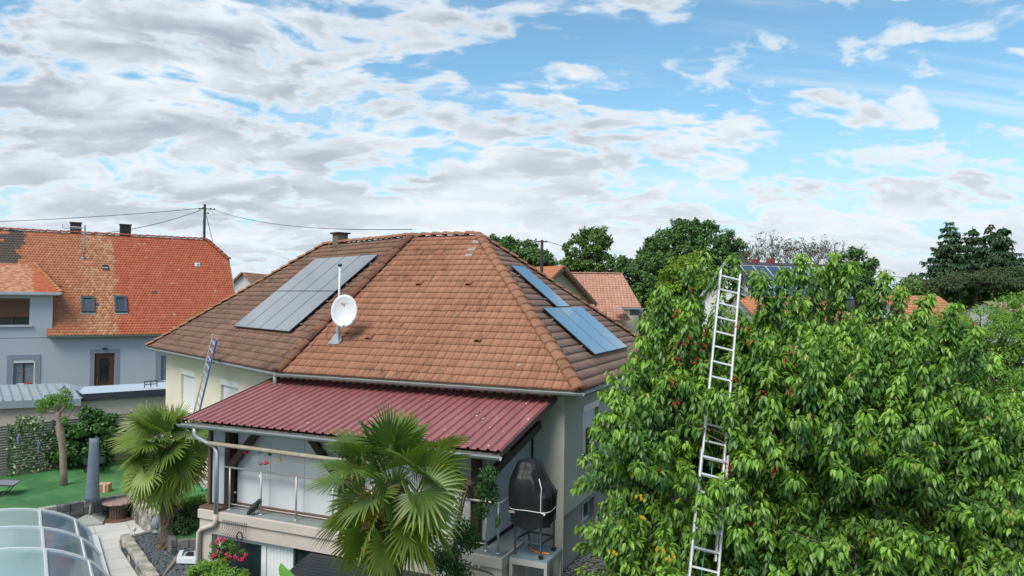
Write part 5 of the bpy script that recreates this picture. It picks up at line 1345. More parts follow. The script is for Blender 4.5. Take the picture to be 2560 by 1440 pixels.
# wires
wm_=mat('cable_black2',(.025,.025,.028),.6)
def wire(a,b,sag,label,r=.022,group=None,N=24):
    pts=[a+(b-a)*t-Z*sag*4*t*(1-t) for t in np.linspace(0,1,N)]
    return tag(MB().tube(pts,r,5).build('power_cable',wm_),label,'cable',group)
y0=mp0[1]
wire(aty(508,520,y0),aty(-80,556,y0+4),.15,'upper of two black cables running left from the electricity mast')
wire(aty(505,524,y0),aty(-80,548,y0+2)+Z*0,1.45,'sagging lower black cable left of the electricity mast',.022)
hz2=R1+Z*.22
wire(aty(527,521,y0),hz2,.45,'black cable from the electricity mast down to the hip roof ridge',.012)
MB2=tag(MB().tube([aty(516,540,y0),aty(534,612,y0+1.5)],.02,5).tube([aty(509,540,y0),aty(504,597,y0-.3)],.008,5).build('guy_wire',wm_),'thin stay wires bracing the electricity mast on the ridge','stay wire')

# small gable house between
def simple_house(name,label,a,b,depthdir,depth,zb,ze,zr,wallm,roofm,ov=.25,cat='house',gable_front=True,th=.14):
    """gable wall spans a-b (plan); ridge runs along depthdir"""
    a=A(*a[:2],0);b=A(*b[:2],0); e=un(b-a); W_=np.linalg.norm(b-a); m_=(a+b)/2; dv=un(A(*depthdir[:2],0))*depth
    t=thing(name,A(m_[0],m_[1],zb),label,cat)
    mb=MB(); V=[A(*a[:2],zb),A(*b[:2],zb),A(*b[:2],ze),A(*m_[:2],zr),A(*a[:2],ze)]; mb.prism(V,dv); mb.build('wall',wallm,t)
    sl_=(zr-ze)/(W_/2); f0=-un(dv)*ov
    for sg,c in((-1,a),(1,b)):
        lo_=A(*(c+e*ov*sg)[:2],ze-sl_*ov)+f0; hi=A(*m_[:2],zr)+f0; L_=dv+un(dv)*2*ov
        nn=un(np.cross(hi-lo_,L_)); nn=nn if nn[2]>0 else -nn
        MB().prism([lo_+nn*.03,lo_+L_+nn*.03,hi+L_+nn*.03,hi+nn*.03],nn*th).build('roof',roofm,t)
    return t
tileo=mat('tile_far_orange',(.42,.16,.07),.85,.25,2.2,c2=(.34,.12,.06),fine=.2)
tilep=mat('tile_far_plain',(.30,.14,.09),.85,.25,2.2,c2=(.36,.18,.11),fine=.2)
wallw=mat('far_white_wall',(.62,.63,.62),.9,.04,.6)
ya=62.0
ap=aty(598,684,ya); a_=aty(571,712,ya);b_=aty(636,722,ya)
simple_house('gable_house','small white gabled house peeping between the blue house and the hip roof',(a_[0]-.3,ya),(b_[0]+.6,ya),(.0,1,0),9,GZ,a_[2]-.6,ap[2],wallw,tilep,.3)

# carports behind the fence ---------------------------------------------
def mat_seamroof():
    return mat('zinc_roof_pale',(.36,.43,.47),.42,.14,.8,metal=.35,dirt=.3,dirtc=(.22,.25,.26))
cz=-3.78; c0=at(-150,1008,cz);c1=at(203,996,cz-.0); cd=un(c1-c0); cn=A(-cd[1],cd[0],0)
cpA=thing('zinc_carport',A(*((c0+c1)/2)[:2],GZ),'low outbuilding with a pale standing seam zinc roof behind the ivy fence','outbuilding')
zr_=mat_seamroof(); cb0=at(-130,983,cz+.10); cb1=at(172,971,cz+.22)
k1=c0+cn*2.6+Z*.28; k2=c1+cn*2.6+Z*.28-cd*.9
MB().prism([c0,c1,k2,k1],(0,0,-.05)).build('roof',zr_,cpA)
mb=MB(); 
for k in range(1,14):
    t=k/14; a=c0+(c1-c0)*t; b=a+cn*2.6+Z*.28-cd*.75; mb.bar(a+Z*.02,b+Z*.02,.03,.05)
mb.build('roof_seams',zinc,cpA)
MB().prism([c1,c1+cn*2.6-Z*.0,k2],(0,0,-.03)).build('hip_sheet',zr_,cpA)
MB().box((c0+c1)/2-Z*.13-cn*.02,(np.linalg.norm(c1-c0),.04,.26),(cd,cn,Z)).build('fascia',mat('zinc_fascia',(.26,.33,.37),.5,.1,2,metal=.3),cpA)
beige=mat('beige_garage',(.50,.43,.37),.9,.14,.7,dirt=.2,dirtc=(.33,.25,.2)); beige2=mat('beige_garage_pale',(.58,.55,.47),.9,.06,.7)
mb=MB(); wallquad(mb,c0+cn*.15,c1+cn*.15-cd*.1,GZ-.3,cz-.2); wallquad(mb,c1+cn*.15-cd*.1,c1+cn*2.6-cd*.1,GZ-.3,cz-.05); mb.build('wall',beige,cpA)
f0=at(203,991,cz+.02); f1=at(470,974,cz+.02); fdd=un(f1-f0); fnn=A(-fdd[1],fdd[0],0)
cpB=thing('flat_roof_garage',A(*((f0+f1)/2)[:2],GZ),'flat roofed garage with pale blue membrane and dark fascia beside the hip roof house','garage')
g0=at(207,968,cz+.08)
dpt=(g0-f0)@fnn; print('flat roof depth',dpt)
MB().prism([f0+Z*.06,f1+Z*.06,f1+fnn*dpt+Z*.08,f0+fnn*dpt+Z*.08],(0,0,-.05)).build('roof',mat('pale_membrane',(.42,.52,.60),.5,.05,.8),cpB)
mb=MB(); mb.bar(f0-fnn*.02-Z*.05,f1-fnn*.02-Z*.05,.05,.27); mb.bar(f0-fdd*.02,f0-fdd*.02+fnn*dpt,.05,.22); mb.build('fascia',mat('dark_fascia',(.035,.045,.065),.5),cpB)
mb=MB(); wallquad(mb,f0+fnn*.12,f1+fnn*.12,GZ-.3,cz-.15); mb.build('wall',beige2,cpB)
vb=at(377,968,cz+.15); mb=MB(); 
for x in(-.22,0,.22): mb.tube([vb+fdd*x,vb+fdd*x+Z*.24],.018,5)
for z in(.12,.24): mb.tube([vb-fdd*.22+Z*z,vb+fdd*.22+Z*z],.018,5)
mb.build('roof_guard',hole_m,cpB)

# ================================================================== RIGHT SIDE BUILDINGS
# barn with pinkish roof, gable with cream wall
yb=56.0
def rpt(u,v,y): return aty(u,v,y)
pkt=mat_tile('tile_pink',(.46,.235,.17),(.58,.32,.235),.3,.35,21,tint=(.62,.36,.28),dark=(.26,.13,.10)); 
ra=rpt(1404,683,yb); rb=at(1556,683,ra[2]); rb=aty(1556,684,yb); rb[2]=ra[2]; 
ea=rpt(1606,769,yb-3.2)
bdir=un(rb-ra); bnn=A(-bdir[1],bdir[0],0); drop=ra[2]-ea[2]; dist=2.9
barn=thing('tiled_barn',A(ra[0],ra[1],GZ),'old barn with a wide pale pink tiled roof and patchy rendered wall','barn')
lo_l=ra-bnn*dist*1.0-Z*drop+bdir*-1.5; lo_r=rb-bnn*dist-Z*drop+bdir*((ea-rb)@bdir)
facet('roof',lo_l,lo_r,[ra-bdir*1.5,rb],pkt,barn,tw=.24,ex=.26,lip=.03,seed=41)
facet('roof',lo_l-bnn*.9-Z*.9,lo_l+bdir*(( rpt(1580,803,yb-4.2)-lo_l)@bdir)-bnn*.9-Z*.9,[lo_l+bdir*.0+Z*.02,lo_l+bdir*((rpt(1560,772,yb-4.2)-lo_l)@bdir)+Z*.02],pkt,barn,tw=.24,ex=.24,lip=.03,seed=42)
facet('roof',rb+bnn*dist-Z*drop,ra+bnn*dist-Z*drop,[rb,ra],pkt,barn,seed=43)
oldw=mat('old_render',(.50,.47,.40),.9,.12,1.6,.3,20,dirt=.5,dirtc=(.26,.19,.14))
mb=MB(); wl0=lo_l+bnn*.25; wl1=lo_r+bnn*.25-bdir*.15
wallquad(mb,wl0,wl1,GZ-1,lo_l[2]+.05); mb.add([A(*wl1[:2],GZ-1),A(*(wl1+bnn*(2*dist-.5))[:2],GZ-1),wl1+bnn*(2*dist-.5),rb-Z*.15-bdir*.1,wl1],[(0,1,2,3,4)]); mb.build('wall',oldw,barn)
MB().box(rpt(1590,779,yb-3.3),(.9,.05,.55),(bdir,bnn,Z)).build('window',mat('grey_opening',(.16,.17,.18),.6),barn)
MB().bar(rpt(1540,771,yb-4.4),rpt(1600,772,yb-3.5),.9,.05).build('tin_strip',mat('tin',(.45,.55,.62),.4,.1,2,metal=.3),barn)
ridge('ridge_tiles',ra-bdir*1.5,rb,pkt,[c for c in barn.children][0],.10,.4,seed=44)
# cream gable in front of it
yc=50.0; apx=rpt(1395,668,yc); al=rpt(1335,722,yc); ar=rpt(1462,760,yc)
dirg=un(A(-.55,.83,0))
cg=thing('cream_gable_house',A(apx[0],yc,GZ),'cream gable end with dark timber verge behind the right hip tiles','house')
ge=un(A(.83,.55,0)*1.0)
hw_=2.6; zr_=apx[2]; ze_=zr_-hw_*.86
ca=A(apx[0],yc,0); 
dv=dirg*7
V=[ca-ge*hw_+Z*(GZ-1),ca+ge*hw_+Z*(GZ-1),ca+ge*hw_+Z*ze_,ca+Z*(zr_-.1),ca-ge*hw_+Z*ze_]
MB().prism(V,dv).build('wall',mat('cream_far',(.56,.53,.40),.9,.06,.8),cg)
for sg in(-1,1):
    lo_=ca+ge*sg*(hw_+.3)+Z*(ze_-.26)-dirg*.7; hi=ca+Z*(zr_+.02)-dirg*.7
    nn=un(np.cross(hi-lo_,dv)); nn=nn if nn[2]>0 else -nn
    MB().prism([lo_,lo_+dv*1.1,hi+dv*1.1,hi],nn*.10).build('roof',tileo,cg)
    MB().bar(lo_-nn*.08,hi-nn*.08,.10,.20,nn).build('bargeboard',mat('barge_dark',(.085,.07,.06),.85),cg)
# white house with solar roof, behind the ladder
ys=50.0; A0=rpt(1814,656,ys); A1=at(2045,664,A0[2]); print('white house ridge',A0,A1)
wd=un(A1-A0); 
if abs(wd[1])>.8: wd=un(A(.95,.3,0))
wn_=A(wd[1],-wd[0],0)   # towards camera side
wh_=thing('solar_house',A(A0[0],A0[1],GZ),'white gabled house with dark roof covered by solar panels behind the ladder','house')
slate=mat('slate_roof',(.055,.055,.065),.7,.25,3,fine=.2)
hw_=3.6; pr=R(40); dz_=hw_*math.tan(pr); L_=11
ww=mat('white_far',(.72,.73,.73),.85,.03,.6)
V=[A0-wn_*hw_+Z*(-dz_),A0,A0+wn_*hw_+Z*(-dz_),A(*(A0+wn_*hw_)[:2],GZ-1),A(*(A0-wn_*hw_)[:2],GZ-1)]
MB().prism([p+wd*.3-Z*(.12 if i<3 else 0) for i,p in enumerate(V)],wd*(L_-.6)).build('wall',ww,wh_)
for sg in(1,-1):
    so_=un(wn_*sg*math.cos(pr)-Z*math.sin(pr)); ls=hw_/math.cos(pr)+.4; nn=un(np.cross(wd,so_)); nn=nn if nn[2]>0 else -nn
    rf_=MB().prism([A0,A0+wd*L_,A0+wd*L_+so_*ls,A0+so_*ls],nn*.12).build('roof',slate,wh_)
    MB().bar(A0-wd*.02,A0+so_*ls-wd*.02,.06,.22,nn).build('verge',mat('verge_pale',(.45,.48,.50),.6),wh_)
    if sg==1:
        arr=thing('solar_array',A0+nn*.2,'rows of blue grey solar panels on the white house roof behind the ladder','solar panels')
        pg_=mat('blue_panel',(.06,.085,.14),.15,.05,2,spec=.9); pfm=mat('panel_rim',(.50,.53,.56),.4)
        for i in range(7):
            for j in range(2):
                c=A0+wd*(.75+i*1.06+.5)+so_*(.55+j*1.7+.82)+nn*.2
                p1=MB().box(c,(1.03,1.66,.04),(wd,so_,nn)).build('solar_panel',pfm,arr); MB().box(c+nn*.022,(.95,1.58,.006),(wd,so_,nn)).build('glass',pg_,p1)
for (u,vt) in((1903,648),(1950,647)):
    c=A0+wd*((u-1814)/F*ys*1.02); tp=rpt(u,vt,c[1])[2]
    MB().box((c[0],c[1],tp-.5),(.42,.42,1.0),(wd,wn_,Z)).build('chimney',mat('chimney_red',(.24,.055,.05),.85),wh_)
# orange roofs half hidden by the cherry tree
def far_roof(name,label,u0,u1,vr,ve,y,m,wm,depth=3.2,skew=0):
    a=rpt(u0,vr,y); b=rpt(u1,vr,y); b[2]=a[2]; e=un(b-a); nn_=A(e[1],-e[0],0); lo_=rpt((u0+u1)/2,ve,y-depth)[2]; dz=max(.4,a[2]-lo_)
    t=thing(name,A(*((a+b)/2)[:2],GZ),label,'house')
    facet('roof',a+nn_*depth-Z*dz-e*.1,b+nn_*depth-Z*dz+e*skew,[a,b],m,t,tw=.24,ex=.28,seed=int(u0))
    facet('roof',b-nn_*depth-Z*dz,a-nn_*depth-Z*dz,[b,a],m,t,tw=.24,ex=.28,seed=int(u0)+1)
    w0=a+nn_*(depth-.4);w1=b+nn_*(depth-.4)
    mb=MB(); wallquad(mb,w0,w1,GZ-1,a[2]-dz+.1)
    for s_,c in((-1,a),(1,b)):
        c=c-e*s_*.15; mb.add([A(*(c+nn_*(depth-.4))[:2],GZ-1),A(*(c-nn_*(depth-.4))[:2],GZ-1),c-nn_*(depth-.4)-Z*(dz-.2),c-Z*.12,c+nn_*(depth-.4)-Z*(dz-.2)],[(0,1,2,3,4)])
    mb.build('wall',wm,t); return t
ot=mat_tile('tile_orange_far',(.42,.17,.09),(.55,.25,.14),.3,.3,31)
far_roof('orange_roof_house','orange tiled roof glimpsed through the top of the cherry tree',2195,2345,738,815,36,ot,wallw)
far_roof('orange_roof_house','orange roof seen just right of the top of the tall ladder',1835,2060,740,800,30,ot,wallw)
far_roof('orange_roof_house','small orange roof edge between barn and cherry tree',1602,1668,832,862,34,ot,wallw,2.0)
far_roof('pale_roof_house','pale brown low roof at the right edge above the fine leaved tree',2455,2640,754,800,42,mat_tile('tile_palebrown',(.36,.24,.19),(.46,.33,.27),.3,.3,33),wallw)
# white building at the right edge
wa=aty(2538,1120,19.5); 
wb_=thing('white_outbuilding',A(wa[0]+1.5,19.5,GZ),'white rendered outbuilding with dark base at the right frame edge','outbuilding')
MB().box((wa[0]+2.0,21.0,-4.45),(3.4,3,1.3)).build('wall',mat('white_out',(.74,.76,.78),.8),wb_)
MB().box((wa[0]+2.0,21.0,-5.6),(3.44,3.04,1.0)).build('base',mat('dark_out',(.10,.11,.12),.8),wb_)
MB().box((wa[0]+2.0,21.0,-3.77),(3.7,3.3,.08)).build('roof',mat('pale_membrane',(.42,.52,.60),.5,.05,.8),wb_)
MB().box((wa[0]+.27,19.46,-4.45),(.06,.06,1.3)).build('corner_trim',hole_m,wb_)
# wooden utility pole with wires behind the right hip
yu=46.0
up_=thing('utility_pole',A(*rpt(1355,700,yu)[:2],GZ),'thin dark utility pole with short crossarm in front of distant trees','utility pole')
b0=rpt(1355,600,yu); b1=A(b0[0],yu,GZ)
MB().tube([b1,b0],[.14,.09],8).build('pole',mm,up_); MB().tube([rpt(1341,604,yu),rpt(1369,604,yu)],.05,6).build('crossarm',mm,up_)
wire(rpt(1341,604,yu),rpt(1180,575,60),.5,'thin cable from the utility pole leftward behind the trees',.018)
wire(rpt(1369,604,yu),rpt(1850,664,75),.9,'thin cable from the utility pole rightward to the dark round tree',.018)
wire(rpt(2130,676,48),rpt(2600,703,40),.3,'thin cable crossing the dark spruces at right',.016)
p2=thing('distant_pole',A(*rpt(2182,690,48)[:2],GZ),'pale thin pole rising out of the cherry tree top','utility pole')
q0=rpt(2182,677,48); MB().tube([A(q0[0],48,GZ),q0],.07,8).build('pole',mat('pale_pole',(.35,.37,.38),.7),p2); MB().lathe(q0,[(.10,0),(.10,.12),(.03,.18)],8).build('cap',ins,p2)

# ================================================================== VEGETATION
bark=mat('bark_grey',(.13,.105,.085),.9,.3,5,.7,30,stretch=(1,1,.3)); barkd=mat('bark_dark',(.07,.055,.045),.9,.3,5,.7,30)
LC=mat_leaf('cherry_leaf',(.022,.108,.028),(.32,.54,.068),.36,.30,.5,tip=(.36,.28,.09))

def branch_path(a,b,bend,rg,N=7):
    a=A(*a);b=A(*b); L=np.linalg.norm(b-a); off=rg.normal(size=3)*L*bend; off[2]=abs(off[2])*.6
    return [a+(b-a)*t+off*math.sin(math.pi*t)+rg.normal(size=3)*L*.012*(0<t<1) for t in np.linspace(0,1,N)]

# ---- ladder in the cherry tree
lt=aty(1828,678,13.2); lb=aty(1757,1440,10.9); ldir=un(lt-lb); lbase=lb-ldir*((lb[2]-GZ)/ldir[2]); lside=un(np.cross(ldir,Y)); 
if lside[0]<0: lside=-lside
lside=un(lside-A(0,0,lside[2])*0.0); lnn=un(np.cross(lside,ldir)); 
lad=thing('extension_ladder',lbase,'tall two section aluminium ladder leaning high into the cherry tree','ladder')
almat=mat('ladder_aluminium',(.70,.71,.72),.38,.08,3,metal=.35,dirt=.25,dirtc=(.4,.4,.38)); 
def on_ladder(v): # point on centre line at image row v
    best=min(((abs(invproj(lb+(lt-lb)*t)[1]-v),t) for t in np.linspace(-.9,1,400))); return lb+(lt-lb)*best[1]
fly0=on_ladder(1395); bas1=on_ladder(1134)
def section(p0,p1,wd,offn,phase):
    L=np.linalg.norm(p1-p0); c=offn*lnn
    for sg in(-1,1): MB().bar(p0+c+lside*sg*wd/2,p1+c+lside*sg*wd/2,.026,.068,lnn).build('rail',almat,lad,bevel=.004)
    k=0; x=phase
    while x<L-.06:
        q=p0+c+ldir*x; MB().bar(q-lside*(wd/2-.008),q+lside*(wd/2-.008),.030,.028,lnn).build('rung',almat,lad); x+=.28
section(fly0,lt,.355,-.036,.12); section(lbase,bas1,.425,.036,(float((fly0-lbase)@ldir)+.12)%.28)
MB().tube([bas1-ldir*.1-lnn*.05,on_ladder(1290)-lnn*.06+lside*.02,on_ladder(1440)-lnn*.06,on_ladder(1440)-ldir*1.2],.007,5).build('rope',mat('green_rope',(.02,.42,.28),.6),lad)

# ---- cherry tree
def cherry():
    rg=np.random.default_rng(42)
    base=A(5.1,13.6,GZ-.5); t=thing('cherry_tree',base,'large cherry tree full of drooping bright green leaves and red cherries','tree')
    els=[]
    def E_(u,v,y,rx,rz,ry=None): els.append((aty(u,v,y),A(rx,ry or rx,rz)))
    E_(2020,1180,13.5,2.75,1.95,2.3)
    E_(1690,1190,12.9,1.15,1.10); E_(1750,930,13.4,.95,.65); E_(2000,930,13.7,1.3,.55); E_(2230,980,13.4,1.25,.6)
    E_(2370,1190,12.9,.95,1.1); E_(1680,1040,13.1,.55,.45); E_(1850,1440,12.4,2.0,.8); E_(2300,1480,12.2,1.5,.7)
    # a few dents so the outline stays uneven
    pts=[];nor=[]
    vol=[4*math.pi*((r[0]*r[1])**1.6+(r[0]*r[2])**1.6+(r[1]*r[2])**1.6)**(1/1.6)/3**(1/1.6) for _,r in els]
    for (c,r),a_ in zip(els,vol):
        k=int(a_*15)
        dv=rdir(k); rad=np.where(rg.random(k)<.22,.55,.80+.30*rg.random(k)**.8); clump=np.sin(dv[:,0]*7+c[0])*np.sin(dv[:,1]*6+2)*np.sin(dv[:,2]*7+c[2])*.14
        p=c+dv*r*(rad+clump)[:,None]; nn=dv/r; nn/=np.linalg.norm(nn,axis=1,keepdims=True)
        keep=np.ones(k,bool)
        for (c2,r2) in els:
            if c2 is c: continue
            keep&=(np.linalg.norm((p-c2)/r2,axis=1)>.60)
        keep&=(p[:,2]>GZ+.7)
        # fewer shoots on the far side
        keep&=~((p[:,1]>15.2)&(rg.random(k)<.55))
        pts.append(p[keep]);nor.append(nn[keep])
    p=np.concatenate(pts);nn=np.concatenate(nor)
    dirs=nn*.75+A(0,0,.85)+rg.normal(size=p.shape)*.30; low=(p[:,2]<-3.2); dirs[low]=nn[low]*1.0+A(0,0,.25)+rg.normal(size=(low.sum(),3))*.3
    dirs/=np.linalg.norm(dirs,axis=1,keepdims=True); Ls=.50+.50*rg.random(len(p)); lf=np.full(len(p),1.0)
    # inner boughs that close the crown
    ni=520; dv=rdir(ni); ci=rg.integers(0,3,ni); cc=np.array([els[0][0]+A(0,.7,-.2),els[0][0]+A(-.9,.5,-.8),els[0][0]+A(.9,.5,-.7)]); rr_=els[0][1]
    pin=cc[ci]+dv*rr_*A(.62,.5,.66)*(rg.random(ni)**.4)[:,None]
    p=np.concatenate([p,pin]);nn=np.concatenate([nn,dv]);dirs=np.concatenate([dirs,un(A(0,0,1))*.6+dv*.6]);Ls=np.concatenate([Ls,.5+.5*rg.random(ni)])
    dirs/=np.linalg.norm(dirs,axis=1,keepdims=True)
    # tall top sprigs, each at its place
    top=[(1765,612,120),(1834,633,95),(1722,660,90),(1655,705,110),(1905,690,95),(1888,668,60),(2012,628,130),(2086,618,150),(2130,650,110),(1965,665,120),(2045,665,120),(2216,668,140),(2262,712,80),(2330,730,100),(2390,750,90),(2170,715,110),(1800,660,60),(1610,800,90),(1600,890,80),(1500,960,80),(1475,1050,80),(2450,800,80),(2420,865,70),(2305,770,70),(1925,735,90),(2008,730,120),(1690,740,110),(1575,1035,60)]
    tp=[];td=[];tL=[]
    for (u,v,h) in top:
        y=(13.9 if 1770<u<1900 else 13.2+rg.normal()*.4); a=aty(u,v,y); L=h*y/F*1.15
        side_=.9 if v>790 else 0
        dd=un(A((u-1990)/1400+ (-.9 if u<1620 and v>790 else .6 if v>790 else 0)+rg.normal()*.08,-.12+rg.normal()*.1,1.0-side_*.55)); 
        for q_ in range(3):
            tp.append(a-dd*L*(1.0)+rg.normal(size=3)*.03); td.append(un(dd+rg.normal(size=3)*.035)); tL.append(L*(.92+.08*rg.random()))
    p=np.concatenate([p,tp]);nn=np.concatenate([nn,np.array(td)]);dirs=np.concatenate([dirs,td]);Ls=np.concatenate([Ls,tL]); ntop=len(tp)
    nfront=0
    # keep the ladder mostly clear
    keep=np.ones(len(p),bool)
    for i in range(len(p)):
        q=p[i]+dirs[i]*Ls[i]*.5; tt=(q-lb)@ldir; c=lb+ldir*tt; dx_=abs((q-c)@lside); front=(q-c)@lnn; ff=q[1]-c[1]
        if dx_<.42 and ff<.25:
            uu,vv,_=invproj(q)
            if (940<vv<1030 and rg.random()<.55) or (1180<vv<1310 and rg.random()<.40) or (vv>1000 and uu>1800 and rg.random()<.25): continue
            keep[i]=False
    p=p[keep];dirs=dirs[keep];Ls=Ls[keep];nn=nn[keep]
    fp=[];fd_=[];fl_=[]
    for (u,v,m_) in ((1800,1010,5),(1780,1000,3),(1825,1050,3),(1765,1005,2),(1840,1090,3),(1850,1160,2),(1800,1235,4),(1765,1255,3),(1835,1270,4),(1780,1300,3),(1845,1345,2),(1750,1330,1)):
        yy=invproj(on_ladder(v))[2]
        for q_ in range(m_):
            a=aty(u+rg.normal()*8,v+rg.normal()*8,yy-.32-.1*rg.random()); dd=un(A(rg.normal()*.5,-.35,.55+rg.normal()*.2)); fp.append(a-dd*.12); fd_.append(dd); fl_.append(.26+.14*rg.random())
    p=np.concatenate([p,fp]);dirs=np.concatenate([dirs,fd_]);Ls=np.concatenate([Ls,fl_]);nn=np.concatenate([nn,fd_]); print('shoots',len(p))
    # leaves on shoots
    P_=[];D_=[];N_=[];G_=[];S_=[]
    crown_c=A(5.0,13.5,-2.6)
    for i in range(len(p)):
        L=Ls[i]; k=int(L*96); s=rg.random(k)**.85; ax=dirs[i]; bend=A(0,0,-.18)*(s**2)[:,None]*L if abs(ax[2])<.8 else 0
        a1=un(np.cross(ax,Z+A(.01,.02,0))); a2=np.cross(ax,a1); th=rg.random(k)*6.283
        rad_=np.cos(th)[:,None]*a1+np.sin(th)[:,None]*a2
        ps=p[i]+ax*(s*L)[:,None]+bend+rad_*.02
        out=rad_*.62+ax*.22+rg.normal(size=(k,3))*.16; out[:,2]-=.50+.42*rg.random(k)
        P_.append(ps+rad_*.035); out[rg.random(k)<.25,2]+=.45; D_.append(out); nrm=rad_*.45+A(0,-.15,.9)+rg.normal(size=(k,3))*.25; N_.append(nrm)
        young=rg.random()**2.2*.34; age=.06+young+.72*(s**3.2)*rg.random()**.4+.14*rg.random(k); tipm=(s>.95)&(rg.random(k)<.10); age=np.where(tipm,1.0,np.minimum(age,.86)); G_.append(age)
        S_.append((.085+.072*rg.random(k))*(1-.30*(s>.93)))
    P_=np.concatenate(P_);D_=np.concatenate(D_);N_=np.concatenate(N_);G_=np.concatenate(G_);S_=np.concatenate(S_)
    print('cherry leaves',len(P_))
    leaves7('crown',P_,D_,N_,S_,S_*.48,G_,LC,t,.35,.2)
    # wood: trunk, limbs, twigs
    fork=A(5.0,13.6,-4.4); mb=MB(); mb.tube([base,base+Z*.8+X*.03,fork],[.24,.19,.17],12)
    limbs=[]
    for (c,r) in els:
        pth=branch_path(fork,c+A(0,0,-.2*r[2]),.10,rg,8); mb.tube(pth,list(np.linspace(.12,.035,8)),8); limbs.append(pth)
    T=mb.build('trunk',bark,t,smooth=True)
    nodes=np.array([q for l in limbs for q in l[3:]])
    mb=MB(); 
    sel=rg.choice(len(p),min(520,len(p)),replace=False)
    for i in sel:
        dist=np.linalg.norm(nodes-p[i],axis=1); j=int(np.argmin(dist)); mb.tube(branch_path(nodes[j],p[i],.10,rg,4),[.022,.016,.011,.007],4,False)
    for i in range(len(p)): mb.tube([p[i],p[i]+dirs[i]*Ls[i]],[.007,.003],3,False)
    mb.build('branches',bark,t)
    # cherry clusters
    ch=mat('cherry_red',(.42,.012,.015),.22,.1,5); yl=mat('yellow_leaf',(.62,.42,.04),.6,.2,5)
    spots=[(1728,730,0),(1836,820,0),(1862,830,0),(1722,855,0),(1693,860,0),(1700,905,0),(1688,955,0),(1765,830,0),(1790,1030,0),(1812,1040,0),(1840,948,0),(1818,1160,0),(1826,1172,0),(1880,860,0),(1960,905,0),(1975,985,0),(1902,988,0),(1650,1185,0),(1690,1010,0),(1870,1320,0),(1935,1180,0),(1985,880,0),(1745,905,0),(1610,1290,1),(1652,1370,1),(1678,1385,1),(1850,1415,1),(2170,1345,1),(1600,1240,1),(2170,1110,1),(1535,1375,1),(1905,770,0),(1690,785,0),(1760,870,0)]
    proto=None
    for n_,(u,v,k_) in enumerate(spots):
        y=11.9 if v<900 else 11.2; y+=rg.normal()*.15
        if 1700<u<1850: y=invproj(on_ladder(v))[2]-.1
        c=aty(u,v,y); mb=MB()
        for q in range(5 if k_==0 else 4):
            o=rg.normal(size=3)*.045
            if k_==0: mb.lathe(c+o,[(.004,-.013),(.011,-.008),(.0135,0),(.011,.008),(.004,.012)],8); mb.tube([c+o+Z*.012,c+Z*.08],.0015,3)
            else: mb.add([c+o,c+o+A(.03,0,-.02),c+o+A(.0,.01,-.07),c+o+A(-.025,0,-.025)],[(0,1,2,3)])
        mb.build('cherry_cluster' if k_==0 else 'yellow_leaves',ch if k_==0 else yl,t,smooth=(k_==0))
cherry()

# ---- palms
PL1=mat_leaf('palm_leaf',(.020,.095,.024),(.36,.42,.06),.38,.25,.55,tip=(.42,.36,.14))
ptrunk=mat('palm_fibre',(.13,.095,.06),.95,.35,7,1.0,22,stretch=(1,1,.35),dirt=.35,dirtc=(.03,.022,.015))
def fan(V,T,G,hub,ax,nrm,Rr,rg,spread=R(262),nseg=28,age=.3,hang=.35):
    ax=un(ax); nrm=un(nrm-ax*(nrm@ax)); sd=np.cross(nrm,ax)
    st=[.04,.26,.50,.76,1.0]
    for i in range(nseg):
        a=-spread/2+spread*(i+.5)/nseg; dv=ax*math.cos(a)+sd*math.sin(a); pr=np.cross(nrm,dv)
        Ri=Rr*(.80+.20*math.cos(a*.55))*(.94+.1*rg.random()); da=spread/nseg*.5
        tw=rg.normal()*.05; dr=hang*(.75+.5*rg.random()); o=len(V)
        for j,s in enumerate(st):
            if s<=.50: w_=Ri*s*math.tan(da)*.97
            else: w_=Ri*.52*math.tan(da)*(1-((s-.50)/.50)**1.7)*.88+.002
            c=hub+dv*Ri*s+nrm*(.10*Ri*math.sin(s*2.2)*.6)-Z*(dr*Ri*max(0,s-.42)**1.7)+pr*tw*Ri*s*s*(s>.5)
            fold=w_*.55
            V+= [c-pr*w_,c+nrm*fold,c+pr*w_]
            g_=min(.86,max(0,age+.12*s+rg.normal()*.04)); G+=[g_]*3
            if s==1.0 and rg.random()<.35: G[-3:]=[.97]*3
        for j in range(len(st)-1):
            q=o+3*j; T+= [(q,q+1,q+4),(q,q+4,q+3),(q+1,q+2,q+5),(q+1,q+5,q+4)]
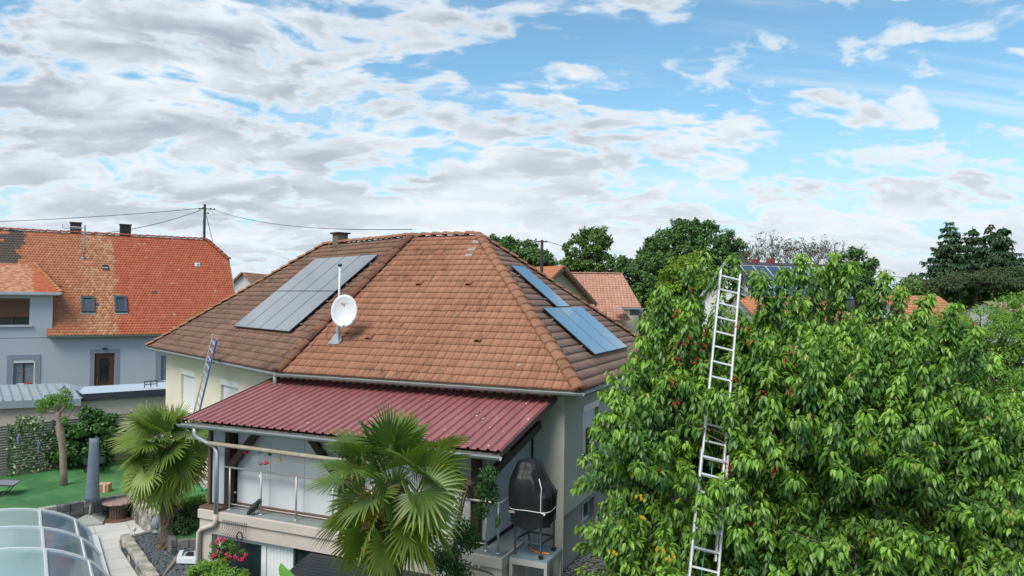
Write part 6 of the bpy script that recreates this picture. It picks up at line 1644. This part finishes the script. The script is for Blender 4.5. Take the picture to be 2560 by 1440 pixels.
def palm(base,top,rt,Rl,nfr,label,seed,droopold=True,view=A(0,-1,0),fansize=.5):
    rg=np.random.default_rng(seed); t=thing('fan_palm',base,label,'palm tree')
    K=26; V=[];Fq=[];S=22
    path=[A(*base)+(A(*top)-A(*base))*k/K+A(.03*math.sin(k*.25),0,0) for k in range(K+1)]
    for k in range(K+1):
        f_=k/K; r=rt*(1.45-.5*min(1,f_*6)+ .12*f_)
        for i in range(S):
            a=6.283*i/S; rr=r*(1+.07*rg.normal()+.05*math.sin(k*2.4+i))
            V.append(path[k]+A(math.cos(a)*rr,math.sin(a)*rr,rg.normal()*.02))
    for k in range(K):
        for i in range(S): i2=(i+1)%S; Fq.append((k*S+i,k*S+i2,(k+1)*S+i2,(k+1)*S+i))
    Fq.append(tuple(range(K*S,K*S+S)))
    mkmesh('trunk',V,Fq,ptrunk,t)
    # fibre skirt
    mb=MB()
    for k in range(150):
        f_=rg.random()**.7; a=rg.random()*6.283; c=path[int(f_*K)]+A(math.cos(a),math.sin(a),0)*rt*1.05
        mb.add([c,c+A(math.cos(a),math.sin(a),0)*.03+Z*(.10+.1*rg.random()),c+A(-math.sin(a),math.cos(a),0)*.02],[(0,1,2)])
    mb.build('fibre',mat('fibre_brown',(.20,.14,.08),.95),t)
    petm=mat('petiole_green',(.16,.22,.06),.5,.1,3)
    for i in range(nfr):
        f_=(i+.5)/nfr; el=R(82)-R(150)*f_**.85+rg.normal()*.07; az=i*2.39996+rg.normal()*.15
        dv=A(math.cos(az)*math.cos(el),math.sin(az)*math.cos(el),math.sin(el))
        pl_=Rl*(.34+.32*rg.random())*(1 if el>0 else .88); hub=A(*top)+dv*pl_-Z*(.06+.10*f_)*Rl; 
        mid=A(*top)+dv*pl_*.5+Z*.05*Rl
        fx=un(dv+Z*(-.30-.35*f_)+rg.normal(size=3)*.10); nrm=un(Z*(.9-f_*.2)-dv*.35+rg.normal(size=3)*.12) if el>R(-10) else un(dv*.8+Z*.55+rg.normal(size=3)*.12)
        if el<R(35): nrm=un(nrm+dv*.35)
        sd0=np.cross(nrm,fx); ro=rg.normal()*.65; nrm=un(nrm*math.cos(ro)+sd0*math.sin(ro))
        Vf=[];Tf=[];Gf=[]
        fan(Vf,Tf,Gf,hub,fx,nrm,fansize*(.86+.26*rg.random()),rg,age=.10+.38*rg.random()+(.22 if f_>.6 else .0),hang=.10+.34*f_*rg.random()+.10*f_)
        fr=mkmesh('frond',np.array(Vf),None,PL1,t,False,0,None,None,np.array(Gf),np.array(Tf))
        MB().tube([A(*top)+dv*.05-Z*.1,mid,hub],[.018,.012,.009],5,False).build('petiole',petm,fr)
    dead=mat('dead_frond',(.30,.20,.09),.85,.2,6)
    for i in range(7):
        az=rg.random()*6.283; dv=A(math.cos(az)*.6,math.sin(az)*.6,-.8); Vf=[];Tf=[];Gf=[]
        fan(Vf,Tf,Gf,A(*top)+dv*.35*Rl-Z*.12,un(dv-Z*.8),un(A(math.cos(az),math.sin(az),.3)),fansize*.7,rg,spread=R(150),nseg=16,hang=.5)
        mkmesh('dead_frond',np.array(Vf),None,dead,t,False,0,None,None,np.array(Gf),np.array(Tf))
    return t
pb=at(422,1368,BZ); ptop=aty(422,1112,pb[1]); ptop[0]=aty(412,1112,pb[1])[0]
palm(pb,ptop,.19,1.38,46,'slender fan palm growing from slate gravel left of the terrace',101,fansize=.70)
yp=11.7; pt2=aty(985,1205,yp)
palm(A(pt2[0]-.1,yp,-7.0),pt2,.20,1.50,44,'large fan palm in front of the terrace railing, nearest the camera',202,fansize=.66)
# yellow flower stalks in the near palm
fy=mat('palm_flower',(.50,.34,.04),.7,.3,12)
rg=np.random.default_rng(5)
PALM2=[o for o in COL.objects if o.name.startswith('fan_palm')][-1]
for k,(u,v) in enumerate(((915,1300),(955,1290),(1020,1330),(905,1250))):
    c=aty(u,v,yp-.35); mb=MB(); mb.tube([pt2-Z*.1,(pt2+c)/2-Z*.02,c],[.018,.014,.01],6,False)
    for q in range(50):
        s=rg.random(); p0=(pt2+c)/2*(1-s)+c*s; o=rg.normal(size=3)*.09; mb.tube([p0,p0+o-Z*.05],[.007,.012],4)
    mb.build('flower_stalk',fy,PALM2)

# ---- generic foliage volumes
def volume_tree(name,label,cat,base,els,leafm,N,size,trunk_r=.2,seed=1,group=None,clump=.22,dens_in=.35,up=.5,aspect=.55,ntw=60,trunkm=None,shellclumps=None,agebias=.25):
    rg=np.random.default_rng(seed); t=thing(name,base,label,cat,group)
    els=[(A(*c),A(*r)) for c,r in els]; w_=np.array([(r[0]*r[1]*r[2])**.67 for _,r in els]); w_/=w_.sum()
    nc=shellclumps or max(40,N//70); C_=[];Nn=[]
    idx=rg.choice(len(els),nc,p=w_); dv=rg.normal(size=(nc,3)); dv/=np.linalg.norm(dv,axis=1,keepdims=True)
    rad=np.where(rg.random(nc)<dens_in,rg.random(nc)**.5*.85,.82+.26*rg.random(nc))
    cen=np.array([els[i][0] for i in idx]); rr=np.array([els[i][1] for i in idx]); C_=cen+dv*rr*rad[:,None]
    Rm=float(np.mean([r.mean() for _,r in els])); k=rg.integers(0,nc,N); cs=Rm*clump*(.6+.8*rg.random(nc))
    off=rg.normal(size=(N,3)); off/=np.linalg.norm(off,axis=1,keepdims=True); off*=(rg.random(N)**.45)[:,None]*cs[k][:,None]; off[:,2]*=.75
    P_=C_[k]+off; nrm=off/np.maximum(np.linalg.norm(off,axis=1,keepdims=True),1e-5)*.6+dv[k]*.4+A(0,0,up)+rg.normal(size=(N,3))*.3
    D_=off/np.maximum(np.linalg.norm(off,axis=1,keepdims=True),1e-5)*.8+rg.normal(size=(N,3))*.5-A(0,0,.3)
    age=np.clip(agebias+.25*rg.random(nc)[k]+.22*rg.random(N),0,.86); S_=size*(.7+.6*rg.random(N))
    leaves('crown',P_,D_,nrm,S_,S_*aspect,age,leafm,t,.25,.2)
    if trunk_r>0:
        mb=MB(); c0=els[0][0]; top=c0-A(0,0,els[0][1][2]*.3); b=A(*base); mb.tube([b,b*.5+top*.5+A(.02,.03,0),top],[trunk_r,trunk_r*.8,trunk_r*.55],8)
        for i in rg.choice(nc,min(ntw,nc),replace=False): mb.tube(branch_path(top-A(0,0,rg.random()*els[0][1][2]*.3),C_[i],.08,rg,4),[trunk_r*.3,trunk_r*.2,trunk_r*.12,trunk_r*.05],4,False)
        mb.build('trunk',trunkm or barkd,t)
    return t
def elp(u,v,y,pu,pv,ry=None): # ellipsoid from pixel centre and pixel radii
    return (aty(u,v,y),(pu*y/F,(ry or pu*y/F*.9),pv*y/F))
gA=mat_leaf('leaf_dark_green',(.040,.100,.028),(.14,.27,.065),.5,.2,.35); gB=mat_leaf('leaf_mid_green',(.045,.105,.026),(.17,.29,.06),.5,.25,.35); gC=mat_leaf('leaf_light_green',(.12,.23,.025),(.30,.44,.05),.5,.3,.35)
gD=mat_leaf('leaf_blackgreen',(.020,.055,.024),(.065,.13,.045),.5,.12,.3); gE=mat_leaf('leaf_bright',(.06,.17,.025),(.27,.46,.07),.45,.3,.4)
def B(u,y): p=aty(u,900,y); return A(p[0],y,GZ-.6)
volume_tree('leafy_tree','dark leafy tree directly behind the right end of the ridge','tree',B(1300,60),[elp(1310,650,60,62,52),elp(1250,625,60,45,38),elp(1345,690,60,50,50)],gA,14000,.28,.22,51,clump=.16,dens_in=.25)
volume_tree('leafy_tree','loose feathery green tree between utility pole and the dark round tree','tree',B(1465,66),[elp(1462,640,66,60,64),elp(1490,600,66,36,34),elp(1430,690,66,42,45),elp(1478,700,66,62,50)],gB,18000,.27,.22,52,clump=.15,dens_in=.25)
volume_tree('round_tree','big dark green round crowned tree highest on the right','tree',B(1730,72),[elp(1730,650,72,128,93),elp(1650,690,72,70,60),elp(1800,680,72,58,52)],gA,36000,.34,.4,53,clump=.11,dens_in=.15,shellclumps=700,agebias=.12)
volume_tree('bushy_tree','mid green bushy tree behind the barn roof','tree',B(1600,64),[elp(1600,700,64,72,70),elp(1560,680,64,50,40),elp(1620,760,64,70,60),elp(1680,720,64,70,70)],gA,17000,.26,.25,54,clump=.16)
volume_tree('light_tree','yellow green rounded tree left of the ladder top','tree',B(1712,40),[elp(1712,700,40,62,62),elp(1690,760,40,66,60)],gC,14000,.16,.2,55,clump=.16)
volume_tree('small_tree','small dark tree with fine twigs behind the cherry tree top','tree',B(2145,46),[elp(2140,665,46,48,40),elp(2120,700,46,60,40)],gA,9000,.20,.18,56,clump=.2,dens_in=.2)
volume_tree('hedge_bush','green bushes along the garden right of the barn','bush',B(1690,30),[elp(1700,800,30,50,55),elp(1670,860,30,40,35)],gB,7000,.14,.1,57)
volume_tree('hedge_bush','broad low green hedge below the dark spruces','bush',B(2380,55),[elp(2330,735,55,90,26,3),elp(2450,740,55,110,26,3),elp(2550,735,55,80,30,3),elp(2290,720,55,30,22,2)],gB,14000,.26,.15,58,clump=.3)
volume_tree('pine_tree','brownish green broad pine in front of the spruces','tree',B(2430,52),[elp(2440,705,52,95,24),elp(2370,715,52,50,20),elp(2500,700,52,60,30),elp(2550,690,52,40,26)],mat_leaf('pine_needles',(.045,.075,.035),(.11,.145,.06),.7,.1,.2),15000,.30,.25,59,clump=.2,aspect=.25)
volume_tree('fine_leaved_tree','light green fine leaved fruit tree at the right edge','tree',B(2500,19),[elp(2470,870,19,120,110,1.3),elp(2560,900,19,100,140,1.4),elp(2380,850,18.5,70,80),elp(2540,780,19,60,50),elp(2580,1050,18,70,120),elp(2480,990,18,90,90)],gE,34000,.09,.14,60,clump=.20,dens_in=.35,aspect=.35,agebias=.3)
# distant woods
def woods():
    rg=np.random.default_rng(77); P_=[];S_=[];k=0
    for x in np.arange(-420,520,9):
        y=330+40*math.sin(x*.01)+rg.normal()*12; h=8+3*math.sin(x*.05)+2*rg.normal()
        m_=160; P_.append(A(x,y,GZ)+rg.normal(size=(m_,3))*A(6,4,0)+np.stack([np.zeros(m_),np.zeros(m_),rg.random(m_)**.8*h],1))
    P_=np.concatenate(P_); N=len(P_); o=leaves('distant_woods',P_,rdir(N),rdir(N)+A(0,-.6,.6),2.6*(.6+.8*rg.random(N)),2.2,np.clip(.2+.4*rg.random(N),0,.8),gA,None,.2,.2,(0,330,GZ))
    tag(o,'low band of distant woods on the horizon','woods',kind='stuff')
woods()

# bare sparse tree
def sparse():
    rg=np.random.default_rng(64); y=58; b=B(1990,y); t=thing('sparse_tree',b,'nearly bare pale twiggy tree with few leaves behind the white house','tree')
    mb=MB(); tips=[]
    def grow(p,dv,L,r,dep):
        q=p+dv*L; mid=(p+q)/2+rg.normal(size=3)*L*.04; mb.tube([p,mid,q],[r*.7,r*.55,r*.45],4,False)
        if dep==0: tips.append(q); return
        for k in range(3 if dep>1 else 4):
            nd=un(dv*.9+rg.normal(size=3)*.42+Z*.12); grow(q,nd,L*(.66+.15*rg.random()),r*.62,dep-1); 
            if dep<3: tips.append(q)
    grow(b,Z,5.4,.20,0); fork=b+Z*5.2
    for k in range(7):
        a=k*.9; grow(fork,un(A(math.cos(a)*.75,math.sin(a)*.5,1.0)),2.35,.10,4)
    tw_=mat('pale_twigs',(.20,.195,.18),.9); mb.build('trunk',tw_,t)
    P_=np.array(tips); P_=P_[rg.random(len(P_))<.8]; P_=np.repeat(P_,2,0)+rg.normal(size=(len(P_)*2,3))*.08; N=len(P_); leaves('leaves',P_,rdir(N)-A(0,0,.5),rdir(N),.17,.09,np.clip(.1+.4*rg.random(N),0,.8),mat_leaf('leaf_olive',(.06,.075,.05),(.13,.14,.08),.6,.2,.3),t)
sparse()
# spruces
def spruce(u,vt,y,hw,label,seed):
    rg=np.random.default_rng(seed); tp=aty(u,vt,y); b=A(tp[0],y,GZ-.5); t=thing('spruce_tree',b,label,'spruce','tall dark spruces in a clump')
    H=tp[2]-b[2]; P_=[];D_=[];N_=[]; mb=MB(); mb.tube([b,tp],[.28,.03],7); Rm=hw*y/F
    nl=int(H/.24)
    for k in range(nl):
        f_=k/nl; z=tp[2]-.15-f_*H*.97; L0=Rm*min(.66,.04+1.5*f_**.95)*(.62+.5*rg.random()); nb=int(6+10*f_)
        a0=rg.random()*6
        for j in range(nb):
            a=a0+6.283*j/nb+rg.normal()*.15; L=L0*(.75+.4*rg.random()); m_=max(6,int(L*24)); s=rg.random(m_)**.7
            dv=A(math.cos(a),math.sin(a),0); z=z+rg.normal()*.10; rise=.20*s-.50*s*s+.30*s**4
            c=A(tp[0],y,z)+dv*(s*L)[:,None]+Z*(rise*L)[:,None]; sd=A(-math.sin(a),math.cos(a),0)
            wv=(rg.random(m_)-.5)*.55*L*(1-s*.6); P_.append(c+sd*wv[:,None]-Z*(abs(wv)*.25)[:,None]); D_.append(dv*.7+sd*np.sign(wv)[:,None]*.5-Z*.45+rg.normal(size=(m_,3))*.2); N_.append(Z+rg.normal(size=(m_,3))*.4)
    P_=np.concatenate(P_);D_=np.concatenate(D_);N_=np.concatenate(N_);N=len(P_); sz=.36*(.6+.8*rg.random(N))
    leaves('crown',P_,D_,N_,sz,sz*.42,np.clip(.05+.5*rg.random(N),0,.8),gD,t,.4,.15); mb.build('trunk',barkd,t)
for (u,vt,y,hw,lb_,sd) in ((2375,554,62,150,'leftmost spruce of the dark clump, with the tallest tip',71),(2432,566,65,120,'second spruce from the left in the dark clump',72),(2476,568,63,120,'third spruce from the left in the dark clump',73),(2508,566,60,125,'rightmost dark spruce of the clump with an open side',74)): spruce(u,vt,y,hw,lb_,sd)

# ---- left garden plants
hedge_m=mat_leaf('vine_leaf',(.020,.070,.018),(.085,.20,.04),.42,.2,.45)
yh=FB[1]
def yf(u): # depth of the fence at column u
    r=ray(u,1100); p=r*( (fn@fl)/(fn@r) ); return p[1]
volume_tree('climbing_vine','dense dark green climbing vine mounded over the fence','vine',at(215,1180,LZ),[elp(225,1085,yf(225)-.25,58,58,.5),elp(170,1110,yf(170)-.25,55,50,.4),elp(255,1070,yf(255)-.2,38,40,.4),elp(205,1150,yf(205)-.25,70,36,.35)],hedge_m,9000,.12,.03,81,clump=.25,aspect=.8,dens_in=.3)
ivm=mat_leaf('variegated_ivy',(.05,.12,.03),(.55,.62,.36),.45,.2,.4,tip=(.62,.66,.45))
rg=np.random.default_rng(82); N=950
P_=[];
for k in range(N):
    u=rg.uniform(18,150); v=rg.uniform(1055,1190); 
    if rg.random()<.25: u=rg.uniform(40,110); v=rg.uniform(1038,1075)
    P_.append(hit(u,v,plane(fl-fn*(.06+.14*rg.random()),fn)))
P_=np.array(P_); ag=np.where(rg.random(N)<.22,.7+.28*rg.random(N),.08+.2*rg.random(N))
iv=leaves('ivy',P_,rdir(N)*.6-A(0,0,.6),rdir(N)*.5-fn,.085*(.6+.8*rg.random(N)),.07,ag,ivm,None,.2,.2,tuple(at(85,1190,LZ)))
tag(iv,'loose variegated ivy with cream flecked leaves climbing the slat fence','ivy')
wsm=mat('wisteria',(.26,.25,.50),.8,.25,9)
for (u,v,h) in((46,1085,24),(97,1102,30)):
    mb=MB()
    for k in range(60):
        s=rg.random(); c=hit(u,v+h*s,plane(fl-fn*.22,fn))+rg.normal(size=3)*.025*(1-s*.6); mb.lathe(c,[(.004,-.015),(.018,0),(.004,.015)],5)
    tag(mb.build('wisteria_bloom',wsm),'pale violet wisteria bloom hanging on the ivy, %s'%('near the fence post' if u<60 else 'lower and nearer the pollard trunk'),'flower','wisteria blooms on the fence')
# pollard tree
def pollard():
    rg=np.random.default_rng(90); b=at(160,1213,LZ); y=b[1]; t=thing('pollard_tree',b,'knobbly pale trunked pollard tree with small tufts of leaves','tree')
    P=lambda u,v: aty(u,v,y)
    mb=MB(); s=y/F
    mb.tube([b-Z*.1,P(159,1180),P(157,1130),P(154,1098),P(151,1082),P(148,1060),P(146,1040),P(145,1030)],[9*s,8.2*s,7.6*s,8*s,9.5*s,6.5*s,6*s,7*s],12)
    mb.tube([P(145,1032),P(130,1028),P(112,1026),P(100,1020)],[6*s,5*s,4*s,2.5*s],8); mb.tube([P(146,1034),P(158,1022),P(168,1008),P(172,996)],[5*s,4*s,3*s,2*s],8); mb.tube([P(145,1034),P(143,1015),P(142,1000)],[5*s,4*s,2.5*s],8); mb.tube([P(148,1048),P(170,1040),P(186,1020)],[3*s,2.4*s,1.4*s],6)
    mb.build('trunk',mat('pale_bark',(.26,.20,.15),.9,.25,5,.6,30,dirt=.2),t,smooth=True)
    P_=[]
    for (u,v,ru,rv,m_) in((110,1010,22,14,300),(143,1002,24,20,520),(168,992,14,22,260),(126,1000,20,14,250),(175,1015,14,10,120),(105,1025,16,10,120),(162,1050,10,12,90),(160,975,8,10,50)):
        o=rg.normal(size=(m_,3)); o/=np.linalg.norm(o,axis=1,keepdims=True); o*=(rg.random(m_)**.4)[:,None]; P_.append(P(u,v)+o*A(ru*s,ru*s,rv*s))
    P_=np.concatenate(P_);N=len(P_); leaves('leaves',P_,rdir(N)+A(0,0,.3),rdir(N)+A(0,0,.6),.07*(.6+.8*rg.random(N)),.04,np.clip(.15+.5*rg.random(N),0,.8),gE,t)
pollard()
c,e,q=PLANTER
rg=np.random.default_rng(95)
N=700; P_=c+e*((rg.random(N)-.5)*.70)[:,None]+q*((rg.random(N)-.5)*.32)[:,None]+Z*(rg.random(N)**1.5*.17)[:,None]
tag(leaves('planter_plants',P_,rdir(N)+A(0,0,.6),rdir(N)+A(0,0,.5),.06,.03,np.clip(.2+.5*rg.random(N),0,.85),gE,None,origin=tuple(c)),'low bright green plants growing in the dark trough planter','plants',kind='stuff')
volume_tree('evergreen_bush','dark evergreen bush under the trough planter beside the palm','bush',at(465,1345,BZ),[elp(466,1305,18.3,30,32,.4),elp(448,1320,18.2,18,20,.3)],gD,3600,.055,.03,96,clump=.3,agebias=.3)
def front_y(u): return 15.0
volume_tree('garden_shrub','bright green shrub at the bottom edge below the rose','shrub',A(-6.0,14.6,-7.2),[elp(520,1440,14.8,40,34,.4),elp(575,1445,14.6,44,32,.4),elp(500,1425,15,22,16,.2)],gE,5200,.055,.03,97,clump=.3,agebias=.3)
rose=volume_tree('rose_bush','climbing rose bush with bright pink blooms against the white window','rose bush',A(-5.9,15.6,-7.4),[elp(560,1375,15.5,28,26,.25),elp(590,1385,15.4,26,16,.22),elp(552,1400,15.4,22,20,.22)],gA,2000,.05,.03,98,clump=.3,agebias=.35)
pk=mat('rose_pink',(.68,.03,.14),.6,.3,30); pk2=mat('rose_pale',(.62,.45,.42),.7,.2,9)
for (u,v) in((541,1352),(549,1349),(556,1346),(562,1350),(545,1358),(537,1388),(531,1392),(543,1383),(566,1386),(572,1392),(577,1394),(584,1396),(590,1392),(603,1398),(614,1388),(611,1394),(558,1405),(562,1400),(550,1402),(560,1415)):
    c=aty(u,v,15.15); mb=MB()
    for k in range(9):
        o=rg.normal(size=3)*.020; mb.lathe(c+o,[(.004,-.014),(.022,0),(.004,.014)],6,(un(rdir(1)[0]),Y,Z))
    mb.build('rose_bloom',pk,rose)
for (u,v) in((545,1410),(550,1418),(540,1402)):
    c=aty(u,v,15.15); mb=MB(); [mb.lathe(c+rg.normal(size=3)*.025,[(.004,-.014),(.022,0),(.004,.014)],6) for k in range(7)]; mb.build('rose_bloom',pk2,rose)
# banana leaf
bl=MB(); V=[];Fq=[]
for k,(u,v,w_) in enumerate(((702,1408,2),(706,1418,12),(714,1430,20),(724,1444,26),(735,1462,28))):
    c=aty(u,v,14.0); V+=[c-A(w_*14/F*.8,0,w_*14/F*.3),c-Y*.03,c+A(w_*14/F*.7,0,-.0)]
for k in range(4): Fq+=[(3*k,3*k+1,3*k+4,3*k+3),(3*k+1,3*k+2,3*k+5,3*k+4)]
bc=aty(735,1462,14.0); bp_t=thing('banana_plant',A(bc[0],bc[1],-7.6),'young banana plant with one broad bright green leaf at the bottom edge','plant')
mkmesh('leaf',V,Fq,mat('banana_green',(.14,.36,.06),.4,.1,2),bp_t,True); MB().tube([A(bc[0],bc[1]+.02,-7.6),bc],[.06,.025],8).build('stem',mat('banana_stem',(.16,.26,.08),.6),bp_t,smooth=True)
# climbing vine on right of the palm
def sidevine():
    rg=np.random.default_rng(99); b=A(*TP(-1.15,-3.05,-7.4)); t=thing('terrace_climber',b,'woody climber with dark leaves rising along the right terrace post','climber')
    mb=MB()
    for k in range(9):
        o=rg.normal(size=3)*.06; mb.tube([b+o,TP(-1.15,-3.0,-6.2)+rg.normal(size=3)*.06,TP(-1.12,-2.95,-5.2)+rg.normal(size=3)*.07,TP(-1.15,-2.85,-4.4)+rg.normal(size=3)*.05,TP(-1.0,-2.8,-3.4)+rg.normal(size=3)*.05],[.02,.018,.016,.012,.008],5,False)
    mb.build('stems',bark,t)
    P_=[]
    for (u,v,ru,rv,m_) in((1222,1185,26,22,420),(1215,1225,30,24,480),(1205,1270,22,26,340),(1238,1240,14,34,160),(1165,1340,38,46,900),(1110,1400,44,40,900),(1150,1430,34,30,400),(1245,1300,6,24,40)):
        y=13.25 if v<1300 else 12.9; o=rg.normal(size=(m_,3)); o/=np.linalg.norm(o,axis=1,keepdims=True); o*=(rg.random(m_)**.5)[:,None]; P_.append(aty(u,v,y)+o*A(ru*y/F,.3,rv*y/F))
    P_=np.concatenate(P_);N=len(P_); leaves('leaves',P_,rdir(N)-A(0,0,.3),rdir(N)+A(0,-.3,.6),.065*(.6+.8*rg.random(N)),.032,np.clip(.12+.45*rg.random(N),0,.8),hedge_m,t)
sidevine()
# grass at right bottom + soil ring
sheet('garden_lawn',[(rs[1][0],rs[1][1]),(9.5,9),(14,20),(8,26),(rs[2][0],rs[2][1])],GZ-.02,.2,mat('shade_lawn',(.035,.075,.02),.9,.3,2,.7,60,c2=(.06,.09,.03)))
